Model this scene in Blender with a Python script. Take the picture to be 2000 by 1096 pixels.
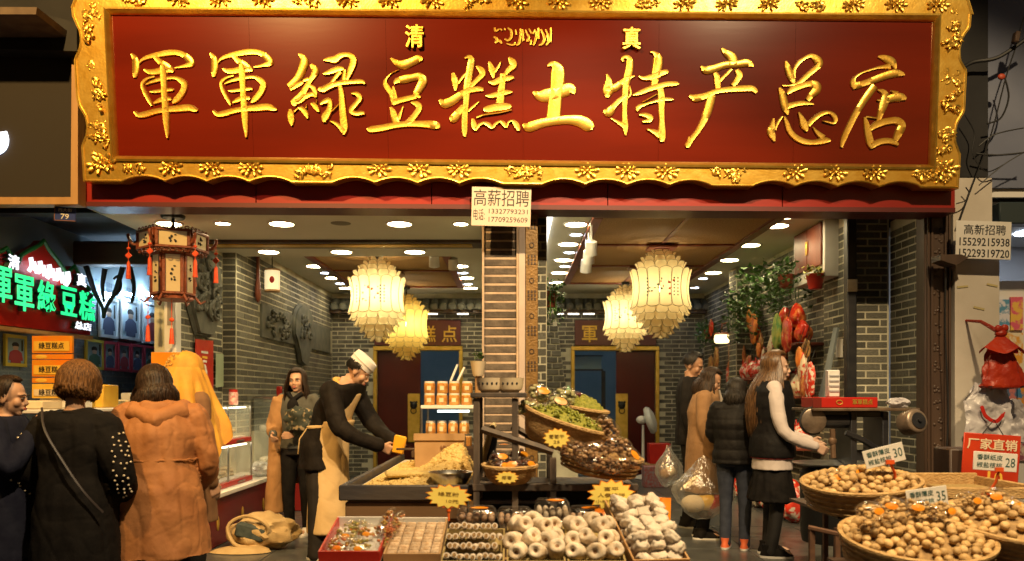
import bpy, bmesh, math, random
from mathutils import Vector, Matrix, noise
R = math.radians
random.seed(7)
scene = bpy.context.scene
for o in list(bpy.data.objects): bpy.data.objects.remove(o)
C = scene.collection

# ---------------------------------------------------------------- camera
F, HZ, CAMZ = 1600.0, 775.0, 1.3          # focal length and horizon in photo pixels, eye height
cam_d = bpy.data.cameras.new('camera'); cam = bpy.data.objects.new('camera', cam_d); C.objects.link(cam)
cam.location = (0, 0, CAMZ); cam.rotation_euler = (R(90), 0, 0)
cam_d.sensor_width = 36; cam_d.lens = 36 * F / 2000; cam_d.shift_y = (HZ - 548) / 2000
cam_d.clip_start = .05; cam_d.clip_end = 400
scene.camera = cam
cam_d.dof.use_dof = True; cam_d.dof.focus_distance = 6.4; cam_d.dof.aperture_fstop = 2.2

# ---------------------------------------------------------------- night sky, faint moon, exposure
SUN_EL, SUN_AZ = R(4), R(150)
world = bpy.data.worlds.new('World'); scene.world = world; world.use_nodes = True
wn = world.node_tree.nodes; wl = world.node_tree.links
bg = wn['Background']; sky = wn.new('ShaderNodeTexSky'); sky.sky_type = 'NISHITA'; sky.sun_disc = False
sky.sun_elevation = SUN_EL; sky.sun_rotation = SUN_AZ
wl.new(sky.outputs[0], bg.inputs[0]); bg.inputs[1].default_value = 0.012
sd = bpy.data.lights.new('moon', 'SUN'); sd.energy = 0.03; sd.angle = R(.5); sd.color = (.8, .88, 1)
so = bpy.data.objects.new('moon', sd); C.objects.link(so)
so.rotation_euler = (R(60), 0, R(-30))
scene.view_settings.view_transform = 'Standard'; scene.view_settings.look = 'None'
scene.view_settings.exposure = 0.0; scene.view_settings.gamma = 1
scene.cycles.max_bounces = 7; scene.cycles.diffuse_bounces = 3; scene.cycles.glossy_bounces = 3
scene.cycles.transmission_bounces = 5; scene.cycles.transparent_max_bounces = 12
scene.cycles.caustics_reflective = False; scene.cycles.caustics_refractive = False
scene.cycles.sample_clamp_indirect = 4; scene.cycles.use_denoising = True

# ---------------------------------------------------------------- measuring
def P(px, py, Y): return Vector(((px - 1000) * Y / F, Y, CAMZ + (HZ - py) * Y / F))
def W(px, py, X):                                   # a point on a wall that runs away from the viewer
    Y = abs(X) * F / abs(px - 1000); return Vector((X, Y, CAMZ + (HZ - py) * Y / F))
def ydepth(py, z): return (z - CAMZ) * F / (HZ - py)

# ---------------------------------------------------------------- materials
MATS = {}
def mat(name, c, c2=None, scale=8., rough=.5, metal=0., bump=0., bscale=40., stretch=(1, 1, 1), rnd=0., coat=0.,
        emit=None, es=0., trans=0., alpha=1., spec=.5, detail=4., lo=.35, hi=.65, voro=False, translucent=0.):
    if name in MATS: return MATS[name]
    m = bpy.data.materials.new(name); m.use_nodes = True; MATS[name] = m
    N, L = m.node_tree.nodes, m.node_tree.links; b = N['Principled BSDF']
    b.inputs['Base Color'].default_value = (*c, 1); b.inputs['Roughness'].default_value = rough
    b.inputs['Metallic'].default_value = metal; b.inputs['Specular IOR Level'].default_value = spec
    b.inputs['Coat Weight'].default_value = coat; b.inputs['Coat Roughness'].default_value = .15
    b.inputs['Transmission Weight'].default_value = trans; b.inputs['Alpha'].default_value = alpha
    if emit: b.inputs['Emission Color'].default_value = (*emit, 1); b.inputs['Emission Strength'].default_value = es
    tc = N.new('ShaderNodeTexCoord'); mp = N.new('ShaderNodeMapping'); mp.inputs['Scale'].default_value = stretch
    L.new(tc.outputs['Object'], mp.inputs['Vector']); vec = mp.outputs['Vector']
    if rnd:
        oi = N.new('ShaderNodeObjectInfo'); ad = N.new('ShaderNodeVectorMath'); ad.operation = 'ADD'
        ml = N.new('ShaderNodeMath'); ml.operation = 'MULTIPLY'; ml.inputs[1].default_value = 37.
        L.new(oi.outputs['Random'], ml.inputs[0]); L.new(vec, ad.inputs[0]); L.new(ml.outputs[0], ad.inputs[1]); vec = ad.outputs[0]
    col = None
    if c2 is not None:
        nz = N.new('ShaderNodeTexNoise'); nz.inputs['Scale'].default_value = scale; nz.inputs['Detail'].default_value = detail
        L.new(vec, nz.inputs['Vector'])
        rp = N.new('ShaderNodeValToRGB'); rp.color_ramp.elements[0].position = lo; rp.color_ramp.elements[1].position = hi
        rp.color_ramp.elements[0].color = (*c, 1); rp.color_ramp.elements[1].color = (*c2, 1)
        L.new(nz.outputs['Fac'], rp.inputs[0]); col = rp.outputs[0]
    if rnd:
        hs = N.new('ShaderNodeHueSaturation'); mr = N.new('ShaderNodeMapRange')
        mr.inputs['To Min'].default_value = 1 - rnd; mr.inputs['To Max'].default_value = 1 + rnd
        L.new(oi.outputs['Random'], mr.inputs['Value']); L.new(mr.outputs[0], hs.inputs['Value'])
        if col: L.new(col, hs.inputs['Color'])
        else: hs.inputs['Color'].default_value = (*c, 1)
        col = hs.outputs[0]
    if col: L.new(col, b.inputs['Base Color'])
    if bump:
        bz = N.new('ShaderNodeTexVoronoi' if voro else 'ShaderNodeTexNoise'); bz.inputs['Scale'].default_value = bscale
        if not voro: bz.inputs['Detail'].default_value = 5
        L.new(vec, bz.inputs['Vector']); bp = N.new('ShaderNodeBump'); bp.inputs['Strength'].default_value = bump
        bp.inputs['Distance'].default_value = .01
        L.new(bz.outputs[0], bp.inputs['Height']); L.new(bp.outputs[0], b.inputs['Normal'])
    if translucent:
        tl = N.new('ShaderNodeBsdfTranslucent'); tl.inputs[0].default_value = (*c, 1); mx = N.new('ShaderNodeMixShader')
        mx.inputs[0].default_value = translucent; out = N['Material Output']
        L.new(b.outputs[0], mx.inputs[1]); L.new(tl.outputs[0], mx.inputs[2]); L.new(mx.outputs[0], out.inputs[0])
    return m
def film(name, c, alpha, rough=.12, spec=.8):       # thin clear plastic or glass sheet: mostly see-through, with a sheen
    if name in MATS: return MATS[name]
    m = bpy.data.materials.new(name); m.use_nodes = True; MATS[name] = m
    N, L = m.node_tree.nodes, m.node_tree.links; b = N['Principled BSDF']
    b.inputs['Base Color'].default_value = (*c, 1); b.inputs['Roughness'].default_value = rough; b.inputs['Specular IOR Level'].default_value = spec
    tr = N.new('ShaderNodeBsdfTransparent'); mx = N.new('ShaderNodeMixShader'); mx.inputs[0].default_value = alpha
    L.new(tr.outputs[0], mx.inputs[1]); L.new(b.outputs[0], mx.inputs[2]); L.new(mx.outputs[0], N['Material Output'].inputs[0])
    return m

def cello(name, c, alpha, rough=.12, bscale=25, diff=.35):   # crinkled see-through wrapping: gloss over a clear sheet
    if name in MATS: return MATS[name]
    m = bpy.data.materials.new(name); m.use_nodes = True; MATS[name] = m
    N, L = m.node_tree.nodes, m.node_tree.links; N.remove(N['Principled BSDF'])
    g = N.new('ShaderNodeBsdfGlossy'); g.inputs['Color'].default_value = (*c, 1); g.inputs['Roughness'].default_value = rough
    d = N.new('ShaderNodeBsdfTranslucent'); d.inputs['Color'].default_value = (*c, 1); m1 = N.new('ShaderNodeMixShader'); m1.inputs[0].default_value = diff
    tc = N.new('ShaderNodeTexCoord'); nz = N.new('ShaderNodeTexNoise'); nz.inputs['Scale'].default_value = bscale; nz.inputs['Detail'].default_value = 3
    bp = N.new('ShaderNodeBump'); bp.inputs['Strength'].default_value = .7; bp.inputs['Distance'].default_value = .02
    L.new(tc.outputs['Object'], nz.inputs['Vector']); L.new(nz.outputs[0], bp.inputs['Height']); L.new(bp.outputs[0], g.inputs['Normal'])
    tr = N.new('ShaderNodeBsdfTransparent'); mx = N.new('ShaderNodeMixShader'); lw = N.new('ShaderNodeLayerWeight'); lw.inputs[0].default_value = .25
    mp = N.new('ShaderNodeMapRange'); mp.inputs['To Min'].default_value = alpha; mp.inputs['To Max'].default_value = min(1, alpha*4); L.new(lw.outputs['Facing'], mp.inputs['Value'])
    L.new(g.outputs[0], m1.inputs[1]); L.new(d.outputs[0], m1.inputs[2]); L.new(mp.outputs[0], mx.inputs[0]); L.new(tr.outputs[0], mx.inputs[1]); L.new(m1.outputs[0], mx.inputs[2])
    L.new(mx.outputs[0], N['Material Output'].inputs[0]); return m
GOLD = mat('gilded_wood', (.80, .47, .07), (.92, .60, .12), 14, rough=.34, metal=.85, bump=.12, bscale=60)
GOLDP = mat('gold_paint', (.62, .40, .06), (.78, .52, .1), 10, rough=.4, metal=.6)
SIGNRED = mat('lacquer_red_board', (.165, .0125, .0022), (.115, .0085, .0016), .9, rough=.2, bump=.03, bscale=3, spec=.35, stretch=(.4, 1, 3))
FASCIA = mat('red_metal_panel', (.30, .014, .008), (.25, .012, .007), 2, rough=.34, bump=.02, bscale=6)
BRICK = mat('grey_brick', (.085, .083, .066), (.145, .14, .112), 9, rough=.8, bump=.5, bscale=55, rnd=.42)
BRICKF = mat('grey_brick_far', (.065, .062, .054), (.150, .14, .115), 7, rough=.85, bump=.4, bscale=40, detail=2)
PBRICK = mat('brown_grey_brick', (.07, .056, .047), (.135, .108, .088), 12, rough=.85, bump=.6, bscale=50, rnd=.15)
MORTAR = mat('pale_mortar', (.40, .38, .28), (.64, .61, .47), 3, rough=.9, bump=.4, bscale=80)
PMORTAR = mat('pinkish_mortar', (.40, .30, .23), (.54, .41, .31), 9, rough=.9, bump=.4, bscale=80)
CEIL = mat('white_ceiling_paint', (.62, .60, .50), (.66, .64, .54), 2, rough=.8)
TILE = mat('dark_floor_tile', (.06, .062, .06), (.095, .096, .09), 5, rough=.3, bump=.08, bscale=30)
ASPH = mat('street_paving', (.06, .057, .052), (.10, .095, .085), 5, rough=.6, bump=.3, bscale=60)
BLACK = mat('black_void_paint', (.012, .012, .014), (.02, .02, .022), 4, rough=.8)
DWOOD = mat('dark_wood', (.045, .026, .018), (.085, .05, .032), 6, rough=.5, bump=.2, bscale=30, stretch=(1, 1, .15))
RWOOD = mat('red_brown_wood', (.13, .028, .014), (.2, .05, .022), 5, rough=.42, bump=.1, bscale=30, stretch=(1, 1, .12))
BWOOD = mat('blue_black_wood', (.028, .03, .042), (.07, .055, .045), 9, rough=.6, bump=.3, bscale=35, stretch=(.3, 1, 1))
TAN = mat('tan_wood', (.36, .2, .08), (.48, .28, .12), 7, rough=.5, bump=.2, bscale=30, stretch=(1, 1, .2))
BAMBOO = mat('woven_bamboo_sheet', (.28, .15, .045), (.42, .24, .08), 60, rough=.6, bump=.8, bscale=90, voro=True)
WHITE = mat('white_plastic', (.75, .73, .70), rough=.4)
PAPER = mat('white_card', (.72, .70, .66), (.66, .63, .58), 5, rough=.6)
CREAM = mat('cream_paper', (.75, .62, .42), (.68, .55, .36), 6, rough=.7)
INK = mat('black_ink', (.012, .012, .014), rough=.6)
STEEL = mat('brushed_steel', (.55, .54, .52), (.42, .41, .4), 20, rough=.28, metal=.95)
DSTEEL = mat('dark_painted_steel', (.02, .021, .026), (.035, .034, .036), 12, rough=.4, metal=.3)
IRON = mat('black_iron', (.018, .018, .018), rough=.55, metal=.5)
WICKER = mat('wicker', (.42, .25, .09), (.60, .39, .16), 30, rough=.7, bump=.9, bscale=70, stretch=(1, 1, 2.5))
REDP = mat('red_print', (.50, .02, .012), (.42, .015, .01), 5, rough=.35)
ORANGEP = mat('orange_print', (.82, .22, .012), (.75, .3, .02), 9, rough=.3)
YELP = mat('yellow_print', (.85, .55, .08), (.8, .45, .05), 9, rough=.35)
NEONY = mat('starburst_yellow_card', (.9, .72, .16), rough=.5)
GLASS = film('clear_glass', (.75, .85, .8), .13, .05)
PLASTIC = cello('clear_plastic_film', (.9, .88, .84), .12, .12, 12, .3)
CARD = mat('brown_cardboard', (.33, .2, .09), (.4, .25, .12), 9, rough=.8)
KHAKI = mat('khaki_carton', (.30, .22, .08), (.34, .25, .1), 9, rough=.7)
LAMPW = mat('lit_lamp_white', (.9, .9, .85), emit=(1, .80, .44), es=72)
LAMPB = mat('lit_lamp_cool', (.9, .9, .95), emit=(.72, .84, 1), es=34)
STONE = mat('carved_grey_stone', (.075, .08, .066), (.12, .12, .10), 8, rough=.8, bump=.5, bscale=40)
LEAF = mat('green_leaf', (.03, .085, .015), (.07, .16, .03), 14, rough=.45, rnd=.3)
GREENP = mat('green_print', (.04, .3, .1), rough=.4)

# ---------------------------------------------------------------- mesh builder
class MB:
    def __init__(s): s.v = []; s.f = []; s.m = []
    def add(s, vs, fs, mi=0, M=None):
        b = len(s.v)
        s.v += [tuple(M @ Vector(p)) for p in vs] if M is not None else [tuple(p) for p in vs]
        s.f += [tuple(i + b for i in f) for f in fs]; s.m += [mi] * len(fs); return s
    def box(s, x0, x1, y0, y1, z0, z1, mi=0, M=None, bev=0.):
        if bev <= 0:
            return s.add([(x0,y0,z0),(x1,y0,z0),(x1,y1,z0),(x0,y1,z0),(x0,y0,z1),(x1,y0,z1),(x1,y1,z1),(x0,y1,z1)],
                [(0,3,2,1),(4,5,6,7),(0,1,5,4),(1,2,6,5),(2,3,7,6),(3,0,4,7)], mi, M)
        b = min(bev, (x1-x0)*.45, (y1-y0)*.45, (z1-z0)*.45); vs = []; ix = {}
        for i, x in enumerate((x0, x1)):
            for j, y in enumerate((y0, y1)):
                for k, z in enumerate((z0, z1)):
                    sx, sy, sz = (1-2*i)*b, (1-2*j)*b, (1-2*k)*b
                    ix[i,j,k] = len(vs); vs += [(x, y+sy, z+sz), (x+sx, y, z+sz), (x+sx, y+sy, z)]
        g = lambda i, j, k, a: ix[i,j,k] + a
        fs = []
        for i in (0, 1): q = [g(i,0,0,0), g(i,1,0,0), g(i,1,1,0), g(i,0,1,0)]; fs.append(q if i else q[::-1])
        for j in (0, 1): q = [g(0,j,0,1), g(1,j,0,1), g(1,j,1,1), g(0,j,1,1)]; fs.append(q[::-1] if j else q)
        for k in (0, 1): q = [g(0,0,k,2), g(1,0,k,2), g(1,1,k,2), g(0,1,k,2)]; fs.append(q if k else q[::-1])
        for j in (0, 1):
            for k in (0, 1): fs.append([g(0,j,k,1), g(1,j,k,1), g(1,j,k,2), g(0,j,k,2)])
        for i in (0, 1):
            for k in (0, 1): fs.append([g(i,0,k,0), g(i,1,k,0), g(i,1,k,2), g(i,0,k,2)])
            for j in (0, 1): fs.append([g(i,j,0,0), g(i,j,1,0), g(i,j,1,1), g(i,j,0,1)])
            for j in (0, 1):
                for k in (0, 1): fs.append([g(i,j,k,0), g(i,j,k,1), g(i,j,k,2)])
        return s.add(vs, fs, mi, M)
    def tube(s, pts, r, n=8, mi=0, M=None, caps=True, flat=1., up=None):
        pts = [Vector(p) for p in pts]; k = len(pts)
        rs = list(r) if hasattr(r, '__len__') else [r] * k
        vs = []; fs = []; pn = None
        for i, p in enumerate(pts):
            t = (pts[min(i+1, k-1)] - pts[max(i-1, 0)])
            t = t.normalized() if t.length > 1e-9 else Vector((0, 0, 1))
            if pn is None:
                a = Vector(up) if up else (Vector((0, 0, 1)) if abs(t.z) < .9 else Vector((0, 1, 0)))
                pn = (a - t * a.dot(t)).normalized()
            else:
                q = pn - t * pn.dot(t); pn = q.normalized() if q.length > 1e-6 else pn
            bn = t.cross(pn)
            for j in range(n):
                a = 2*math.pi*j/n; vs.append(p + pn*math.cos(a)*rs[i]*flat + bn*math.sin(a)*rs[i])
        for i in range(k-1):
            for j in range(n):
                fs.append((i*n+j, i*n+(j+1) % n, (i+1)*n+(j+1) % n, (i+1)*n+j))
        if caps: fs += [tuple(range(n))[::-1], tuple(range((k-1)*n, k*n))]
        return s.add(vs, fs, mi, M)
    def lathe(s, prof, n=20, mi=0, M=None, caps=True, wob=None):
        vs = []; fs = []
        for (r, z) in prof:
            for j in range(n):
                a = 2*math.pi*j/n; rr = r*(wob(a, z) if wob else 1); vs.append((rr*math.cos(a), rr*math.sin(a), z))
        k = len(prof)
        for i in range(k-1):
            for j in range(n): fs.append((i*n+j, i*n+(j+1) % n, (i+1)*n+(j+1) % n, (i+1)*n+j))
        if caps: fs += [tuple(range(n))[::-1], tuple(range((k-1)*n, k*n))]
        return s.add(vs, fs, mi, M)
    def ell(s, c, r, mi=0, M=None, nu=12, nv=8):
        r = r if hasattr(r, '__len__') else (r, r, r); vs = [(c[0], c[1], c[2]-r[2])]; fs = []
        for i in range(1, nv):
            t = math.pi*i/nv - math.pi/2
            for j in range(nu):
                a = 2*math.pi*j/nu; vs.append((c[0]+r[0]*math.cos(t)*math.cos(a), c[1]+r[1]*math.cos(t)*math.sin(a), c[2]+r[2]*math.sin(t)))
        vs.append((c[0], c[1], c[2]+r[2])); top = len(vs)-1
        for j in range(nu): fs.append((0, 1+(j+1) % nu, 1+j))
        for i in range(nv-2):
            for j in range(nu): fs.append((1+i*nu+j, 1+i*nu+(j+1) % nu, 1+(i+1)*nu+(j+1) % nu, 1+(i+1)*nu+j))
        b = 1+(nv-2)*nu
        for j in range(nu): fs.append((b+j, b+(j+1) % nu, top))
        return s.add(vs, fs, mi, M)
    def poly(s, pts, d, mi=0, M=None):               # polygon of 3D points, extruded by vector d
        pts = [Vector(p) for p in pts]; d = Vector(d); n = len(pts)
        fs = [tuple(range(n)), tuple(range(n, 2*n))[::-1]] + [(i, i+n, (i+1) % n + n, (i+1) % n) for i in range(n)]
        return s.add(pts + [p+d for p in pts], fs, mi, M)
    def loft(s, rings, n=20, mi=0, M=None):          # rings: (cx, cy, cz, rx, ry[, power])
        vs = []; fs = []; k = len(rings)
        for rg in rings:
            cx, cy, cz, rx, ry = rg[:5]; pw = rg[5] if len(rg) > 5 else 1.
            for j in range(n):
                a = 2*math.pi*j/n; c, sn = math.cos(a), math.sin(a)
                vs.append((cx + rx*math.copysign(abs(c)**pw, c), cy + ry*math.copysign(abs(sn)**pw, sn), cz))
        for i in range(k-1):
            for j in range(n): fs.append((i*n+j, i*n+(j+1) % n, (i+1)*n+(j+1) % n, (i+1)*n+j))
        fs += [tuple(range(n))[::-1], tuple(range((k-1)*n, k*n))]
        return s.add(vs, fs, mi, M)
    def mesh(s, name, smooth=True, ang=.7, fix=True):
        me = bpy.data.meshes.new(name); me.from_pydata(s.v, [], s.f)
        if any(s.m): me.polygons.foreach_set('material_index', s.m)
        if fix:
            bm = bmesh.new(); bm.from_mesh(me); bmesh.ops.recalc_face_normals(bm, faces=bm.faces); bm.to_mesh(me); bm.free()
        if smooth:
            me.polygons.foreach_set('use_smooth', [True]*len(me.polygons)); me.set_sharp_from_angle(angle=ang)
        me.update(); return me
    def build(s, name, mats, parent=None, smooth=True, ang=.7):
        return link(name, s.mesh(name, smooth, ang), mats, parent)
def link(name, me, mats=None, parent=None, loc=None):
    if mats is not None:
        for m in (mats if isinstance(mats, (list, tuple)) else [mats]): me.materials.append(m)
    o = bpy.data.objects.new(name, me); C.objects.link(o)
    if loc is not None: o.location = loc
    if parent is not None: adopt(o, parent)
    return o
def origin(o):                                        # world place of a root or part whose own rotation is nil
    m = Matrix.Translation(o.location)
    return (origin(o.parent) @ o.matrix_parent_inverse @ m) if o.parent else m
def adopt(o, parent):
    o.parent = parent; o.matrix_parent_inverse = origin(parent).inverted()
def tag(o, label=None, cat=None, group=None, kind=None):
    if label: o['label'] = label
    if cat: o['category'] = cat
    if group: o['group'] = group
    if kind: o['kind'] = kind
    return o
def thing(name, label, cat, loc=(0, 0, 0), group=None):
    o = bpy.data.objects.new(name, None); C.objects.link(o); o.location = loc; o.empty_display_size = .05
    return tag(o, label, cat, group)
def struct(name, mb, m): return tag(mb.build(name, m), kind='structure')
def copy_tree(o, parent=None):
    c = o.copy(); C.objects.link(c)
    if parent is not None: c.parent = parent
    for ch in o.children: copy_tree(ch, c)
    return c
def frame(o, u, v):                                   # matrix: local x -> u, y -> v, z -> u x v
    u = Vector(u).normalized(); v = Vector(v).normalized(); n = u.cross(v)
    return Matrix(((u.x, v.x, n.x, o[0]), (u.y, v.y, n.y, o[1]), (u.z, v.z, n.z, o[2]), (0, 0, 0, 1)))
def facing(o): return frame(o, (1, 0, 0), (0, 0, 1))  # faces the street
def txt(body, size, M, m, parent=None, name='lettering', ext=.0015, bev=0., sx=1., fit=None, bold=0.):
    c = bpy.data.curves.new('lettering', 'FONT'); c.body = body; c.size = 1; c.align_x = 'CENTER'; c.align_y = 'CENTER'
    c.extrude = ext/size; c.bevel_depth = bev/size; c.resolution_u = 2; c.offset = bold
    me = evaluated_mesh(bpy.data.objects.new('lettering', c)); bpy.data.curves.remove(c)
    xs = [v.co.x for v in me.vertices]; ys = [v.co.y for v in me.vertices]
    cx, cy = (min(xs)+max(xs))/2, (min(ys)+max(ys))/2
    w, h = max(xs)-min(xs), max(ys)-min(ys)
    kx, ky = (size*sx, size) if not fit else (fit[0]/w, fit[1]/h)
    me.transform(M @ Matrix.Translation((0, 0, ext)) @ Matrix.Diagonal((kx, ky, size, 1)) @ Matrix.Translation((-cx, -cy, 0)))
    me.materials.clear()
    return link(name, me, m, parent)
TMP = bpy.data.scenes.new('workbench')
def evaluated_mesh(o):                                # mesh of an object with its modifiers, worked out away from the big scene
    TMP.collection.objects.link(o)
    with bpy.context.temp_override(scene=TMP, view_layer=TMP.view_layers[0]):
        me = bpy.data.meshes.new_from_object(o.evaluated_get(bpy.context.evaluated_depsgraph_get()))
    bpy.data.objects.remove(o); return me
def rand(a, b): return random.uniform(a, b)
def spline(pts, k=6):
    out = []; n = len(pts)
    for i in range(n-1):
        p0, p1, p2, p3 = pts[max(i-1, 0)], pts[i], pts[i+1], pts[min(i+2, n-1)]
        for j in range(k):
            t = j/k
            out.append(tuple(.5*((2*b)+(-a+c)*t+(2*a-5*b+4*c-d)*t*t+(-a+3*b-3*c+d)*t**3) for a, b, c, d in zip(p0, p1, p2, p3)))
    out.append(tuple(pts[-1])); return out
ORD = ['first', 'second', 'third', 'fourth', 'fifth', 'sixth', 'seventh', 'eighth', 'ninth', 'tenth', 'eleventh', 'twelfth']

# ---------------------------------------------------------------- warm street floodlights on poles across the lane (real lamps, behind the viewer)
def flood(x, Y, z, aim, power, size, label, col=(1, .60, .2), blend=.5):
    t = thing('street_floodlight', label, 'floodlight', (x, Y-1.6, -.12), 'floodlights across the lane')
    a = Vector((x, Y, z)); d = (Vector(aim)-a).normalized()
    MB().tube([(x, Y-1.6, -.12), (x, Y-1.6, z-.5), (x, Y-1.4, z+.05), (x, Y-.1, z+.12), (x, Y, z+.04)], [.07, .05, .04, .03, .025], 10).build('pole', IRON, t)
    u = d.cross(Vector((0, 0, 1))).normalized(); Mx = frame(a, u, u.cross(d)*-1)
    if (Mx.to_3x3() @ Vector((0, 0, 1))).dot(d) < 0: Mx = frame(a, -u, u.cross(d)*-1)
    MB().lathe([(.03, -.16), (.07, -.14), (.08, -.08), (.13, .03), (.135, .035), (.12, .03), (.07, -.06)], 20, 0, Mx).build('lamp_housing', IRON, t)
    l = bpy.data.lights.new('floodlight_beam', 'SPOT'); l.energy = power; l.spot_size = R(size); l.spot_blend = blend; l.color = col
    l.shadow_soft_size = .1; o = bpy.data.objects.new('floodlight_beam', l); C.objects.link(o)
    o.location = a + d*.05; o.rotation_euler = d.to_track_quat('-Z', 'Y').to_euler(); adopt(o, t)
flood(-3.0, 1.5, 6.3, (-2.4, 6.4, 3.65), 2500, 74, 'warm street floodlight on a pole across from the left end of the sign')
flood(.9, 1.2, 6.3, (.3, 4.9, .9), 1950, 66, 'warm street floodlight on a pole across from the middle of the shop', (1, .73, .40), .35)
flood(2.9, 1.4, 6.2, (2.4, 5.4, 1.6), 1250, 72, 'warm street floodlight on a pole across from the right end of the sign', (1, .72, .38), .3)
# ================================================================ large structure
struct('ground', MB().add([(-60, -30, -.12), (60, -30, -.12), (60, 60, -.12), (-60, 60, -.12)], [(0, 1, 2, 3)]), ASPH)
def floor_tiles():
    base = struct('shop_floor', MB().box(-3.6, 3.6, 6.5, 13.6, -.3, -.006), mat('floor_grout', (.03, .03, .03), rough=.7))
    me = MB().box(.004, .796, .004, .596, -.02, 0, bev=.003).mesh('floor_tile', False); me.materials.append(TILE)
    for i in range(9):
        for j in range(12):
            o = link('floor_tile', me, None, base, (-3.6+.8*i, 6.5+.6*j-.1, 0))
            o.location.z += rand(-.001, .001)
floor_tiles()
struct('kerb', MB().box(-3.6, 3.6, 6.36, 6.4, -.12, 0.004, bev=.01), mat('worn_granite', (.16, .15, .13), (.24, .22, .2), 30, rough=.5))

def visible(p): 
    if p.y < .5: return False
    px, py = 1000+p.x*F/p.y, HZ-(p.z-CAMZ)*F/p.y
    return -20 < px < 2020 and -20 < py < 1116
def brick_wall(base, o, u, width, z0, z1, bl=.25, bh=.07, joint=.014, m=BRICK, mfar=BRICKF, proud=.0035, limit=300, single=False, skip=None, chip=.0):
    """running-bond bricks standing proud of the mortar of `base`; o = left end of the face seen from the front, u = direction"""
    u = Vector(u); n = u.cross(Vector((0, 0, 1))); o = Vector(o); L = []
    rows = int((z1-z0)/bh); random.seed(int(abs(o.x*100)+o.y*10))
    for r in range(rows):
        z = z0+r*bh; x = 0 if single else (-bl*.5 if r % 2 else 0)-rand(0, .03)
        while x < width-.005:
            w = width if single else bl
            a, b = max(x, 0), min(x+w, width); x += w
            if b-a < .03: continue
            c = o+u*((a+b)/2); c.z = z+bh/2
            if (skip and skip(c)) or not visible(c): continue
            L.append((b-a-joint, c))
    L.sort(key=lambda q: q[1].y)
    me = MB().box(-.5, .5, -.5, .5, -.03, 1, bev=.03).mesh('brick', False); me.materials.append(m)
    rz = math.atan2(u.y, u.x)
    for w, c in L[:limit]:
        ob = link('brick', me, None, base)
        ob.matrix_parent_inverse.identity(); 
        ob.rotation_euler = (R(90), 0, rz); ob.location = c + n*rand(-.001, .001)
        ob.scale = (w-rand(0, .003), bh-joint-rand(0, .002), proud)
        ob.rotation_euler.y = 0; 
    if len(L) > limit:
        mb = MB()
        for w, c in L[limit:]:
            mb.box(-w/2, w/2, -bh/2+joint/2, bh/2-joint/2, -.002, proud+rand(-.001, .001), M=frame(c, u, (0, 0, 1)))
        tag(mb.build('brickwork', mfar, base, smooth=False), kind='stuff')
# wall of the building behind and above the sign
struct('wall_upper', MB().box(-9, 9, 6.95, 7.1, 2.86, 9), BLACK)
struct('roof', MB().box(-9, 9, 6.9, 16, 3.35, 3.5), BLACK)
# left wall of the left bay
wl0 = struct('wall_left_front', MB().box(-3.3, -3.12, 7.56, 8.82, 0, 2.86), MORTAR)
brick_wall(wl0, (-3.12, 7.56, 0), (0, 1, 0), 1.26, 1.0, 2.83, skip=lambda c: False)
wl1 = struct('wall_left', MB().box(-3.3, -2.97, 8.82, 13.5, 0, 3.0), MORTAR)
brick_wall(wl1, (-3.12, 8.82, 0), (1, 0, 0), .15, .9, 2.99, single=True)
brick_wall(wl1, (-2.97, 8.83, 0), (0, 1, 0), 4.66, .9, 2.99, skip=lambda c: 2.02 < c.z < 2.38 and c.y > 9.7)
# back wall with two door openings
DOORS = [(-2.22, -.87), (1.03, 2.36)]
mb = MB()
for a, b in ((-3.3, -2.22), (-.87, 1.03), (2.36, 3.4)): mb.box(a, b, 13.5, 13.65, 0, 2.06)
mb.box(-3.3, 3.4, 13.5, 13.65, 2.06, 3.0)
wb = struct('wall_back', mb, MORTAR)
def inopen(c): return any(a-.13 < c.x < b+.13 for a, b in DOORS) and c.z < 2.1
brick_wall(wb, (-2.97, 13.5, 0), (1, 0, 0), 6.14, .0, 2.72, limit=0, skip=inopen)
# right wall, its projecting pier and the front pier
wr = struct('wall_right', MB().box(3.17, 3.45, 8.2, 13.5, 0, 3.0), MORTAR)
brick_wall(wr, (3.17, 13.5, 0), (0, -1, 0), 5.3, .3, 2.99)
wr2 = struct('wall_right_pier', MB().box(2.93, 3.165, 10.7, 11.05, 0, 2.995), MORTAR)
brick_wall(wr2, (2.93, 10.7, 0), (1, 0, 0), .235, .8, 2.99)
brick_wall(wr2, (2.93, 11.05, 0), (0, -1, 0), .34, .8, 2.99)
wr3 = struct('wall_right_front', MB().box(3.12, 3.45, 7.5, 8.195, 0, 2.995), MORTAR)
brick_wall(wr3, (3.12, 8.19, 0), (0, -1, 0), .68, .6, 2.97)
brick_wall(wr3, (3.14, 7.5, 0), (1, 0, 0), .3, .2, 2.97, bl=.24, bh=.067)
wr4 = struct('wall_right_return', MB().box(3.46, 3.7, 6.86, 7.49, 0, 2.9), MORTAR)
brick_wall(wr4, (3.46, 7.49, 0), (0, -1, 0), .62, .2, 2.86, bl=.24, bh=.067)
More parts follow.
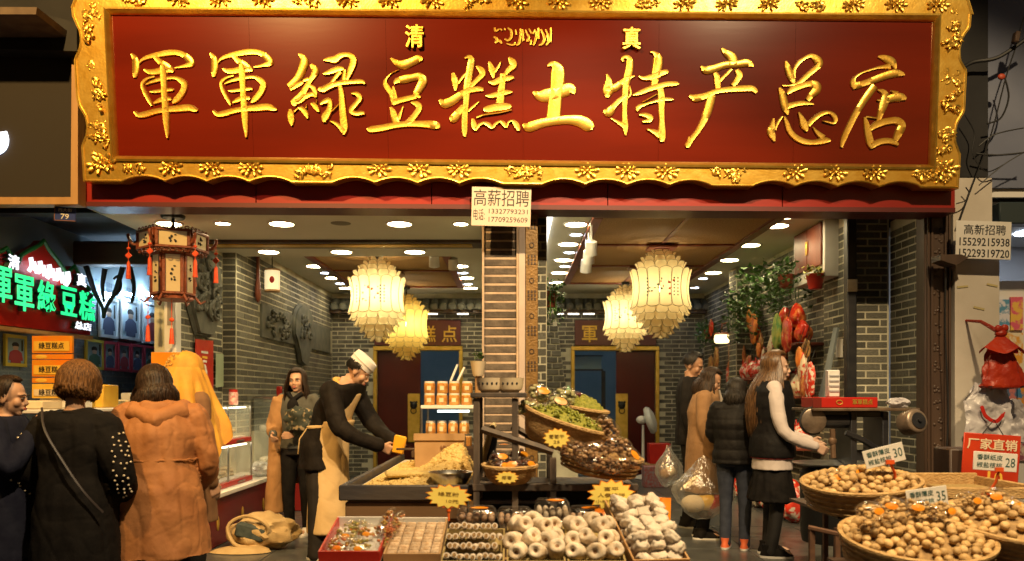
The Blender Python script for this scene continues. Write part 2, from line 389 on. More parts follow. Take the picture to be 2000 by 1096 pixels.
# wall between the two bays, with a battered brick buttress
wbt = struct('wall_between', MB().box(-.24, .3, 7.05, 13.49, 0, 2.999), MORTAR)
brick_wall(wbt, (.0, 7.05, 0), (1, 0, 0), .3, .6, 2.99)
bt = struct('wall_buttress', MB().poly([(.3, 9.2, 0), (.80, 9.2, 0), (.48, 9.2, 2.3), (.3, 9.2, 2.3)], (0, .3, 0)), MORTAR)
for r in range(32):
    z = r*.07; w = .5-.32*z/2.3
    for k, (a, b) in enumerate(((.0, .55), (.55, 1.)) if r % 2 else ((.0, .25), (.25, .8), (.8, 1.))):
        x0, x1 = .3+w*a+.006, .3+w*b-.006
        if z > .8 and x1-x0 > .03: MB().box(x0, x1, 9.19, 9.22, z+.006, z+.064, bev=.004).build('brick', BRICK, bt, False)
# ceilings
struct('ceiling', MB().box(-3.3, 3.46, 7.1, 13.65, 3.0, 3.1), CEIL)
struct('ceiling_soffit', MB().box(-3.49, -.02, 6.72, 9.05, 2.85, 2.99), CEIL)
tag(MB().box(-3.3, -.3, 8.08, 8.4, 2.82, 2.853, 0).box(-3.2, -.4, 8.16, 8.3, 2.812, 2.822, 1).build('shutter_slot', [DWOOD, GOLDP]),
    'dark shutter slot with bronze strip across the left bay ceiling', 'shutter slot')
tag(MB().box(.28, .38, 7.15, 13.3, 2.975, 2.995).build('light_strip', mat('lit_strip', (.9, .9, .9), emit=(1, .95, .85), es=3.2)),
    'long white strip light along the ceiling edge by the brick pillar', 'strip light')

# ---- round downlights and small spots
def downlight(x, y, z, r, m, label, grp):
    t = thing('ceiling_downlight', label, 'ceiling light', (x, y, z), grp)
    link('trim_ring', RING[r], None, t, (x, y, z)); link('lit_disc', DISC[r, m.name], None, t, (x, y, z))
RING, DISC = {}, {}
for r in (.105, .062):
    me = MB().lathe([(r, .0), (r, -.012), (r+.012, -.014), (r+.022, -.004), (r+.022, .0)], 28, caps=False).mesh('trim_ring'); me.materials.append(WHITE); RING[r] = me
    for m in (LAMPW, LAMPB):
        me = MB().lathe([(0.001, -.006), (r, -.006)], 28, caps=False).mesh('lit_disc', fix=False); me.materials.append(m); DISC[r, m.name] = me
def lights(z, lst, r, m, where, grp):
    for i, (px, py) in enumerate(lst):
        Y = ydepth(py, z); downlight((px-1000)*Y/F, Y, z, r, m, f'{ORD[i]} {where}', grp)
G1 = 'ceiling lights of the left bay'; G2 = 'ceiling lights of the right bay'
lights(2.85, [(330, 436), (550, 436), (780, 436)], .105, LAMPW, 'large round downlight from the left under the porch soffit', G1)
lights(2.85, [(435, 435), (900, 436)], .062, LAMPW, 'small spot from the left between downlights under the soffit', G1)
lights(2.85, [(525, 491), (667, 491), (810, 491)], .105, LAMPW, 'round downlight from the left behind the dark shutter slot', G1)
lights(3.0, [(615, 519), (650, 542), (676, 562)], .105, LAMPW, 'round downlight counted inward along the left brick wall', G1)
lights(3.0, [(635, 532), (664, 553)], .062, LAMPB, 'small bluish spot counted inward along the left brick wall', G1)
lights(3.0, [(898, 519), (911, 542), (919, 562)], .105, LAMPW, 'round downlight counted inward beside the pillar in the left bay', G1)
lights(3.0, [(905, 532), (914, 554)], .062, LAMPB, 'small bluish spot counted inward beside the pillar in the left bay', G1)
lights(3.0, [(1138, 412), (1125, 437), (1110, 476), (1100, 507), (1092, 532), (1087, 551)], .105, LAMPW, 'round downlight counted inward along the strip light', G2)
lights(3.0, [(1125, 457), (1112, 492), (1103, 519)], .062, LAMPB, 'small bluish spot counted inward along the strip light', G2)
lights(3.0, [(1438, 417), (1537, 421)], .105, LAMPW, 'round downlight from the left at the street edge of the right ceiling', G2)
lights(3.0, [(1518, 440), (1465, 478), (1425, 507), (1393, 532)], .105, LAMPW, 'round downlight counted inward along the right brick wall', G2)
lights(3.0, [(1373, 543), (1357, 561)], .062, LAMPB, 'small bluish spot counted inward along the right brick wall', G2)
tag(MB().lathe([(.001, -.004), (.07, -.006), (.09, -.002), (.09, 0)], 20, M=Matrix.Translation((-1.53, 7.32, 2.85))).build('ceiling_speaker', mat('grey_grille', (.2, .19, .15), rough=.7)),
    'small grey speaker grille in the left porch soffit', 'speaker')

# ---- woven ceiling panels
def ceiling_panel(x0, x1, ys, label):
    t = thing('bamboo_ceiling_panel', label, 'ceiling panel', ((x0+x1)/2, ys[0], 2.97), 'woven ceiling panels')
    for a, b in zip(ys[:-1], ys[1:]):
        for c, d in ((x0, (x0+x1)/2), ((x0+x1)/2, x1)):
            MB().box(c+.02, d-.02, a+.02, b-.02, 2.982, 2.998).build('woven_sheet', BAMBOO, t)
    for y in ys: MB().box(x0-.05, x1+.05, y-.035, y+.035, 2.962, 2.996, bev=.006).build('cross_batten', RWOOD, t)
    for x in (x0, x1): MB().box(x-.05, x+.05, ys[0]+.037, ys[-1]-.037, 2.958, 2.995, bev=.006).build('side_batten', RWOOD, t)
    MB().box((x0+x1)/2-.02, (x0+x1)/2+.02, ys[0]+.037, ys[-1]-.037, 2.972, 2.994).build('middle_batten', RWOOD, t)
    for y in ys[1:-1]: MB().box((x0+x1)/2-.16, (x0+x1)/2+.16, y-.12, y+.12, 2.93, 2.961, bev=.01).box((x0+x1)/2-.08, (x0+x1)/2+.08, y-.05, y+.05, 2.922, 2.93).build('ceiling_rose', RWOOD, t)
ceiling_panel(.8, 2.5, [7.6, 9.05, 10.5, 12.1], 'framed woven bamboo ceiling panel over the right bay')
ceiling_panel(-2.42, -.78, [9.6, 10.9, 12.5], 'framed woven bamboo ceiling panel over the left bay')

# ---- central pillar
pl = thing('brick_pillar', 'brick pillar with pale mortar between the two shop bays', 'pillar', (0, 6.7, 0))
MB().box(-.24, .05, 6.72, 7.0, 0, 2.84).build('mortar_core', PMORTAR, pl)
bm_ = MB().box(-.133, .133, -.004, .02, -.027, .027, bev=.003).mesh('brick', False); bm_.materials.append(PBRICK)
for r in range(39):
    o = link('brick', bm_, None, pl, (-.097+rand(-.003, .003), 6.719+rand(-.0015, .0015), .05+r*.0712)); o.scale.z = rand(.94, 1.05)
for sx in (-.236, .045): MB().box(sx-.009, sx+.009, 6.69, 6.72, 0, 2.84, bev=.004).build('edge_mortar', PMORTAR, pl)
MB().box(.056, .108, 6.69, 6.99, 0, 2.84, bev=.004).build('plain_strip', mat('pinkish_plaster', (.45, .36, .33), (.5, .42, .38), 6, rough=.6), pl)
MB().box(.110, .212, 6.7, 6.99, 0, 2.84, bev=.004).build('gold_board', mat('gold_carved_board', (.17, .095, .03), (.24, .14, .045), 20, rough=.45, metal=.3, bump=.5, bscale=50), pl)
for k in range(9):
    z = .35+k*.29
    mb = MB()
    for i in range(3):
        for j in range(3): mb.box(.128+i*.026, .142+i*.026, 6.694, 6.701, z+j*.03, z+.02+j*.03)
    mb.build('lattice_inlay', DWOOD, pl)
    MB().tube([(.161+.018*math.cos(a), 6.697, z+.16+.02*math.sin(a)) for a in [i*.7 for i in range(10)]], .004, 5).build('carved_ring', DWOOD, pl)

# ---- fascia panels
seams = [165, 500, 843, 1187, 1528, 1866]
fa = thing('sign_fascia', 'long red metal fascia of five panels under the gold sign', 'fascia', (0, 6.67, 2.9))
lo_ = lambda px: 403 + (px-165)*12/1700
for a, b in zip(seams[:-1], seams[1:]):
    MB().poly([P(a+1, lo_(a)-9, 6.56), P(b-1, lo_(b)-9, 6.56), P(b-1, lo_(b)-110, 6.56), P(a+1, lo_(a)-110, 6.56)], (0, .25, 0)).build('fascia_panel', FASCIA, fa)
MB().poly([P(165, lo_(165), 6.545), P(1866, lo_(1866), 6.545), P(1866, lo_(1866)-9, 6.545), P(165, lo_(165)-9, 6.545)], (0, .27, 0)).build('bottom_rail', mat('dark_red_rail', (.10, .012, .01), rough=.4), fa)
MB().poly([P(155, 400, 6.6), P(164, 402, 6.6), P(164, 260, 6.6), P(155, 260, 6.6)], (0, .2, 0)).build('end_trim', FASCIA, fa)

# ================================================================ carved sign board
SY = lambda py: 6.42-(303-py)/271*.1
def S(px, py, off=0.): 
    Y = SY(py); p = P(px, py, Y); return p + Vector((0, -1, -.08)).normalized()*off
sg = thing('shop_sign', 'huge red lacquered sign with gold calligraphy in a carved scalloped gold frame', 'sign', P(1000, 303, 6.42))
tl, tr, br, bl_ = (218, 30), (1822, 43), (1812, 322), (232, 305)
ml = lambda t, a, b: (a[0]+(b[0]-a[0])*t, a[1]+(b[1]-a[1])*t)
NB = 6
for i in range(NB):     # the boards of the field, butted with faint seams
    a, b = i/NB, (i+1)/NB; e = .00012
    q = [S(*ml(a+e, bl_, br)), S(*ml(b-e, bl_, br)), S(*ml(b-e, tl, tr)), S(*ml(a+e, tl, tr))]
    MB().poly(q, (0, .03, 0)).build('field_board', SIGNRED, sg)
# inner moulding
def strip(pa, pb, wa, wb, n0, name):
    """bevelled gold moulding from pa to pb, inner edge offset (wa at pa, wb at pb)"""
    mb = MB(); A0, B0 = S(*pa, .05), S(*pb, .05); A1, B1 = S(*wa, .012), S(*wb, .012)
    Am, Bm = S(*ml(.35, pa, wa), .055), S(*ml(.35, pb, wb), .055); An, Bn = S(*ml(.75, pa, wa), .03), S(*ml(.75, pb, wb), .03)
    Ab, Bb = S(*pa, -.02), S(*pb, -.02); Ac, Bc = S(*wa, -.02), S(*wb, -.02)
    mb.add([Ab, A0, Am, An, A1, Ac, Bb, B0, Bm, Bn, B1, Bc], [(i, i+1, i+7, i+6) for i in range(5)]+[(5, 0, 6, 11), (0, 1, 2, 3, 4, 5), (6, 7, 8, 9, 10, 11)])
    mb.build(name, GOLD, sg)
otl, otr, obr, obl = (208, 18), (1832, 31), (1822, 334), (222, 317)
strip(otl, otr, tl, tr, 0, 'inner_moulding'); strip(obl, obr, bl_, br, 0, 'inner_moulding')
strip(otl, obl, tl, bl_, 0, 'inner_moulding'); strip(otr, obr, tr, br, 0, 'inner_moulding')
# frame band with wavy outline
def bottom_y(px):
    base = 356 + (px-167)*13.5/1701; t = px-244
    if t < 0 or px > 1789: return base
    q = t % 408
    if q > 328: return base
    s_ = (q % 82)/82
    return base - 11*math.sin(math.pi*s_)**.8
LEFT = [(-80, 143), (0, 143), (34, 145), (50, 152), (65, 159), (82, 161), (96, 159), (119, 149), (192, 153), (209, 157), (230, 170), (247, 173), (264, 172), (287, 163), (357, 167)]
RIGHT = [(-80, 1897), (0, 1895), (57, 1891), (70, 1881), (82, 1874), (100, 1871), (119, 1872), (140, 1884), (220, 1880), (243, 1866), (262, 1862), (280, 1863), (303, 1872), (370, 1868)]
def interp(T, y):
    for (a, b), (c, d) in zip(T[:-1], T[1:]):
        if y <= c: return b+(d-b)*(y-a)/(c-a)
    return T[-1][1]
FO, BK = .035, -.10
def band(inner, outer, name):
    mb = MB(); n = len(inner)
    vs = [S(*p, FO) for p in inner] + [S(*p, FO) for p in outer] + [S(*p, BK) for p in outer] + [S(*p, BK) for p in inner]
    fs = []
    for i in range(n-1):
        for k in range(3): fs.append((k*n+i, k*n+i+1, (k+1)*n+i+1, (k+1)*n+i))
    mb.add(vs, fs); mb.build(name, GOLD, sg, ang=.5)
    mb = MB()   # slim raised bead following the outer edge
    mb.tube([S(*ml(.07, o_, i_), FO+.002) for i_, o_ in zip(inner, outer)], .007, 6); mb.build('edge_bead', GOLD, sg)
xs = [167+(1868-167)*i/340 for i in range(341)]
inn = [(min(max(x, 222), 1822), 317+(min(max(x, 222), 1822)-222)*17/1600) for x in xs]
band(inn, [(x, bottom_y(x)) for x in xs], 'frame_bottom')
ys = [18+i*299/60 for i in range(61)]
band([(208+14*(y-18)/299, y) for y in ys], [(interp(LEFT, y*1.0+ (y-18)*.13), y+(y-18)*.13) for y in ys], 'frame_left')
ys = [31+i*303/60 for i in range(61)]
band([(1832-10*(y-31)/303, y) for y in ys], [(interp(RIGHT, y+(y-31)*.12), y+(y-31)*.12) for y in ys], 'frame_right')
xs = [143+(1897-143)*i/60 for i in range(61)]
band([(min(max(x, 208), 1832), 18+(min(max(x, 208), 1832)-208)*13/1624) for x in xs],
     [(x, -64) if 160 < x < 1880 else (x, (18 if x < 1000 else 31)) for x in xs], 'frame_top')

# carved flowers and scrolls on the frame
def flower_mesh(seed, petals=9):
    random.seed(seed); mb = MB()
    for ring, (r, n, s_) in enumerate(((.052, petals, .030), (.026, 6, .022))):
        for k in range(n):
            a = 2*math.pi*k/n+rand(-.2, .2); x, y = 1.5*r*math.cos(a), r*math.sin(a)*.8
            Mx = Matrix.Translation((x, y, .012+.012*ring)) @ Matrix.Rotation(a, 4, 'Z') @ Matrix.Rotation(R(-25), 4, 'Y')
            mb.ell((0, 0, 0), (s_*1.1, s_*.55, .011), 0, Mx, 8, 5)
    mb.ell((0, 0, .03), .015, 0, None, 8, 5)
    me = mb.mesh('carved_flower'); me.materials.append(GOLD); return me
def scroll_mesh(seed, w, h, n=9):
    random.seed(seed); mb = MB()
    for k in range(n):
        cx, cy = rand(-w/2, w/2)*.85, rand(-h/2, h/2)*.85; r0 = rand(.02, .042); a0 = rand(0, 6.28); sg_ = random.choice((-1, 1))
        pts = [(cx+r0*(1-t)*math.cos(a0+sg_*t*5.2)+t*rand(-.003, .003), cy+r0*(1-t)*math.sin(a0+sg_*t*5.2), .008+.012*math.sin(t*3.1)) for t in [i/12 for i in range(13)]]
        mb.tube(pts, [.005+.007*math.sin(math.pi*(i+1)/14) for i in range(13)], 6)
        for j in range(3):
            a = rand(0, 6.28); Mx = Matrix.Translation((cx+.03*math.cos(a), cy+.03*math.sin(a), .01)) @ Matrix.Rotation(a, 4, 'Z')
            mb.ell((0, 0, 0), (rand(.014, .026), rand(.007, .011), .012), 0, Mx, 8, 5)
    me = mb.mesh('carved_scroll'); me.materials.append(GOLD); return me
FL = [flower_mesh(s_, 8+s_ % 3) for s_ in range(3)]
def relief(me, px, py, rot=0., sc=1., name='carved_flower'):
    p = S(px, py, FO+.001); o = link(name, me, None, sg); o.matrix_parent_inverse = origin(sg).inverted()
    o.location = p; o.rotation_euler = Matrix.to_euler((facing((0, 0, 0)) @ Matrix.Rotation(rot, 4, 'Z')).to_3x3()); o.scale = (sc*.92, sc*.92, sc*.62)
sl = lambda px: (px-167)*13.5/1701
for n in range(4):
    for k, dx in enumerate((0, 78, 155)): relief(FL[k], 338+404*n+dx, 328+sl(338+404*n+dx), rand(-.2, .2), 1.)
for n in range(4): relief(scroll_mesh(40+n, .36, .1, 12), 620+402*n-(8 if n == 3 else 0), 331+sl(620+402*n), 0, 1, 'carved_scroll')
relief(scroll_mesh(60, .22, .08, 6), 262, 331, 0, 1, 'carved_scroll')
for px, sgn in ((201, 0), (1838, 12)):
    relief(FL[1], px+2, 322+sgn, .3, 1.25); relief(scroll_mesh(70+px, .15, .16, 8), px, 322+sgn, 0, 1, 'carved_scroll')
for i, (px, py, h) in enumerate(((183, 45, .36), (190, 165, .46), (196, 268, .24))): relief(scroll_mesh(80+i, .13, h, 11), px, py, 0, 1, 'carved_scroll')
for i, (px, py, h) in enumerate(((1857, 60, .36), (1852, 178, .46), (1845, 275, .24))): relief(scroll_mesh(90+i, .13, h, 11), px, py, 0, 1, 'carved_scroll')
for i in range(20): relief(FL[i % 3] if i % 4 else scroll_mesh(120+i, .28, .08, 7), 270+i*82, 2+i*.6, rand(-.3, .3), .95, 'carved_flower' if i % 4 else 'carved_scroll')

# ---- the calligraphy: brush strokes (x, y, width) measured on enlargements of the photo
Z = 1670/320.
CH = []
c1 = [[(95,135,18),(130,190,55),(138,260,65),(132,330,55),(128,378,25)],
 [(172,235,12),(205,195,28),(270,165,38),(360,145,50),(470,125,55),(560,125,50),(630,150,55),(680,195,66),(700,235,60),(640,258,35),(535,278,14)],
 [(330,165,40),(380,215,50),(440,260,70),(500,300,45),(522,318,20)], [(222,292,16),(270,318,45),(340,318,55),(430,300,60),(500,310,35)],
 [(330,365,18),(260,385,22),(215,420,30),(205,460,30),(225,520,34),(255,580,34),(285,630,30),(302,665,15)],
 [(240,450,14),(290,425,25),(370,400,35),(460,385,30),(540,380,30),(600,410,50),(632,450,58),(620,510,58),(580,570,56),(540,610,48),(512,638,18)],
 [(280,520,14),(330,520,30),(420,508,32),(500,500,30),(525,502,12)], [(320,640,20),(370,615,40),(430,595,45),(500,595,30)],
 [(125,725,20),(170,760,45),(240,750,55),(340,722,50),(450,705,50),(560,695,60),(680,685,62),(740,705,45),(772,708,15)],
 [(410,250,40),(420,340,60),(425,450,55),(430,560,55),(440,680,62),(445,760,65),(450,850,52),(458,930,38),(460,995,14)]]
CH.append((240, 80, c1)); CH.append((240+802/Z, 80-8/Z, c1))
CH.append((540, 80, [[(225,135,12),(265,165,50),(285,220,80),(255,310,72),(215,390,70),(165,440,66),(130,470,60)], [(140,490,50),(215,455,45),(270,425,28)],
 [(355,245,30),(390,290,66),(395,330,62),(350,400,45),(310,470,50),(270,540,60),(215,600,66),(180,630,60),(205,660,25)], [(190,625,50),(240,610,55),(300,570,48),(370,545,38),(405,575,22)],
 [(330,455,20),(375,480,40),(400,530,36),(405,580,18)], [(275,410,25),(330,390,35)],
 [(145,700,25),(148,750,58),(155,810,60),(160,868,16)], [(165,745,10),(195,715,14),(225,688,12)], [(225,685,15),(270,700,45),(305,750,45),(322,795,14)],
 [(312,650,6),(304,690,18)], [(355,640,15),(390,660,48),(418,700,42),(438,728,14)], [(415,600,6),(410,640,14)],
 [(485,200,20),(540,195,45),(600,195,66),(660,155,50),(740,148,45),(780,180,58),(785,220,62),(762,290,58),(738,350,44),(715,410,28)],
 [(480,340,18),(540,325,45),(620,295,55),(670,290,42),(690,300,18)], [(650,320,40),(595,390,35),(562,440,34)], [(700,300,26),(690,380,38),(690,430,40)],
 [(435,490,38),(480,500,56),(560,460,55),(650,435,45),(760,425,42),(870,420,40),(905,445,18)],
 [(650,460,40),(665,540,50),(672,640,60),(680,740,65),(690,840,72),(698,900,58),(690,960,16)], [(690,930,50),(640,870,40),(590,835,28),(545,820,10)],
 [(450,650,22),(490,625,42),(540,610,46),(550,660,45),(535,720,56),(500,780,70),(490,832,30)], [(540,740,18),(590,700,16),(640,650,10)],
 [(765,540,14),(820,545,42),(852,585,48),(820,640,42),(775,690,48),(770,730,42),(820,745,42),(880,740,38),(895,755,14)]]))
CH.append((540, 80, [[(1165,180,18),(1230,230,58),(1300,245,82),(1380,215,72),(1450,185,70),(1490,195,28)],
 [(1250,298,6),(1180,330,9),(1125,380,16),(1108,430,36),(1130,480,50),(1175,540,52),(1192,600,56),(1195,655,26)],
 [(1200,440,20),(1230,410,48),(1310,392,72),(1390,375,62),(1460,368,72),(1492,410,80),(1460,480,70),(1425,540,56),(1440,565,38),(1470,575,18)],
 [(1190,470,20),(1205,530,30),(1215,590,40)], [(1190,630,56),(1260,610,52),(1340,590,48),(1420,570,44)],
 [(1165,680,20),(1190,730,56),(1210,800,66),(1225,845,66)], [(1295,665,10),(1270,730,22),(1242,800,38)],
 [(1375,630,20),(1435,650,56),(1455,690,56),(1420,750,52),(1370,810,56),(1330,840,46)],
 [(930,890,20),(960,905,56),(1080,890,58),(1200,865,54),(1330,850,54),(1460,850,58),(1580,855,72),(1635,870,70),(1650,895,28)]]))
CH.append((850, 80, [[(180,330,25),(195,390,56),(205,450,52),(205,510,12)], [(230,440,18),(280,370,20),(315,330,12)],
 [(300,180,14),(345,165,35),(368,200,60),(358,270,66),(345,350,64),(330,440,68),(320,520,62),(315,620,54),(305,720,54),(300,830,56),(300,920,52),(303,980,18)],
 [(425,260,15),(465,300,60),(485,340,50),(440,390,44),(390,440,40),(360,475,24)],
 [(45,605,25),(90,640,76),(160,620,76),(250,560,66),(340,510,54),(430,495,50),(490,500,32)],
 [(155,780,28),(185,795,74),(240,730,62),(290,670,48)], [(335,720,20),(390,670,20),(450,620,8)],
 [(550,220,20),(575,290,60),(588,350,38),(592,385,10)], [(605,320,24),(640,270,20),(668,215,8)],
 [(750,175,18),(785,220,70),(795,258,60),(750,300,48),(715,345,28)],
 [(545,420,18),(600,430,52),(680,395,56),(750,385,52),(800,375,22)], [(515,560,15),(570,565,42),(650,545,52),(720,530,48),(785,525,18)],
 [(690,340,56),(685,430,56),(670,530,70),(660,640,76)], [(490,700,28),(540,700,64),(640,680,70),(720,675,66),(775,668,28)],
 [(780,705,12),(660,735,14),(500,758,14),(420,785,20)],
 [(385,800,26),(395,860,54),(410,905,32),(450,860,28),(500,840,28),(545,860,42),(580,885,32),(620,845,26),(665,825,24),(700,850,42),(725,880,22),(750,830,18),(790,820,24),(820,850,50),(843,890,46),(855,920,18)]]))
CH.append((850, 80, [[(1000,520,18),(1060,560,84),(1150,555,120),(1260,530,100),(1350,495,110),(1395,500,84),(1420,540,22)],
 [(1145,255,22),(1200,240,56),(1245,290,112),(1248,380,122),(1238,480,114),(1225,580,114),(1215,680,118),(1205,800,124)],
 [(895,850,22),(950,880,84),(1080,840,80),(1220,815,76),(1360,805,80),(1480,820,104),(1565,865,104),(1610,890,46)]]))
CH.append((1160, 80, [[(130,345,14),(150,410,56),(150,480,92),(140,530,82),(135,580,26)], [(120,500,36),(210,480,66),(290,420,48),(350,380,42),(415,360,10)],
 [(300,215,22),(290,182,24),(330,165,34),(362,200,58),(362,280,66),(345,360,66),(325,450,58),(315,560,56),(312,680,44),(312,780,48),(318,880,56),(320,965,14)], [(310,870,56),(250,835,32),(170,790,10)],
 [(100,710,24),(145,730,82),(200,670,52),(260,610,46),(320,560,32)], [(340,590,10),(372,540,18),(360,460,10)],
 [(570,120,12),(610,125,30),(648,170,74),(650,240,84),(635,320,76),(620,400,66),(610,470,56)],
 [(455,365,16),(510,385,38),(600,370,56),(680,335,56),(740,320,42),(755,322,14)],
 [(395,555,18),(460,535,38),(550,500,48),(640,470,52),(740,445,48),(830,440,42),(860,440,14)],
 [(440,720,18),(450,680,38),(520,650,26),(620,620,24),(700,600,38),(780,600,28),(810,602,10)], [(490,630,6),(560,590,10),(640,545,12)],
 [(675,490,56),(685,580,66),(685,700,56),(690,820,48),(690,920,66),(690,1000,62),(670,1025,18)], [(670,960,74),(600,925,38),(535,900,10)],
 [(455,755,18),(520,760,42),(572,785,50),(560,815,38),(490,825,20)]]))
CH.append((1160, 80, [[(1300,80,18),(1340,120,56),(1395,160,84),(1415,210,90),(1400,260,66)],
 [(1090,262,18),(1140,300,70),(1230,280,66),(1340,245,62),(1450,240,62),(1550,225,70),(1600,245,46),(1620,262,14)],
 [(1230,330,38),(1250,370,56),(1255,430,56),(1265,500,48)], [(1280,410,32),(1340,350,28),(1400,290,24)], [(1450,300,38),(1480,350,60),(1450,410,52),(1410,460,44)],
 [(970,560,22),(1030,585,66),(1130,565,58),(1240,520,50),(1360,500,52),(1500,490,58),(1610,490,56),(1655,530,36)],
 [(1200,560,66),(1180,640,74),(1150,740,70),(1105,840,56),(1050,930,44),(990,1010,46),(952,1068,46),(945,1090,18)], [(965,980,12),(960,1040,30)]]))
CH.append((1460, 90, [[(385,160,20),(405,220,56),(430,290,66),(455,350,52),(470,385,22)],
 [(462,330,48),(475,240,30),(520,170,34),(590,120,30),(650,104,40),(712,150,76),(728,195,58),(680,240,48),(620,290,48),(560,345,44),(500,385,28),(420,405,16),(350,405,18)],
 [(320,430,24),(345,480,56),(365,560,70),(385,640,66),(405,705,18)],
 [(400,490,24),(450,445,56),(540,410,56),(630,388,56),(690,405,84),(695,450,84),(645,505,60),(605,555,42)],
 [(400,620,56),(470,600,48),(560,585,42),(670,595,16)], [(260,740,18),(250,810,46),(235,870,70),(255,930,50),(268,975,16)], [(275,860,18),(300,790,24),(350,720,12)],
 [(370,725,18),(395,790,42),(420,860,48),(480,930,52),(570,975,52),(680,985,48),(780,965,60),(840,965,22)], [(770,940,56),(710,890,38),(660,830,10)],
 [(515,680,14),(545,740,46),(570,800,70),(590,850,46),(595,875,14)], [(610,810,46),(680,740,42),(760,690,38),(830,682,30),(878,720,42),(888,760,42),(868,788,24),(800,775,18),(755,768,8)]]))
CH.append((1460, 90, [[(1325,110,18),(1390,125,56),(1460,160,76),(1490,200,48),(1500,240,18)], [(1450,210,50),(1340,222,26),(1250,245,18),(1150,280,16),(1085,330,24),(1072,380,56),(1090,440,36)],
 [(1090,410,66),(1180,385,56),(1290,345,62),(1400,305,66),(1500,280,70),(1570,290,42),(1590,305,14)],
 [(1290,410,66),(1230,490,66),(1160,590,62),(1090,710,58),(1030,830,55),(975,950,52),(950,1035,22)],
 [(1320,450,14),(1375,470,48),(1400,520,74),(1380,600,80),(1350,690,56),(1325,770,36)], [(1400,560,56),(1480,530,74),(1560,525,74),(1610,545,22)], [(1455,460,10),(1520,490,46)], [(1310,555,10),(1360,560,28)],
 [(1185,730,22),(1205,800,52),(1225,900,66),(1245,990,66),(1260,1050,22)], [(1200,725,16),(1250,730,14),(1310,740,12)],
 [(1240,850,38),(1320,800,66),(1420,770,62),(1520,765,66),(1565,810,74),(1540,880,74),(1500,960,50),(1490,980,18)],
 [(1260,1020,56),(1340,980,56),(1430,970,52),(1500,990,42),(1525,1015,22)]]))
def strokes(ox, oy, st, sc, parent, m, name='gold_character', h=.013, conv=S):
    mb = MB()
    for si, s_ in enumerate(st):
        q = spline(s_, 6); n = len(q); vs = []; fs = []; hh = h+si*.0005
        for i, (x, y, w) in enumerate(q):
            a, b = q[max(i-1, 0)], q[min(i+1, n-1)]; dx, dy = b[0]-a[0], b[1]-a[1]; l = math.hypot(dx, dy) or 1
            nx, ny = -dy/l, dx/l; w = max(w, 5)*1.1+2
            for s2, off in ((-.54, 0.), (-.5, hh*.7), (-.42, hh), (0, hh*.85), (.42, hh), (.5, hh*.7), (.54, 0.)):
                vs.append(conv(ox+(x+nx*w*s2)/sc, oy+(y+ny*w*s2)/sc, off+.001))
        for i in range(n-1):
            for k in range(6): fs.append((i*7+k, i*7+k+1, (i+1)*7+k+1, (i+1)*7+k))
        fs += [tuple(range(7)), tuple(range((n-1)*7, n*7))[::-1]]
        mb.add(vs, fs)
    return mb.build(name, m, parent, ang=.9)
for ox, oy, st in CH: strokes(ox, oy, st, Z, sg, GOLD)
txt('清', .17, facing(S(810, 73, .002)), GOLD, sg, 'small_gold_character', .01, .004, fit=(.148, .182), bold=.006)
txt('真', .17, facing(S(1233, 77, .002)), GOLD, sg, 'small_gold_character', .01, .004, fit=(.148, .178), bold=.008)
ar = [[(790,95,10),(800,120,14),(830,105,10),(850,118,8)], [(785,165,14),(810,180,16),(800,205,14),(830,190,12),(845,215,8)], [(865,100,8),(870,115,8)],
 [(890,95,8),(915,120,16),(918,160,18),(895,190,16),(868,180,10)], [(880,215,8),(930,225,12),(945,205,8)], [(948,110,6),(955,150,10)],
 [(985,105,10),(985,160,14),(975,210,18),(955,228,12)], [(1000,110,10),(1005,160,12),(1008,195,10)], [(1025,110,6),(1035,140,10),(1050,165,14),(1040,195,14),(1065,190,10),(1060,225,10)],
 [(1050,105,8),(1075,140,10),(1095,110,8)], [(1100,120,12),(1105,160,14),(1095,200,16),(1080,228,10)], [(1120,100,10),(1120,180,12)], [(1140,110,10),(1165,170,16),(1150,215,18),(1125,228,10)],
 [(1175,110,8),(1190,150,12),(1195,200,16),(1178,228,10)], [(1213,98,9),(1213,160,11),(1211,205,9)]]
strokes(760, 30, ar, 2000/520., sg, GOLD, 'gold_script', .008)
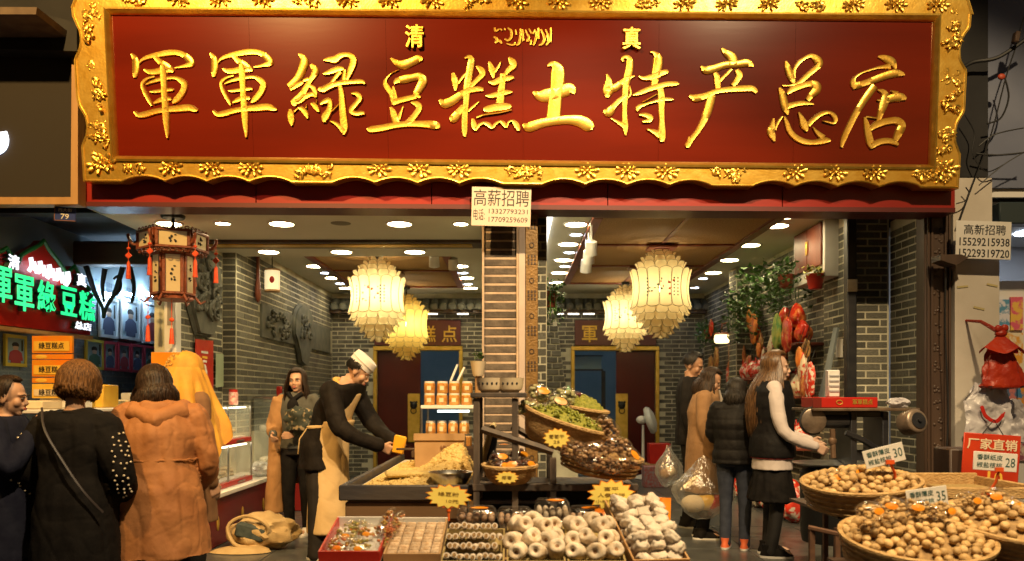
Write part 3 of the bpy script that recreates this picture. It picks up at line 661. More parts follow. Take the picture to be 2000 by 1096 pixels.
# ================================================================ back of the shop: doors, rooms behind, boards and tile eave
BLUEW = mat('blue_grey_paint', (.17, .24, .27), (.21, .28, .31), 3, rough=.7)
DOORR = mat('dark_red_lacquer_door', (.07, .006, .004), (.055, .005, .004), 3, rough=.3)
BOARD = mat('dark_red_board', (.075, .006, .006), rough=.4)
for i, (a, b) in enumerate(DOORS):
    side = 'left' if i == 0 else 'right'
    t = thing('shop_door', f'dark red sliding door with yellow frame and lion knocker at the back of the {side} bay', 'door', ((a+b)/2, 13.5, 0), 'back doors of the shop')
    MB().box(a-.06, a, 13.44, 13.52, 0, 2.06, bev=.008).build('door_jamb', GOLDP, t)
    MB().box(b, b+.06, 13.44, 13.52, 0, 2.06, bev=.008).build('door_jamb', GOLDP, t)
    MB().box(a-.06, b+.06, 13.43, 13.53, 2.06, 2.13, bev=.008).build('door_head', GOLDP, t)
    if i == 0: d0, d1, k0 = a, a+.71, a+.60
    else: d0, d1, k0 = a+.69, b, a+.78
    dr = MB().box(d0, d1, 13.53, 13.57, .01, 2.055).build('door_leaf', DOORR, t)
    pl_ = MB().box(k0-.10, k0+.10, 13.505, 13.528, .55, 1.35, bev=.006).build('yellow_push_plate', GOLDP, dr)
    mb = MB(); mb.ell((k0, 13.50, 1.16), (.06, .03, .065), nu=14, nv=10)
    for sx in (-1, 1): mb.ell((k0+sx*.045, 13.49, 1.21), (.02, .015, .02), nu=8, nv=6); mb.ell((k0+sx*.022, 13.47, 1.17), .012, nu=8, nv=6)
    mb.ell((k0, 13.47, 1.14), (.018, .02, .014), nu=8, nv=6)
    mb.tube([(k0+.045*math.sin(x), 13.475, 1.07-.045*math.cos(x)) for x in [j*.4 for j in range(17)]], .007, 6)
    mb.build('lion_knocker', IRON, dr)
    # room behind
    r0 = struct(f'room_{side}_back', MB().box(a-.8, b+.8, 13.66, 13.68, 2.06, 2.9).box(a-.82, a-.8, 13.66, 16.5, 0, 2.9).box(b+.8, b+.82, 13.66, 16.5, 0, 2.9)
        .box(a-.82, b+.82, 16.5, 16.55, 0, 2.9).box(a-.82, b+.82, 13.66, 16.55, 2.9, 2.95).box(a-.82, b+.82, 13.66, 16.55, -.05, -.004), BLUEW)
    tag(MB().box((a+b)/2-.5, (a+b)/2+.5, 14.6, 14.8, 2.86, 2.899).build('added_room_lamp', mat('added_cool_glow', (.9, .9, .9), emit=(.75, .88, 1), es=11)),  # lamp added out of sight to brighten the room behind
        f'added unseen cool lamp brightening the blue room behind the {side} door', 'tube light')
tag(MB().box(1.05, 1.55, 14.2, 14.24, 1.78, 2.0).box(1.02, 1.58, 14.19, 14.25, 2.0, 2.02, 1).box(1.02, 1.58, 14.19, 14.25, 1.75, 1.78, 1).box(1.02, 1.05, 14.2, 14.24, 0, 1.75, 1).box(1.55, 1.62, 14.2, 14.24, 0, 1.75, 1)
    .build('inner_partition', [mat('pale_blue_pane', (.35, .55, .65), rough=.3), DSTEEL]), 'dark partition with pale blue glass top in the room behind', 'partition')
for body, x, w, label in (('綠豆糕点', -1.55, 1.42, 'dark red board lettered in gold over the left back door'), ('軍軍', 1.70, 1.34, 'dark red board with gold characters over the right back door')):
    b0 = thing('door_signboard', label, 'sign', (x, 13.46, 2.14), 'boards over the back doors')
    MB().box(x-w/2, x+w/2, 13.44, 13.485, 2.14, 2.56, bev=.006).build('board', BOARD, b0)
    for k, c in enumerate(body):
        txt(c, .28, facing((x+(k-(len(body)-1)/2)*w/len(body)*.98-(.1 if len(body) == 2 else 0), 13.437, 2.33)), GOLDP, b0, 'gold_character', .006, fit=(.25, .27), bold=.01)
# tile eave along the back wall
ev = thing('tile_eave', 'grey tiled eave along the top of the back wall', 'eave', (0, 13.4, 2.6))
MB().box(-2.96, 3.16, 13.3, 13.49, 2.66, 2.72).build('eave_board', DWOOD, ev)
tile_me = MB().tube([(0, -.0, .0), (0, .2, .1)], .062, 12).ell((0, -.005, 0), (.062, .012, .062), nu=12, nv=6).mesh('roof_tile'); tile_me.materials.append(STONE)
for k in range(42): link('roof_tile', tile_me, None, ev, (-2.88+k*.147, 13.24, 2.76))
MB().poly([(-2.96, 13.26, 2.72), (3.16, 13.26, 2.72), (3.16, 13.49, 2.9), (-2.96, 13.49, 2.9)], (0, 0, .02)).build('tile_bed', STONE, ev)
for i, x in enumerate([-2.5, -1.9, -1.3, -.8, .75, 1.0, 1.25, 2.1, 2.4, 2.7]):
    tag(MB().box(x-.09, x+.09, 13.30, 13.33, 2.636, 2.655).build('eave_light', mat('lit_eave_bar', (.9, .9, .9), emit=(1, .9, .7), es=3.5)),
        f'{ORD[i]} short light bar from the left under the back tile eave', 'light bar', 'light bars under the tile eave')

# ================================================================ petal chandeliers
SHADE = mat('translucent_cream_shade', (.88, .74, .42), (.82, .66, .34), 12, rough=.6, translucent=.62)
SHADEY = mat('translucent_yellow_shade', (.86, .66, .2), (.82, .6, .16), 12, rough=.6, translucent=.62)
SEAM = mat('shade_wire', (.2, .13, .04), rough=.5)
def petal(w, h, out, name, m, bulge=.022):
    """one scale of the shade: rounded free end, cupped outwards; out > 0 hangs down, out < 0 stands up"""
    nu, nv = 8, 7; vs = []; fs = []; dn = out > 0
    for j in range(nv+1):
        v = j/nv                                      # 0 fixed edge, 1 free rounded end
        for i in range(nu+1):
            u = i/nu*2-1; ww = w/2*(1.0 if v < .5 else math.sqrt(max(0, 1-((v-.5)/.62)**2)))*(.86+.14*min(1, v*3)); z = h*(v-.5)
            r = bulge*(1-u*u)*(.5+.5*v)+abs(out)*v**1.4
            vs.append((r, ww*u, -z if dn else z))
    for j in range(nv):
        for i in range(nu): a = j*(nu+1)+i; fs.append((a, a+1, a+nu+2, a+nu+1))
    me = MB().add(vs, fs).mesh(name, fix=False); me.materials.append(m)
    rim = [vs[j*(nu+1)] for j in range(nv+1)] + [vs[nv*(nu+1)+k] for k in range(1, nu+1)] + [vs[j*(nu+1)+nu] for j in range(nv-1, -1, -1)]
    m2 = MB().tube(rim, .0026, 4, caps=False).mesh('petal_rim'); m2.materials.append(SEAM)
    return me, m2
def drum_panel(w, h, m):
    mb = MB(); nu, nv = 6, 12; vs = []; fs = []
    for j in range(nv+1):
        v = j/nv*2-1
        for i in range(nu+1):
            u = i/nu*2-1; r = .014*(1-u*u) + .035*abs(v)**2.2; z = h/2*v+math.copysign(.02*(1-u*u), v)*(abs(v) > .9)
            vs.append((r, w/2*u*(.9+.1*abs(v)), z))
    for j in range(nv):
        for i in range(nu): a = j*(nu+1)+i; fs.append((a, a+1, a+nu+2, a+nu+1))
    mb.add(vs, fs); me = mb.mesh('long_panel', fix=False); me.materials.append(m)
    rim = [vs[k] for k in range(nu+1)] + [vs[(j+1)*(nu+1)-1] for j in range(1, nv+1)] + [vs[nv*(nu+1)+k] for k in range(nu-1, -1, -1)] + [vs[j*(nu+1)] for j in range(nv-1, 0, -1)]
    b = MB(); b.tube(rim+[rim[0]], .0028, 4, caps=False); m2 = b.mesh('panel_rim'); m2.materials.append(SEAM)
    return me, m2
def chandelier(x, y, top, s, power, m, label, rot, art=True):
    t = thing('petal_chandelier', label, 'chandelier', (x, y, top), 'petal chandeliers')
    MB().tube([(x, y, 2.95), (x, y, top-.05)], .01, 8).lathe([(.05, 2.925), (.06, 2.945), (.06, 2.96)], 16, M=Matrix.Translation((x, y, 0))).build('hanging_rod', IRON, t)
    rings = [(.05, -.035, 6, .10, -1), (.105, -.085, 8, .105, -1), (.16, -.14, 10, .11, -1), (.215, -.20, 12, .11, -1),
             (.255, -.645, 14, .115, 1), (.205, -.715, 12, .115, 1), (.15, -.785, 9, .115, 1), (.09, -.85, 7, .11, 1), (.035, -.905, 5, .09, 1)]
    for k, (r, z, n, h, sgn) in enumerate(rings):
        a, b = petal(2*math.pi*(r+.02)/n*1.12*s, h*s, .042*sgn*s, 'petal', m)
        for j in range(n):
            an = 2*math.pi*(j+.5*(k % 2))/n+rot
            for me, nm in ((a, 'petal'), (b, 'petal_rim')):
                o = link(nm, me, None, t, (x+r*s*math.cos(an), y+r*s*math.sin(an), top+z*s)); o.rotation_euler.z = an
    n = 15; a, b = drum_panel(2*math.pi*.295/n*s, .38*s, m)
    for j in range(n):
        an = 2*math.pi*j/n+rot
        for me, nm in ((a, 'long_panel'), (b, 'panel_rim')):
            o = link(nm, me, None, t, (x+.285*s*math.cos(an), y+.285*s*math.sin(an), top-.43*s)); o.rotation_euler.z = an
    # small ink painting on the drum, facing the street
    if art:
        mb = MB(); random.seed(int(x*100+y))
        for j in range(16):
            an = -math.pi/2+rand(-.22, .22)+(-.35 if j % 2 else .05); zz = top-.43*s+rand(-.09, .09)*s
            q = Vector((x+.314*s*math.cos(an), y+.314*s*math.sin(an), zz)); mb.ell(q, (rand(.006, .016), .004, rand(.005, .014)), j % 2, None, 7, 5)
        mb.build('painted_flowers', [mat('red_paint', (.7, .06, .02), rough=.6), mat('ink_green', (.1, .12, .06), rough=.6)], t)
        for an in (.28, .42, -.62):
            q = Vector((x+.316*s*math.cos(-math.pi/2+an), y+.316*s*math.sin(-math.pi/2+an), top-.43*s)); u = Vector((math.cos(an), math.sin(an), 0))
            mb = MB()
            for j in range(6): mb.box(-.008, .008, -.008, .008, 0, .002, M=frame(q+Vector((0, 0, .09-j*.036)), u, (0, 0, 1)))
            mb.build('painted_writing', INK, t)
    l = bpy.data.lights.new('chandelier_bulb', 'POINT'); l.energy = power; l.color = (1, .84, .52); l.shadow_soft_size = .06
    o = bpy.data.objects.new('chandelier_bulb', l); C.objects.link(o); o.location = (x, y, top-.42*s); adopt(o, t)
    bb = MB(); bb.ell((x, y, top-.42*s), .035, nu=12, nv=8); bb.build('bulb', mat('lit_bulb', (1, 1, .9), emit=(1, .85, .5), es=14), t)
chandelier(1.65, 9.1, 2.93, 1.03, 16, SHADE, 'larger petal chandelier with painted flowers in the right bay, in front', .1)
chandelier(1.65, 11.9, 2.90, 1.0, 30, SHADE, 'farther, brighter petal chandelier in the right bay', .3)
chandelier(-1.6, 9.7, 2.93, 1.03, 34, SHADE, 'larger pale petal chandelier in the left bay above the white cap', .2)
chandelier(-1.6, 12.4, 2.83, 1.03, 26, SHADEY, 'deep yellow petal chandelier behind the pale one in the left bay', .0, False)

# ================================================================ hexagonal palace lantern with tassels
lx, ly = P(338, 500, 7.0).x, 7.0
t = thing('palace_lantern', 'hexagonal red wood palace lantern with orange tassels hanging from the soffit', 'lantern', (lx, ly, 2.84))
lz = lambda py: CAMZ+(HZ-py)*7.0/F
LW = mat('carved_red_wood', (.16, .035, .014), (.24, .06, .022), 20, rough=.5, bump=.5, bscale=60)
LPAN = mat('added_glow_paper', (.62, .5, .28), (.55, .43, .23), 6, rough=.7, emit=(1, .72, .34), es=.05)  # the lantern is unlit; a faint glow is put into its paper
MB().lathe([(.09, 2.82), (.10, 2.835), (.10, 2.849)], 20, M=Matrix.Translation((lx, ly, 0))).tube([(lx, ly, 2.83), (lx, ly, lz(455))], .014, 8).build('canopy', IRON, t)
def hexpt(r, k, z, off=22): a = R(60*k+off); return Vector((lx+r*math.cos(a), ly+r*math.sin(a), z))
OFF = 0
for (r, z0, z1, nm) in ((.275, lz(493), lz(456), 'upper_panel'), (.17, lz(578), lz(497), 'lower_panel')):
    for k in range(6):
        a0, a1 = hexpt(r, k, z0), hexpt(r, k+1, z0); u = (a1-a0).normalized(); w = (a1-a0).length
        Mx = frame(a0, u, (0, 0, 1)); h = z1-z0; b = .022
        mb = MB(); mb.box(0, w, 0, b, -.018, .018, M=Mx, bev=.004).box(0, w, h-b, h, -.018, .018, M=Mx, bev=.004).box(0, b*1.3, b, h-b, -.018, .018, M=Mx, bev=.004).box(w-b*1.3, w, b, h-b, -.018, .018, M=Mx, bev=.004)
        fr = mb.build('panel_frame', LW, t)
        MB().box(b*1.3, w-b*1.3, b, h-b, -.004, .004, M=Mx).build(nm, LPAN, t)
        n = u.cross(Vector((0, 0, 1)))
        mb = MB(); random.seed(k)
        for q in range(7):
            c = a0+u*(w*.5+rand(-.2, .2)*w*.5)+Vector((0, 0, h*(.3+.45*rand(0, 1))))
            mb.ell(c+n*.006, (rand(.006, .016), .003, rand(.004, .014)), nu=6, nv=4)
        mb.build('ink_painting', INK, fr)
        # fretwork scrolls along top and bottom
        for zz, s_ in ((z1+.012, 1), (z0-.012, -1)):
            mb = MB()
            for q in range(5):
                c = a0+u*(w*(q+.5)/5); c.z = zz
                mb.tube([c+u*(.016*math.cos(x))+Vector((0, 0, s_*.012*math.sin(x))) for x in [j*.8 for j in range(9)]], .005, 5)
            mb.build('fretwork', LW, fr)
for k in range(6):   # brackets and tassels on the corners
    tip = hexpt(.345, k, lz(470)); a0 = hexpt(.275, k, lz(480))
    MB().tube(spline([tuple(a0), tuple((a0+tip)/2+Vector((0, 0, -.03))), tuple(tip+Vector((0, 0, .0))), tuple(tip+Vector((0, 0, .035)))], 4), [.014]*12+[.006], 6).build('corner_bracket', LW, t)
    mb = MB(); mb.tube([tip, tip-Vector((0, 0, .34))], .003, 5)
    mb.box(-.022, .022, -.006, .006, -.022, .022, M=Matrix.Translation(tip-Vector((0, 0, .15))) @ Matrix.Rotation(R(45), 4, 'Y'), bev=.004)
    mb.ell(tip-Vector((0, 0, .09)), (.018, .01, .012), nu=8, nv=5)
    mb.lathe([(.008, -.2), (.014, -.215), (.02, -.32), (.022, -.345)], 9, M=Matrix.Translation(tip))
    mb.build('tassel', mat('orange_silk', (.75, .09, .015), (.6, .05, .01), 40, rough=.6), t)
    tip = hexpt(.2, k, lz(585))
    MB().tube([hexpt(.17, k, lz(578)), hexpt(.22, k, lz(592)), hexpt(.26, k, lz(586))], [.012, .01, .006], 6).build('lower_bracket', LW, t)
for dx, py in ((-.17, 640), (.03, 645)):
    c = Vector((lx+dx, ly-.1, 0)); mb = MB(); z1 = lz(588); z0 = lz(py)
    mb.tube([(c.x, c.y, z1), (c.x, c.y, z0)], .003, 5); mb.lathe([(.008, z0+.01), (.014, z0), (.02, z0-.1), (.022, z0-.125)], 9, M=Matrix.Translation((c.x, c.y, 0)))
    mb.ell((c.x, c.y, z0+.08), (.022, .01, .018), nu=8, nv=5); mb.build('tassel', MATS['orange_silk'], t)
MB().lathe([(.02, lz(560)), (.17, lz(582)), (.18, lz(586)), (.05, lz(590))], 6, M=Matrix.Translation((lx, ly, 0))).build('base_plate', LW, t)

# ================================================================ carved stone reliefs on the left wall
def carving(o, u, w, h, seed, n):
    """scrolls carved in a field w x h on a wall face (local x along u, z proud)"""
    random.seed(seed); mb = MB(); Mx = frame(o, u, (0, 0, 1))
    for k in range(n):
        cx, cy, r0, a0, sg_ = rand(.1, .9)*w, rand(.1, .9)*h, rand(.08, .2)*h, rand(0, 6.28), random.choice((-1, 1))
        mb.tube([(cx+r0*(1-t_)*math.cos(a0+sg_*t_*6), cy+r0*(1-t_)*math.sin(a0+sg_*t_*6), .014) for t_ in [i/14 for i in range(15)]], [.01+.016*math.sin(math.pi*(i+1)/16) for i in range(15)], 6, 0, Mx)
    return mb
t = thing('stone_relief', 'long carved grey stone relief on the left brick wall behind the chandeliers', 'relief', (-2.96, 9.7, 2.0))
MB().box(-2.985, -2.945, 9.65, 13.3, 2.0, 2.4, bev=.008).build('relief_slab', STONE, t)
carving((-2.945, 9.7, 2.03), (0, 1, 0), 1.2, .34, 3, 26).build('relief_carving', STONE, t)
t = thing('stone_medallion', 'pointed round stone medallion carved on the left wall relief', 'relief', (-2.94, 11.5, 1.95))
pts = [(-2.944, 11.5+.52*math.cos(a)*(1 if math.sin(a) > -.3 else .85), 2.22+.36*math.sin(a)-(.1 if math.sin(a) < -.9 else 0)) for a in [i*2*math.pi/28 for i in range(28)]]
MB().poly(pts, (.05, 0, 0)).tube(pts+[pts[0]], .03, 6).build('medallion_disc', STONE, t)
carving((-2.90, 11.15, 2.0), (0, 1, 0), .7, .45, 5, 16).build('medallion_carving', STONE, t)
t = thing('stone_plaque', 'dark carved stone plaque with pointed foot on the wall behind the palace lantern', 'relief', (-3.1, 8.15, 1.9))
pts = [(-3.105, 8.2+.42*math.cos(a), 2.42+.36*math.sin(a)) for a in [i*math.pi/14 for i in range(15)]] + [(-3.105, 7.86, 2.15), (-3.105, 8.02, 1.93), (-3.105, 8.38, 1.93), (-3.105, 8.54, 2.15)]
pts = pts[:15] + pts[15:]
MB().poly(pts, (.06, 0, 0)).tube(pts+[pts[0]], .03, 6).build('plaque_slab', STONE, t)
carving((-3.04, 7.85, 2.05), (0, 1, 0), .7, .65, 9, 26).build('plaque_carving', STONE, t)
tag(MB().box(-3.16, -3.05, 7.44, 7.555, 0, 2.849, 0, bev=.006).box(-3.13, -3.08, 7.436, 7.44, 1.95, 2.2, 1).build('white_post', [PAPER, mat('grey_print', (.25, .22, .2), rough=.6)]), 'narrow white post with a small printed strip below the palace lantern', 'post')
# posters on that wall
q = [W(381, 662, -3.09), W(416, 666, -3.09), W(416, 785, -3.09), W(381, 800, -3.09)]
t = thing('red_poster', 'red poster with a white ice cream shape beside the stone plaque', 'poster', q[3])
MB().poly(q, (.004, 0, 0)).build('poster_sheet', REDP, t)
c = (q[0]+q[2])/2
MB().ell(c+Vector((.006, 0, -.02)), (.003, .07, .06), nu=12).ell(c+Vector((.006, 0, .03)), (.003, .045, .04), nu=12).poly([c+Vector((.006, -.06, -.05)), c+Vector((.006, .06, -.05)), c+Vector((.006, 0, -.2))], (.002, 0, 0)).build('ice_cream_print', PAPER, t)
for k, zz in enumerate((.19, .14, .10)): MB().box(.004, .007, -.09+.02*k, .09-.02*k, -.012, .012, M=Matrix.Translation(c+Vector((0, 0, zz)))).build('poster_print', [PAPER, YELP, PAPER][k], t)
tag(MB().poly([W(421, 690, -3.09), W(436, 692, -3.09), W(436, 755, -3.09), W(421, 757, -3.09)], (.004, 0, 0)).build('green_notice', mat('pale_green_paper', (.35, .42, .28), rough=.7)), 'small pale green notice next to the red poster', 'notice')
# wall lantern, left
t = thing('wall_lantern', 'cylindrical paper lantern hanging from a red wooden wall bracket', 'wall lamp', (-2.96, 9.45, 2.1))
Y = 9.45; b = P(497, 540, Y); k = Y/F
mb = MB(); mb.lathe([(.015, -.30), (.055, -.27), (.075, -.2), (.06, -.1), (.045, -.03), (.04, .28), (.012, .3)], 14, M=Matrix.Translation((-2.93, Y, b.z)) @ Matrix.Diagonal((.45, 1, 1, 1)))
mb.tube([(-2.93, Y, b.z+.26), (-2.66, Y-.03, b.z+.24)], .018, 8); mb.build('bracket', RWOOD, t)
lc = Vector((-2.76, Y-.02, b.z-.05)); MB().tube([lc+Vector((0, 0, .28)), lc+Vector((0, 0, .12))], .006, 6).build('hook', IRON, t)
MB().lathe([(.07, -.125), (.085, -.11), (.085, .11), (.07, .125)], 18, M=Matrix.Translation(lc)).build('lantern_paper', mat('lit_white_paper', (.8, .72, .5), (.75, .62, .4), 8, emit=(1, .8, .45), es=.75, rough=.7), t)
MB().ell(lc+Vector((.02, -.083, 0)), (.03, .006, .04), nu=8, nv=6).build('red_flower_print', REDP, t)
for q_ in ([(.09, .11), (.09, .13), (.06, .135)], [(.09, -.13), (.09, -.11), (.06, -.105)]): MB().lathe(q_, 18, M=Matrix.Translation(lc)).build('lantern_rim', TAN, t)
# track spots
def spot(x, y, z, label, grp, big=False):
    t = thing('track_spotlight', label, 'spotlight', (x, y, z), grp)
    MB().tube([(x, y, 3.0 if z > 2.85 else 2.99), (x, y, z)], .012, 6).build('stem', WHITE, t)
    MB().lathe([(.03, .05), (.055, .04), (.06, -.09), (.055, -.09)], 16, M=Matrix.Translation((x, y, z)) @ Matrix.Rotation(R(25), 4, 'X')).build('spot_body', WHITE, t)
    MB().lathe([(.001, -.088), (.052, -.088)], 16, caps=False, M=Matrix.Translation((x, y, z)) @ Matrix.Rotation(R(25), 4, 'X')).build('lit_lens', LAMPW, t)
for i, (px, py, zz) in enumerate(((1155, 480, 2.80), (1150, 497, 2.76), (1145, 515, 2.80))):
    Y = 7.9+.35*i; p = P(px, py, Y); spot(p.x, Y, p.z, f'{ORD[i]} white track spotlight counted inward beside the bamboo ceiling', 'track spotlights of the right bay')
for i, (px, py) in enumerate(((848, 506), (885, 512))):
    Y = 9.4+i*.5; p = P(px, py, Y); spot(p.x, Y, p.z, f'{ORD[i]} white track spotlight from the left beside the left chandelier', 'track spotlights of the left bay')

# ================================================================ fittings on the right wall
t = thing('wall_cabinet', 'high wall cabinet with two red-brown wooden doors and white underside', 'cabinet', (3.08, 8.25, 2.45))
MB().box(2.985, 3.165, 7.82, 8.68, 2.45, 2.995, bev=.006).build('cabinet_box', PAPER, t)
for a, b in ((7.87, 8.235), (8.245, 8.61)):
    d = MB().box(2.965, 2.984, a, b, 2.57, 2.985, bev=.005).build('cabinet_door', RWOOD, t)
    MB().box(2.955, 2.964, (8.215 if a < 8 else 8.25), (8.23 if a < 8 else 8.265), 2.72, 2.86, bev=.003).build('door_plate', GOLDP, d)
tag(MB().box(3.03, 3.118, 7.40, 7.49, 0, 2.99, 0, bev=.01).box(3.03, 3.118, 7.395, 7.40, 2.25, 2.36, 1).build('steel_post', [DSTEEL, STEEL]), 'dark blue steel post beside the right brick pier', 'post')
# dark carved pilaster
t = thing('carved_pilaster', 'dark carved wooden pilaster between the brick pier and the white wall', 'pilaster', (3.5, 6.8, 0))
MB().box(3.40, 3.62, 6.75, 6.9, 0, 2.83, bev=.01).build('shaft', DWOOD, t)
for x in (3.425, 3.455, 3.565, 3.6): MB().box(x-.009, x+.009, 6.73, 6.75, 0, 2.82, bev=.004).build('moulding', DWOOD, t)
for k in range(16):
    z = .3+k*.155; mb = MB(); random.seed(k)
    for j in range(6): mb.ell((3.51+rand(-.03, .03), 6.748, z+rand(-.05, .05)), (.013, .006, .013), nu=8, nv=5)
    mb.build('carved_rosette', DWOOD, t)
# white wall to the right and the shop next door
WW = mat('dirty_white_plaster', (.52, .47, .40), (.60, .55, .48), 3, rough=.75, bump=.15, bscale=25)
struct('wall_white', MB().box(3.625, 3.99, 6.7, 6.9, -.12, 2.55, bev=.006).box(3.63, 3.95, 6.74, 6.9, 2.55, 3.1), WW)
for i, (px, py) in enumerate(((1880, 560), (1938, 557), (1912, 602))):
    p = P(px, py, 6.695); tag(MB().box(-.045, .045, -.008, .008, 0, .002, M=facing(p) @ Matrix.Rotation(rand(-.4, .3), 4, 'Z')).build('tape_scrap', mat('old_tape', (.5, .42, .2), rough=.5)), f'{ORD[i]} scrap of old yellow tape from the left on the white wall', 'tape')
nb = struct('wall_next_shop', MB().box(3.7, 8, 9.2, 9.3, -.12, 3.2).box(7.9, 8, 6.9, 9.2, -.12, 3.2), mat('white_shop_wall', (.72, .72, .74), rough=.7))
struct('ceiling_next_shop', MB().box(3.96, 8, 6.9, 9.3, 2.98, 3.05), WHITE)
struct('wall_upper_right', MB().box(3.97, 9, 6.86, 6.94, 3.05, 6), mat('bluish_wall', (.15, .17, .25), (.19, .21, .29), 2, rough=.7))
tag(MB().box(4.0, 4.5, 6.72, 6.86, 2.72, 2.9, bev=.01).build('roller_shutter_box', mat('dark_green_metal', (.03, .045, .05), rough=.4)), 'dark green roller shutter box over the shop next door', 'shutter box')
tag(MB().lathe([(.001, 2.97), (.13, 2.97)], 20, caps=False, M=Matrix.Translation((4.75, 7.5, 0))).build('next_shop_downlight', LAMPB), 'bright white downlight in the shop next door', 'ceiling light')
tag(MB().lathe([(.001, 2.97), (.13, 2.97)], 20, caps=False, M=Matrix.Translation((5.3, 8.4, 0))).build('next_shop_downlight', LAMPB), 'second white downlight deeper in the shop next door', 'ceiling light')
cols = [((.1, .3, .5), (.7, .7, .8)), ((.7, .12, .2), (.8, .5, .1)), ((.75, .35, .05), (.8, .7, .5)), ((.08, .16, .3), (.6, .2, .2)), ((.05, .22, .45), (.7, .3, .05)), ((.3, .1, .15), (.7, .6, .5))]
for i, (x0, x1, y0, y1) in enumerate(((1952, 1972, 585, 645), (1974, 1998, 580, 645), (1955, 1998, 650, 745), (1962, 1985, 745, 790), (1988, 2012, 745, 800), (1978, 2020, 800, 900))):
    a, b = P(x0, y1, 7.4), P(x1, y0, 7.4)
    tag(MB().box(a.x, b.x, 7.4, 7.42, a.z, b.z).build('snack_poster', mat(f'poster_print_{i}', cols[i][0], cols[i][1], 16, rough=.3, lo=.45, hi=.55)),
        ['blue and white', 'pink', 'orange', 'dark green and pink', 'blue and orange', 'wine coloured'][i]+' snack poster on the rack of the shop next door', 'poster', 'posters next door')
struct('rack_next_shop', MB().box(4.05, 5.2, 7.43, 7.5, -.1, 2.35), WHITE)
# notices with phone numbers
def notice(px, py, Y, w, h, lines, label, tilt=0., m=PAPER):
    t = thing('recruitment_notice', label, 'notice', P(px, py, Y), 'recruitment notices'); k = Y/F
    Mx = facing(P(px, py, Y)) @ Matrix.Rotation(tilt, 4, 'Z')
    MB().box(-w*k/2, w*k/2, -h*k/2, h*k/2, -.006, 0, M=Mx, bev=.002).build('notice_sheet', m, t)
    for body, cx, cy, fw, fh, bold in lines:
        txt(body, fh*k, Mx @ Matrix.Translation((cx*k, cy*k, .0005)), INK, t, 'printed_line', .0006, fit=(fw*k, fh*k), bold=bold)
notice(979, 404, 6.45, 116, 76, [('高薪招聘', 0, 17, 108, 32, 0.), ('电话:', -43, -16, 22, 22, .0), ('13327793231', 14, -9, 76, 9, .0), ('17709259609', 14, -25, 76, 10, .0)], 'pale recruitment notice with black characters hung on the central pillar', R(-1.5), mat('pinkish_card', (.62, .5, .42), rough=.6))
notice(1921, 469, 6.55, 108, 74, [('高新招聘', 2, 20, 82, 20, .006), ('15529215938', 2, -4, 98, 16, .012), ('15229319720', 2, -26, 98, 16, .012)], 'white recruitment notice with two phone numbers above the white wall', R(-1.8))
tag(MB().poly([P(1838, 497, 6.5), P(1878, 497, 6.5), P(1892, 503, 6.5), P(1878, 512, 6.5), P(1868, 518, 6.5), P(1838, 508, 6.5)], (0, .15, 0)).build('wood_bracket', DWOOD), 'splintered dark wooden bracket below the white notice', 'bracket')

# ---- dark corner with cables at the upper right
tag(MB().box(3.58, 3.94, 6.78, 6.88, 3.12, 5.4).build('void_board', BLACK), 'tall black board standing in for the dark void behind the cables at the sign end', 'meter box')  # black sheet put in for the dark void behind the cables
CAB = mat('black_cable', (.015, .015, .016), rough=.5)
cables = [([(1870, 140), (1900, 122), (1950, 112), (2010, 72)], .02, 'thick sagging black cable running off to the upper right'), ([(1912, 285), (1945, 262), (2010, 248)], .007, 'thin cable crossing the bluish wall, upper of two'), ([(1905, 300), (1950, 303), (2010, 297)], .009, 'dark cable crossing the bluish wall, middle'),
 ([(1912, 362), (1960, 322), (2010, 292)], .006, 'pale cable slanting up across the bluish wall'), ([(1985, 90), (1965, 150), (1935, 265), (1900, 360), (1874, 432)], .007, 'long straight cable slanting down to the white notice'), ([(1962, 150), (1970, 190), (1955, 230), (1928, 242)], .009, 'black cable loop hanging in front of the bluish wall'),
 ([(1885, 225), (1903, 260), (1900, 300), (1925, 335), (1960, 322)], .006, 'drooping dark red cable beside the sign end'), ([(2005, 20), (1992, 60), (1985, 90)], .008, 'short twisted cable at the upper right corner'), ([(1868, 398), (1885, 392), (1893, 378), (1886, 366)], .006, 'small curl of cable under the sign end'),
 ([(1848, 505), (1846, 640), (1852, 800), (1846, 930)], .008, 'thin cable running down the edge of the white wall')]
for pts, r, label in cables:
    q = spline([tuple(P(x, y, 6.66-.0006*abs(x-1900))) for x, y in pts], 8); tag(MB().tube(q, r*.8, 7).build('cable', CAB), label, 'cable', 'cables at the sign end')
tag(MB().box(-.02, .02, -.03, .03, -.04, .05, M=Matrix.Translation(P(1984, 75, 6.55)) @ Matrix.Rotation(.2, 4, 'Y'), bev=.008).build('cable_clamp', DWOOD), 'grey insulator clamp where the cables meet at upper right', 'clamp')
tag(MB().ell(P(1956, 150, 6.58), (.03, .02, .025)).build('orange_plug', mat('dull_orange', (.45, .07, .03), rough=.5)), 'small dull orange connector among the cables', 'connector')

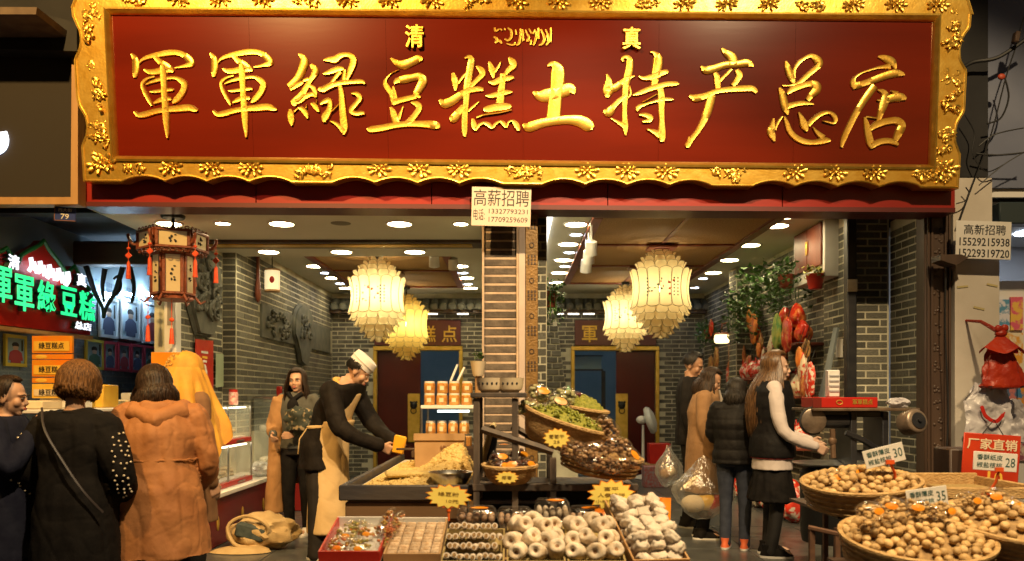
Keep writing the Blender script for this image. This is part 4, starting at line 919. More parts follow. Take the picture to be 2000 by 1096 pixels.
# ================================================================ left neighbour: board overhead, passage with neon sign and portraits
t = thing('cloth_signboard', 'large blank grey-brown board in a wooden frame at the upper left edge', 'signboard', P(60, 395, 6.45))
MB().poly([P(-640, 385, 6.45), P(138, 385, 6.45), P(140, 95, 6.45), P(-640, 95, 6.45)], (0, .06, 0)).build('board_cloth', mat('grey_brown_cloth', (.024, .020, .017), (.03, .025, .021), 200, rough=.9, bump=.3, bscale=300), t)
MB().poly([P(-640, 399, 6.42), P(152, 399, 6.42), P(152, 385, 6.42), P(-640, 385, 6.42)], (0, .12, 0)).build('frame_rail', TAN, t)
MB().poly([P(138, 385, 6.42), P(152, 385, 6.42), P(152, 110, 6.42), P(140, 110, 6.42)], (0, .12, 0)).build('frame_stile', TAN, t)
strokes(0, 0, [[(-20, 300, 12), (2, 290, 14), (9, 275, 13), (7, 258, 10)]], 1, t, mat('lit_white_letter', (.8, .85, 1), emit=(.75, .85, 1), es=3), 'lit_letter_edge', .01, lambda a, b, o: P(a, b, 6.44)+Vector((0, -o, 0)))
t = thing('eave_beam', 'dark overhanging wooden eave above the blank board', 'eave', P(40, 60, 6.0))
MB().poly([P(-640, 28, 5.9), P(70, 28, 5.9), P(72, 14, 5.9), P(-640, 10, 5.9)], (0, 1., .02)).build('edge_plank', mat('weathered_plank', (.09, .06, .045), (.14, .1, .07), 10, rough=.8), t)
MB().poly([P(-640, 78, 6.3), P(150, 100, 6.3), P(150, 45, 6.3), P(80, 25, 6.3), P(-640, 25, 6.3)], (0, .5, 0)).build('dark_soffit', BLACK, t)
p = P(127, 418, 6.5)
t = thing('house_number_plate', 'small blue house number plate reading 79 under the blank board', 'number plate', p)
Mx = facing(p) @ Matrix.Rotation(R(-3), 4, 'Z')
MB().box(-.085, .085, -.055, .055, -.006, 0, M=Mx, bev=.003).build('plate', mat('blue_enamel', (.03, .05, .22), rough=.35), t)
MB().box(-.085, -.080, -.055, .055, 0, .002, M=Mx).box(-.085, .085, -.055, -.050, .0, .002, M=Mx).build('rusted_edge', mat('rust', (.25, .1, .04), rough=.8), t)
txt('79', .06, Mx @ Matrix.Translation((0, -.02, .001)), PAPER, t, 'number', .001, fit=(.065, .042), bold=.006); txt('西大街', .03, Mx @ Matrix.Translation((0, .03, .001)), PAPER, t, 'street_name', .001, fit=(.11, .026))
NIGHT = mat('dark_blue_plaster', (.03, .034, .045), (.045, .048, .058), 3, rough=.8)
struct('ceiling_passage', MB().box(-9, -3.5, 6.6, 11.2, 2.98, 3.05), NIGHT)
BLUEBR = mat('blue_grey_brick', (.10, .15, .2), (.16, .22, .28), 7, rough=.8, bump=.4, bscale=40)
wp = struct('wall_passage_left', MB().box(-4.75, -4.5, 6.62, 11.2, -.1, 2.98), mat('blue_mortar', (.2, .26, .3), rough=.9))
brick_wall(wp, (-4.5, 6.6, 0), (0, 1, 0), 4.5, .9, 2.6, m=BLUEBR, mfar=BLUEBR, limit=250)
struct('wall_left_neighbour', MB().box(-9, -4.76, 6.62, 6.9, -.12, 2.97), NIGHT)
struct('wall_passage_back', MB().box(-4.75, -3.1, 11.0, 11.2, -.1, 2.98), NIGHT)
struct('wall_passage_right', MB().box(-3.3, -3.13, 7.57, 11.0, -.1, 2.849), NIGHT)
tag(MB().box(-9, -3.32, 8.4, 8.6, 2.66, 2.9, bev=.02).build('passage_beam', mat('brown_beam', (.06, .035, .022), (.1, .06, .04), 8, rough=.6, stretch=(.2, 1, 1))), 'thick brown wooden beam across the left passage', 'beam')
# iron brackets like branches under the beam
t = thing('branch_ironwork', 'dark curling branch-like ironwork hanging below the brown beam', 'ironwork', P(210, 525, 8.3))
for pts in ([(168, 520), (185, 570), (200, 600), (202, 622)], [(240, 522), (225, 570), (208, 600), (203, 622)], [(205, 525), (200, 560), (203, 590)], [(180, 575), (165, 590), (150, 596)], [(225, 575), (235, 560), (232, 540), (222, 545)], [(253, 522), (262, 560), (257, 592)]):
    q = spline([tuple(P(x, y, 8.2)) for x, y in pts], 6); MB().tube(q, [.03-.018*i/len(q) for i in range(len(q))], 8, flat=.8).build('branch', IRON, t)

# ---- neon shop sign on the passage wall
NX = -4.3
def N_(px, py, off=0.): p = W(px, py, NX); return p+Vector((off, 0, 0))
t = thing('neon_sign', 'slanting red sign with glowing green characters and an ogee green edge in the passage', 'neon sign', N_(60, 650))
arch = [(-60, 505), (-30, 500), (2, 490), (10, 484), (18, 498), (30, 520), (34, 512), (38, 500), (50, 492), (66, 484), (76, 478), (83, 470), (92, 486), (108, 506), (122, 526), (127, 542), (130, 532), (144, 520), (150, 532), (160, 552), (174, 566), (176, 655)]
pts = [N_(x, y) for x, y in arch] + [N_(-60, 627)]
MB().poly(pts, (-.08, 0, 0)).build('sign_panel', mat('neon_sign_red', (.42, .02, .014), (.36, .015, .01), 4, rough=.3), t)
MB().tube([N_(x, y, .01) for x, y in arch[:-1]], .02, 6).build('green_edge', mat('green_enamel', (.02, .2, .05), rough=.4), t)
MB().poly([N_(-60, 630, .02), N_(178, 657, .02), N_(178, 664, .02), N_(-60, 637, .02)], (-.1, 0, 0)).build('lower_rail', TAN, t)
NEG = mat('lit_green_neon', (.1, .8, .4), emit=(.015, .95, .30), es=1.15); NEW = mat('lit_white_neon', (.9, .9, 1), emit=(.86, .9, 1), es=1.5)
SIDE = mat('letter_side', (.02, .05, .04), rough=.5)
def neon(body, cx, cy, w, h, m, bold=.03):
    p = N_(cx, cy, .05); k = p.y/F; wy = N_(cx+w/2, cy).y-N_(cx-w/2, cy).y
    Mx = frame(p, (0, 1, 0), (0, 0, 1))
    txt(body, .3, Mx @ Matrix.Translation((0, 0, -.045)), SIDE, t, 'letter_box', .022, fit=(wy, h*k), bold=bold)
    txt(body, .3, Mx, m, t, 'lit_letter', .004, fit=(wy, h*k), bold=bold)
for c, cx, cy, w, h in (('軍', -6, 556, 34, 70), ('軍', 36, 573, 37, 70), ('綠', 80, 579, 35, 60), ('豆', 124, 589, 31, 56), ('糕', 160, 598, 31, 56)): neon(c, cx, cy, w, h, NEG, .012)
neon('清', 15, 512, 22, 28, NEW, .01); neon('真', 149, 547, 18, 25, NEW, .01); neon('总店', 152, 637, 32, 15, NEW, .01)
strokes(0, 0, [[(48+i*6, 509+i*2.3+6*((i*7) % 3-1), 2), (50+i*6, 519+i*2.3, 3.6), (48+i*6+((i*5) % 3-1)*4, 530+i*2.3-4*((i*3) % 2), 2.4)] for i in range(13)], 1, t, NEW, 'lit_script', .01, lambda a, b, o: N_(a, b, .05+o))

# ---- portraits on the passage wall, lit by picture lamps
def portrait(x0, x1, y0, y1, fm, label, bgc, cl):
    a, b = W(x0, y0, -4.46), W(x1, y0, -4.46); yb = W((x0+x1)/2, y1, -4.46).z; zt = W((x0+x1)/2, y0, -4.46).z
    t = thing('framed_portrait', label, 'picture', (-4.46, (a.y+b.y)/2, yb), 'framed portraits on the passage wall'); h, w = zt-yb, b.y-a.y; e = .03
    MB().box(-4.48, -4.455, a.y, b.y, yb, yb+e).box(-4.48, -4.455, a.y, b.y, zt-e, zt).box(-4.48, -4.455, a.y, a.y+e, yb+e, zt-e).box(-4.48, -4.455, b.y-e, b.y, yb+e, zt-e).build('picture_frame', fm, t)
    MB().box(-4.475, -4.465, a.y+e, b.y-e, yb+e, zt-e).build('picture_ground', bgc, t)
    my = (a.y+b.y)/2
    MB().ell((-4.463, my, yb+h*.60), (.004, w*.13, h*.10), nu=12).build('painted_face', mat('painted_skin', (.5, .36, .28), rough=.6), t)
    MB().ell((-4.465, my, yb+h*.68), (.006, w*.17, h*.09), nu=12).build('painted_hair', INK, t)
    MB().poly([(-4.464, my+w*a_, yb+h*b_) for a_, b_ in ((-.10, .52), (.10, .52), (.27, .44), (.33, .2), (.22, .18), (.24, .08), (-.24, .08), (-.22, .18), (-.33, .2), (-.27, .44))], (.004, 0, 0)).build('painted_robe', cl, t)
    MB().box(-4.464, -4.461, my+w*.27, my+w*.33, yb+h*.5, yb+h*.85).build('painted_inscription', INK, t)
BGW = mat('portrait_paper', (.42, .58, .7), (.55, .68, .78), 4, rough=.6); BGD = mat('portrait_paper_dark', (.16, .28, .36), (.22, .34, .42), 4, rough=.6)
YF = mat('yellow_frame', (.5, .42, .05), rough=.4); RF = mat('red_frame', (.35, .03, .05), rough=.4); WF = mat('white_frame', (.6, .65, .7), rough=.4)
rob = [mat(f'robe_{i}', c, rough=.6) for i, c in enumerate(((.06, .08, .16), (.3, .04, .05), (.05, .12, .08)))]
BG = mat('portrait_paper', (.4, .5, .6))
for i, (x0, x1, y0, y1, f, b_, r_) in enumerate(((195, 231, 582, 660, WF, BGW, 0), (237, 274, 586, 664, WF, BGW, 0), (279, 318, 592, 672, WF, BGW, 1), (320, 345, 596, 676, WF, BGW, 0),
    (168, 202, 663, 722, YF, BGD, 2), (203, 228, 667, 724, RF, BGD, 0), (231, 255, 670, 726, RF, BGD, 1), (257, 280, 673, 728, RF, BGD, 0), (282, 304, 676, 730, RF, BGD, 2), (10, 52, 654, 716, YF, BGD, 1))):
    portrait(x0, x1, y0, y1, f, (f'white framed portrait, {ORD[i]} from the left in the upper lit row' if i < 4 else 'yellow framed portrait left of the red frames' if i == 4 else f'red framed portrait, {ORD[i-5]} from the left in the lower row' if i < 9 else 'yellow framed portrait at the left edge under the neon sign'), b_, rob[r_])
for i, px in enumerate((210, 252, 292, 332)):
    p = W(px, 578, -4.4); tag(MB().box(-4.42, -4.38, p.y-.1, p.y+.1, p.z, p.z+.03).build('picture_lamp', mat('lit_picture_lamp', (.9, .95, 1), emit=(.6, .82, 1), es=105)), f'cool bar lamp over the {ORD[i]} white framed portrait', 'picture lamp', 'picture lamps')

# ---- kiosk counter in the passage with price boards
t = thing('kiosk_counter', 'low white-topped glass counter in the left passage behind the customers', 'counter', (-3.9, 7., 0))
MB().box(-4.3, -3.55, 6.3, 9.0, -.1, .75, bev=.01).build('counter_base', REDP, t)
MB().box(-4.32, -3.53, 6.28, 9.02, 1.17, 1.2, bev=.006).build('counter_top', PAPER, t)
MB().box(-3.56, -3.55, 6.3, 9.0, .75, 1.17).build('counter_glass', GLASS, t)
for y in (6.3, 7.2, 8.1, 8.98): MB().box(-3.57, -3.545, y, y+.02, .75, 1.17).build('counter_post', STEEL, t)
random.seed(5)
for i in range(5):
    y = 6.45+i*.48; tag(MB().box(-4.0, -3.7, y, y+.3, 1.2, 1.2+.07*(1+i % 3), bev=.01).build('pastry_box', [CREAM, PAPER, YELP][i % 3]), f'{ORD[i]} flat pastry carton from the left on the kiosk counter', 'box', 'cartons on the kiosk counter')
for i, (y0, y1) in enumerate(((656, 690), (692, 702), (703, 736), (738, 748), (750, 778))):
    a, b = P(62, y1, 6.9), P(141, y0, 6.9); t = thing('price_board', f'{ORD[i]} red and yellow price board from the top below the neon sign', 'price board', (a.x, 6.9, a.z), 'price boards of the kiosk')
    MB().box(a.x, b.x, 6.9, 6.93, a.z, b.z, bev=.003).build('board', ORANGEP if i != 4 else YELP, t)
    if i in (0, 2, 4):
        MB().box(a.x+.02, b.x-.02, 6.893, 6.899, a.z+.02, b.z-.045).build('yellow_strip', YELP if i != 4 else CREAM, t)
        txt('綠豆糕点', .08, facing(((a.x+b.x)/2, 6.891, (a.z+b.z)/2-.01)), INK, t, 'printed_line', .001, fit=((b.x-a.x)*.62, .055), bold=.006)
    else: MB().ell((a.x+.08, 6.898, (a.z+b.z)/2), (.05, .004, .018)).build('oval_print', YELP, t)
a = P(295, 706, 6.9); b = P(350, 688, 6.9)
tag(MB().box(a.x, b.x, 6.9, 6.93, a.z-.2, b.z, bev=.003).build('price_board', ORANGEP), 'orange price board half hidden behind the mustard headscarf', 'price board', 'price boards of the kiosk')
# ================================================================ display counter of the left bay
CR = mat('red_counter_laminate', (.17, .014, .012), (.13, .010, .010), 2, rough=.25)
t = thing('display_counter', 'long dark red counter with white ledge along the left bay', 'counter', (-2.8, 7.8, 0))
MB().box(-3.04, -2.55, 6.75, 8.95, 0, .43, bev=.01).build('counter_body', CR, t)
MB().box(-3.04, -2.50, 6.7, 9.0, .43, .475, bev=.008).build('white_ledge', PAPER, t)
for y in (7.1, 7.75, 8.4): MB().ell((-2.548, y, .2), (.008, .03, .065), nu=12).build('door_pull', GOLDP, t)
def glass_case(z0, z1, y0, y1, label):
    t = thing('glass_display_case', label, 'display case', (-2.8, (y0+y1)/2, z0), 'stacked glass cases on the red counter')
    MB().box(-3.03, -2.58, y0, y1, z0, z0+.045, bev=.005).build('red_drawer_front', REDP, t)
    for y in (y0+.25, y1-.45): MB().box(-2.582, -2.57, y, y+.2, z0+.016, z0+.03).build('drawer_handle', STEEL, t)
    MB().box(-2.592, -2.586, y0, y1, z0+.046, z1-.012).build('front_pane', GLASS, t)
    MB().box(-3.03, -2.592, y1-.006, y1, z0+.046, z1-.012).build('end_pane', GLASS, t)
    MB().box(-3.03, -2.586, y0, y1, z1-.012, z1).build('top_pane', GLASS, t)
    MB().box(-2.64, -2.62, y0+.05, y1-.05, z1-.03, z1-.016).build('case_light', mat('lit_case_strip', (.9, .9, .8), emit=(1, .88, .6), es=5), t)
    for y in (y0, (y0+y1)/2, y1-.012): MB().box(-2.598, -2.584, y, y+.012, z0+.046, z1-.013).build('edge_strip', STEEL, t)
glass_case(.476, .86, 6.8, 8.15, 'lower glass pastry case with red drawer strip on the red counter')
glass_case(.861, 1.22, 6.8, 8.12, 'upper glass pastry case stacked on the lower one')
PAST = mat('pale_pastry', (.62, .52, .34), (.5, .38, .2), 30, rough=.8, rnd=.2)
random.seed(3); pm = MB().box(-.06, .06, -.04, .04, 0, .035, bev=.012).mesh('pastry'); pm.materials.append(PAST)
n = 0
for z, zl in ((.522, 'lower'), (.907, 'upper')):
    tag(MB().box(-3.0, -2.62, 6.9, 8.05, z, z+.012).build('pastry_tray', PAPER), f'white tray of pastries in the {zl} glass case', 'tray')
    for i in range(10):
        for j in range(2):
            for l in range(1+(i+j) % 3):
                o = link('pastry', pm, None, None, (-2.92+.16*j+rand(-.02, .02), 7.0+.105*i+rand(-.02, .02), z+.0125+.036*l)); o.rotation_euler.z = rand(-.6, .6)
                tag(o, f'pale pressed bean pastry piled in the {zl} glass case', 'pastry', f'pastries in the {zl} glass case')
# case across the back and odds and ends on the counter
t = thing('back_display_case', 'glass case with white buns beyond the stacked cases', 'display case', (-2.7, 9.6, 0))
MB().box(-2.94, -2.2, 9.3, 9.9, 0, .5, bev=.01).build('case_base', CR, t); MB().box(-2.95, -2.18, 9.28, 9.92, .5, .54).build('case_ledge', PAPER, t)
MB().box(-2.93, -2.22, 9.3, 9.31, .54, 1.28).box(-2.23, -2.22, 9.31, 9.9, .54, 1.28).build('case_pane', GLASS, t); MB().box(-2.94, -2.2, 9.3, 9.9, 1.28, 1.30).build('case_top', STEEL, t)
MB().box(-2.92, -2.24, 9.33, 9.88, .9, .912).build('case_shelf', GLASS, t)
bun = MB().ell((0, 0, .03), (.05, .05, .04), nu=10, nv=6).mesh('bun'); bun.materials.append(mat('white_bun', (.7, .66, .55), rough=.8))
for i in range(22):
    tag(link('bun', bun, None, None, (-2.86+.1*(i % 6), 9.42+.11*((i//6) % 2), (.545 if i < 12 else .915)+(.0))), f'round white bun on the {"lower" if i < 12 else "upper"} shelf of the back case', 'bun', f'buns on the {"lower" if i < 12 else "upper"} shelf')
def jar(name, x, y, z, r, h, body, lid, label, grp, lab=True, cat='jar'):
    t = thing(name, label, cat, (x, y, z), grp); Mx = Matrix.Translation((x, y, z))
    MB().lathe([(r*.9, 0), (r, .008), (r, h*.78), (r*.86, h*.84)], 16, M=Mx).build('contents', body, t)
    MB().lathe([(r*.88, h*.84), (r*.9, h*.845), (r*.9, h), (r*.86, h)], 16, M=Mx).build('lid', lid, t)
    if lab:
        a = [R(-112+6*i) for i in range(8)]; rr = r+.002
        vs = [(rr*math.cos(q), rr*math.sin(q), h*.26) for q in a]+[(rr*math.cos(q), rr*math.sin(q), h*.6) for q in a]
        MB().add(vs, [(i, i+1, i+9, i+8) for i in range(7)], 0, Mx).build('paper_label', CREAM, t)
    return t
jar('candy_jar', -2.72, 8.0, 1.221, .045, .15, mat('pink_candy', (.5, .1, .12), (.6, .5, .4), 40), REDP, 'jar with pink lid on the upper glass case', None, False)
for i, c in enumerate((YELP, REDP, mat('blue_tin', (.05, .15, .4), rough=.3), YELP)):
    tag(MB().lathe([(.07-.008*i, 0), (.085-.008*i, .01), (.085-.008*i, .055), (.07-.008*i, .062)], 16, M=Matrix.Translation((-2.45, 9.4, 1.301+.063*i))).build('stacked_tin', c), f'{ORD[i]} tin from the bottom of the coloured tower on the back case', 'tin', 'tower of tins')
tag(MB().box(-2.72, -2.66, 9.45, 9.5, 1.30, 1.42, bev=.008).build('red_carton', REDP), 'small red carton beside the tower of tins', 'carton')
random.seed(11)
def crumple(name, c, rad, m, label, cat, seed, parent=None, amp=.3, knot=None, grp=None):
    """a crumpled bag: displaced ellipsoid, optionally drawn up to a knot"""
    bm = bmesh.new(); bmesh.ops.create_icosphere(bm, subdivisions=4, radius=1)
    for v in bm.verts:
        d = v.co.copy(); n_ = noise.noise(d*1.7+Vector((seed, 0, 0)))*amp + noise.noise(d*4+Vector((0, seed, 0)))*amp*.45 + abs(noise.noise(d*8))*amp*.25
        q = d*(1+n_)
        if knot and d.z > .1: f_ = max(.14, 1-(d.z-.1)*knot); q.x *= f_; q.y *= f_; q.z = d.z*1.25
        v.co = Vector((q.x*rad[0], q.y*rad[1], q.z*rad[2]))+Vector(c)
    me = bpy.data.meshes.new(name); bm.to_mesh(me); bm.free()
    me.polygons.foreach_set('use_smooth', [True]*len(me.polygons)); me.set_sharp_from_angle(angle=.6)
    o = link(name, me, m, parent)
    if label: tag(o, label, cat, grp)
    return o
crumple('plastic_bag_bundle', (-2.62, 8.55, .55), (.1, .17, .075), film('milky_plastic', (.8, .82, .85), .6, .2), 'crumpled milky plastic bags on the white ledge', 'plastic bag', 2)

# folded sack on the floor
t = thing('woven_sack', 'open tan woven sack with dark folded cloth inside on the floor by the counter', 'sack', P(505, 1070, 6.95))
SACK = mat('tan_woven_sack', (.42, .28, .12), (.54, .38, .18), 8, rough=.75, bump=.5, bscale=120)
sx, sy = P(505, 1060, 6.95).x, 6.98
crumple('sack_body', (sx+.02, sy+.06, .14), (.27, .2, .15), SACK, None, None, 4, t, .28)
mb = MB(); rim = []
for i in range(25):
    a = 2*math.pi*i/24; rim.append((sx-.06+.17*math.cos(a)*(1+.1*math.sin(3*a)), sy-.12-.03*math.sin(2*a), .17+.13*math.sin(a)))
mb.tube(rim, .016, 7); mb.build('sack_mouth', SACK, t)
MB().box(-.12, .13, -.02, .05, -.06, .07, M=Matrix.Translation((sx-.05, sy-.12, .16)) @ Matrix.Rotation(R(14), 4, 'Y'), bev=.02).build('folded_cloth', mat('dark_teal_cloth', (.03, .045, .045), (.06, .075, .07), 20, rough=.8), t)
MB().loft([(sx-.12, sy-.14, .006, .26, .12), (sx-.1, sy-.14, .03, .22, .1), (sx-.08, sy-.14, .05, .15, .07)], 18).build('sack_flap', SACK, t)

# ================================================================ work table with bean flour
TX0, TX1, TY0, TY1, TZ = -.90, -.2, 4.25, 6.6, .82
t = thing('work_table', 'long work table with blue-black edge boards in front of the cook', 'table', (-.55, 5.4, -.12))
MB().box(TX0+.04, TX1-.04, TY0+.04, TY1-.04, TZ-.07, TZ-.04).build('table_top', TAN, t)
MB().box(TX0, TX1, TY0, TY0+.035, TZ-.06, TZ+.02, bev=.006).build('front_edge_board', BWOOD, t)
MB().box(TX0, TX0+.035, TY0+.037, TY1, TZ-.06, TZ+.02, bev=.006).build('side_edge_board', BWOOD, t)
MB().box(TX1-.035, TX1, TY0+.037, TY1, TZ-.06, TZ+.02, bev=.006).build('side_edge_board', BWOOD, t)
MB().box(TX0+.03, TX1-.03, TY0+.02, TY0+.06, TZ-.16, TZ-.07, bev=.005).build('front_rail', mat('brown_rail', (.13, .07, .03), (.18, .1, .045), 9, rough=.6, stretch=(.2, 1, 1)), t)
for x in (TX0+.12, TX0+.42, TX1-.1):
    for y in (TY0+.1, TY1-.1): MB().box(x-.04, x+.04, y-.04, y+.04, -.12, TZ-.071, bev=.006).build('leg', TAN, t)
FLOUR = mat('yellow_bean_flour', (.62, .42, .13), (.74, .55, .22), 40, rough=.95, bump=.9, bscale=160)
# white cutting board and flour
tag(MB().box(TX0+.06, TX1-.16, TY0+.1, TY1-.2, TZ-.038, TZ-.012, bev=.004).build('marble_slab', mat('white_slab', (.62, .58, .5), (.55, .5, .4), 4, rough=.5)), 'pale slab set into the work table', 'slab')
def heap(name, x0, x1, y0, y1, z, fn, m, label, cat, n=90):
    vs = []; fs = []
    for j in range(n+1):
        for i in range(n+1):
            u, v = i/n, j/n; x, y = x0+(x1-x0)*u, y0+(y1-y0)*v
            e = min(u, 1-u, v, 1-v); h = fn(u, v, x, y)*min(1, e*9)
            vs.append((x, y, z+max(h, 0)+.012*(noise.noise(Vector((x*38, y*38, 0)))+.8*noise.noise(Vector((x*90, y*90, 4))))*min(1, e*9)*(h > .004)))
    for j in range(n):
        for i in range(n): a = j*(n+1)+i; fs.append((a, a+1, a+n+2, a+n+1))
    me = MB().add(vs, fs).mesh(name); return tag(link(name, me, m), label, cat)
def fl(u, v, x, y):
    g = .17*math.exp(-((x+.36)/.15)**2-((y-5.3)/.42)**2) + .05*math.exp(-((x+.5)/.18)**2-((y-4.8)/.3)**2) + .022*max(0, noise.noise(Vector((x*5, y*5, 3)))+.35)
    return g
heap('bean_flour', TX0+.07, TX1-.04, TY0+.12, 6.1, TZ-.011, fl, FLOUR, 'heap of crumbly yellow bean flour across the work table', 'flour')
random.seed(31); mb = MB()
for i in range(900):
    x, y = rand(TX0+.1, TX1-.06), rand(TY0+.14, 6.0); h = fl(0, 0, x, y); e = min((x-TX0-.07)/(TX1-TX0-.11), (TX1-.04-x)/(TX1-TX0-.11), (y-TY0-.12)/1.73, 1)
    r = rand(.004, .011); mb.ell((x, y, TZ-.011+max(h, 0)*min(1, max(e, 0)*9)+r*.3), (r, r*rand(.7, 1.2), r*.8), 0, None, 6, 4)
tag(mb.build('flour_crumbs', FLOUR), 'loose crumbs scattered over the bean flour heap', 'crumbs', None, 'stuff')
tag(MB().box(-.14, .14, -.08, .08, -.006, .022, M=Matrix.Translation((-.58, 4.66, TZ+.035)) @ Matrix.Rotation(.2, 4, 'Z'), bev=.01).build('pressed_cake', mat('pressed_bean_cake', (.70, .52, .2), (.6, .42, .14), 40, rough=.95, bump=.9, bscale=120)), 'flat pressed bean cake in the flour near the table edge', 'cake')
p = P(880, 950, 4.5)
t = thing('steel_bowl', 'round steel bowl at the near right corner of the work table', 'bowl', p)
MB().lathe([(.05, 0), (.085, .01), (.112, .055), (.118, .075), (.122, .076), (.114, .07), (.1, .05), (.075, .02), (.001, .012)], 28, M=Matrix.Translation((p.x, p.y, TZ-.008))).build('bowl_shell', STEEL, t)
MB().lathe([(.001, .035), (.09, .03)], 20, caps=False, M=Matrix.Translation((p.x, p.y, TZ-.008))).build('bowl_filling', FLOUR, t)
q = P(920, 850, 4.9)
tag(MB().box(-.018, .018, -.28, .28, 0, .36, M=Matrix.Translation((-.21, 4.95, TZ-.03)) @ Matrix.Rotation(R(16), 4, 'Y') , bev=.012).build('pale_board', mat('pale_worn_wood', (.55, .42, .2), (.62, .5, .28), 6, rough=.6)), 'pale worn board standing at the right side of the flour heap', 'board')
tag(MB().box(-.02, .02, -.26, .26, 0, .30, M=Matrix.Translation((-.145, 4.95, TZ-.03)) @ Matrix.Rotation(R(8), 4, 'Y'), bev=.006).build('blue_board', BWOOD), 'blue-black board behind the pale one on the work table', 'board')
tag(MB().box(-.2, .2, -.008, .008, -.008, .008, M=Matrix.Translation((-.64, 5.95, TZ+.10)), bev=.003).box(-.09, .09, -.02, .02, -.05, .0, M=Matrix.Translation((-.64, 5.95, TZ+.09)), bev=.006).build('wooden_mould', DWOOD), 'dark wooden press handle lying by the flour heap', 'tool')
p = P(858, 905, 5.45)
t = thing('cardboard_box', 'tan cardboard box standing behind the flour heap', 'box', (p.x, 5.5, TZ))
MB().box(p.x-.165, p.x+.165, 5.45, 5.7, TZ-.03, TZ+.205, bev=.004).build('carton', CARD, t)
MB().box(p.x-.17, p.x+.17, 5.44, 5.46, TZ+.19, TZ+.235, M=None).build('flap', CARD, t)
txt('綠豆糕', .05, facing((p.x+.07, 5.447, TZ+.14)), mat('brown_print', (.2, .09, .04), rough=.8), t, 'printed_line', .001, fit=(.13, .035))
# glass shelf with jars
NUT = mat('jar_of_nuts', (.42, .16, .03), (.6, .32, .08), 45, rough=.35, bump=.5, bscale=70, coat=.8)
LIDW = mat('white_jar_lid', (.7, .66, .58), rough=.35)
cx0, cx1 = P(826, 800, 5.9).x, P(932, 800, 5.9).x
t = thing('glass_jar_case', 'glass-fronted shelf holding rows of nut jars behind the cardboard box', 'display case', ((cx0+cx1)/2, 5.9, TZ))
zt = P(0, 795, 5.8).z
MB().box(cx0, cx1, 5.75, 6.2, zt-.012, zt+.012, bev=.003).build('top_shelf', PAPER, t)
MB().box(cx0, cx1, 5.75, 6.2, zt-.21, zt-.2).build('middle_shelf', GLASS, t)
for x in (cx0, cx1-.012):
    for y in (5.75, 6.18): MB().box(x, x+.012, y, y+.012, TZ-.02, zt-.013).build('shelf_post', STEEL, t)
MB().box(cx0+.02, cx1-.02, 5.77, 6.18, TZ-.03, TZ+.13).build('shelf_base', DWOOD, t)
tag(MB().box(cx0+.1, cx1-.06, 5.95, 5.97, zt-.04, zt-.025).build('shelf_light', mat('lit_shelf_tube', (.9, 1, .95), emit=(.8, 1, .9), es=6)), 'cool tube lamp under the top of the jar shelf', 'tube light')
for row, (z, n, s_) in enumerate(((zt+.0125, 4, 0), (zt+.0975, 4, 0.02))):
    for i in range(n):
        x = cx0+.045+(.088)*i+s_*(i % 2)*.2; jar('nut_jar', x+.01, 5.83, z, .04, .085, NUT, LIDW, f'{ORD[i]} nut jar from the left, {"lower" if row == 0 else "upper"} row on the glass shelf', 'jars on top of the glass shelf')
for i in range(4): jar('nut_jar', cx0+.06+.08*i, 5.86, zt-.1995, .036, .10, NUT, LIDW, f'jar of nuts, {ORD[i]} from the left inside the glass shelf', 'jars inside the glass shelf')
for i in range(5): jar('nut_jar', cx0+.045+.07*i, 5.82, TZ+.1305, .033, .085, NUT, STEEL, f'dark jar, {ORD[i]} from the left at the bottom of the glass shelf', 'jars at the bottom of the glass shelf', False)
for i, (x, l) in enumerate(((cx0+.2, .12), (cx0+.25, .10))): tag(MB().tube([(x, 5.9, zt+.185), (x+.05, 5.9, zt+.185+l)], .009, 6).build('scoop', PAPER), ['white scoop handle standing in the jars', 'shorter white scoop handle beside the first one'][i], 'scoop')

# ================================================================ dark wood rack with baskets
t = thing('wooden_rack', 'dark weathered wooden display rack in front of the pillar', 'rack', (.1, 4.3, -.12))
RW = mat('rack_wood', (.05, .04, .035), (.12, .085, .06), 14, rough=.65, bump=.3, bscale=40, stretch=(1, 1, .2))
RX = lambda px, Y=4.2: (px-1000)*Y/F
RZ = lambda py, Y=4.2: CAMZ+(HZ-py)*Y/F
x0, x1, x2 = RX(931), RX(1006), RX(1080)
for x, zt_ in ((x0, RZ(777)), (x1, RZ(778)), (x2, RZ(893))):
    for y in (4.18, 4.62): MB().box(x-.016, x+.016, y-.016, y+.016, -.12, zt_, bev=.003).build('post', RW, t)
MB().box(x0-.03, x1+.06, 4.15, 4.66, RZ(777)+.001, RZ(777)+.026, bev=.004).build('top_shelf', RW, t)
MB().box(x0-.02, RX(1245), 4.16, 4.2, RZ(958), RZ(944), bev=.004).build('shelf_rail', RW, t)
MB().box(x0-.02, RX(1245), 4.21, 4.66, RZ(955), RZ(949), bev=.004).build('shelf_board', RW, t)
MB().box(RX(1240)-.016, RX(1240)+.016, 4.2, 4.24, -.12, RZ(959), bev=.003).box(0,0,0,0,0,0).build('post', RW, t)
MB().tube([(RX(941), 4.17, RZ(838)), (RX(1080), 4.17, RZ(882))], .02, 4).build('slanting_rail', RW, t)
MB().tube([(RX(1000), 4.62, RZ(838)), (RX(1085), 4.62, RZ(886))], .02, 4).build('slanting_rail', RW, t)
MB().box(x0, RX(1235), 4.62, 4.64, .05, RZ(965)).build('back_board', BLACK, t)
for py in (985, 1005): MB().box(x0, x2, 4.2, 4.24, RZ(py), RZ(py-8), bev=.003).build('lower_rail', RW, t)
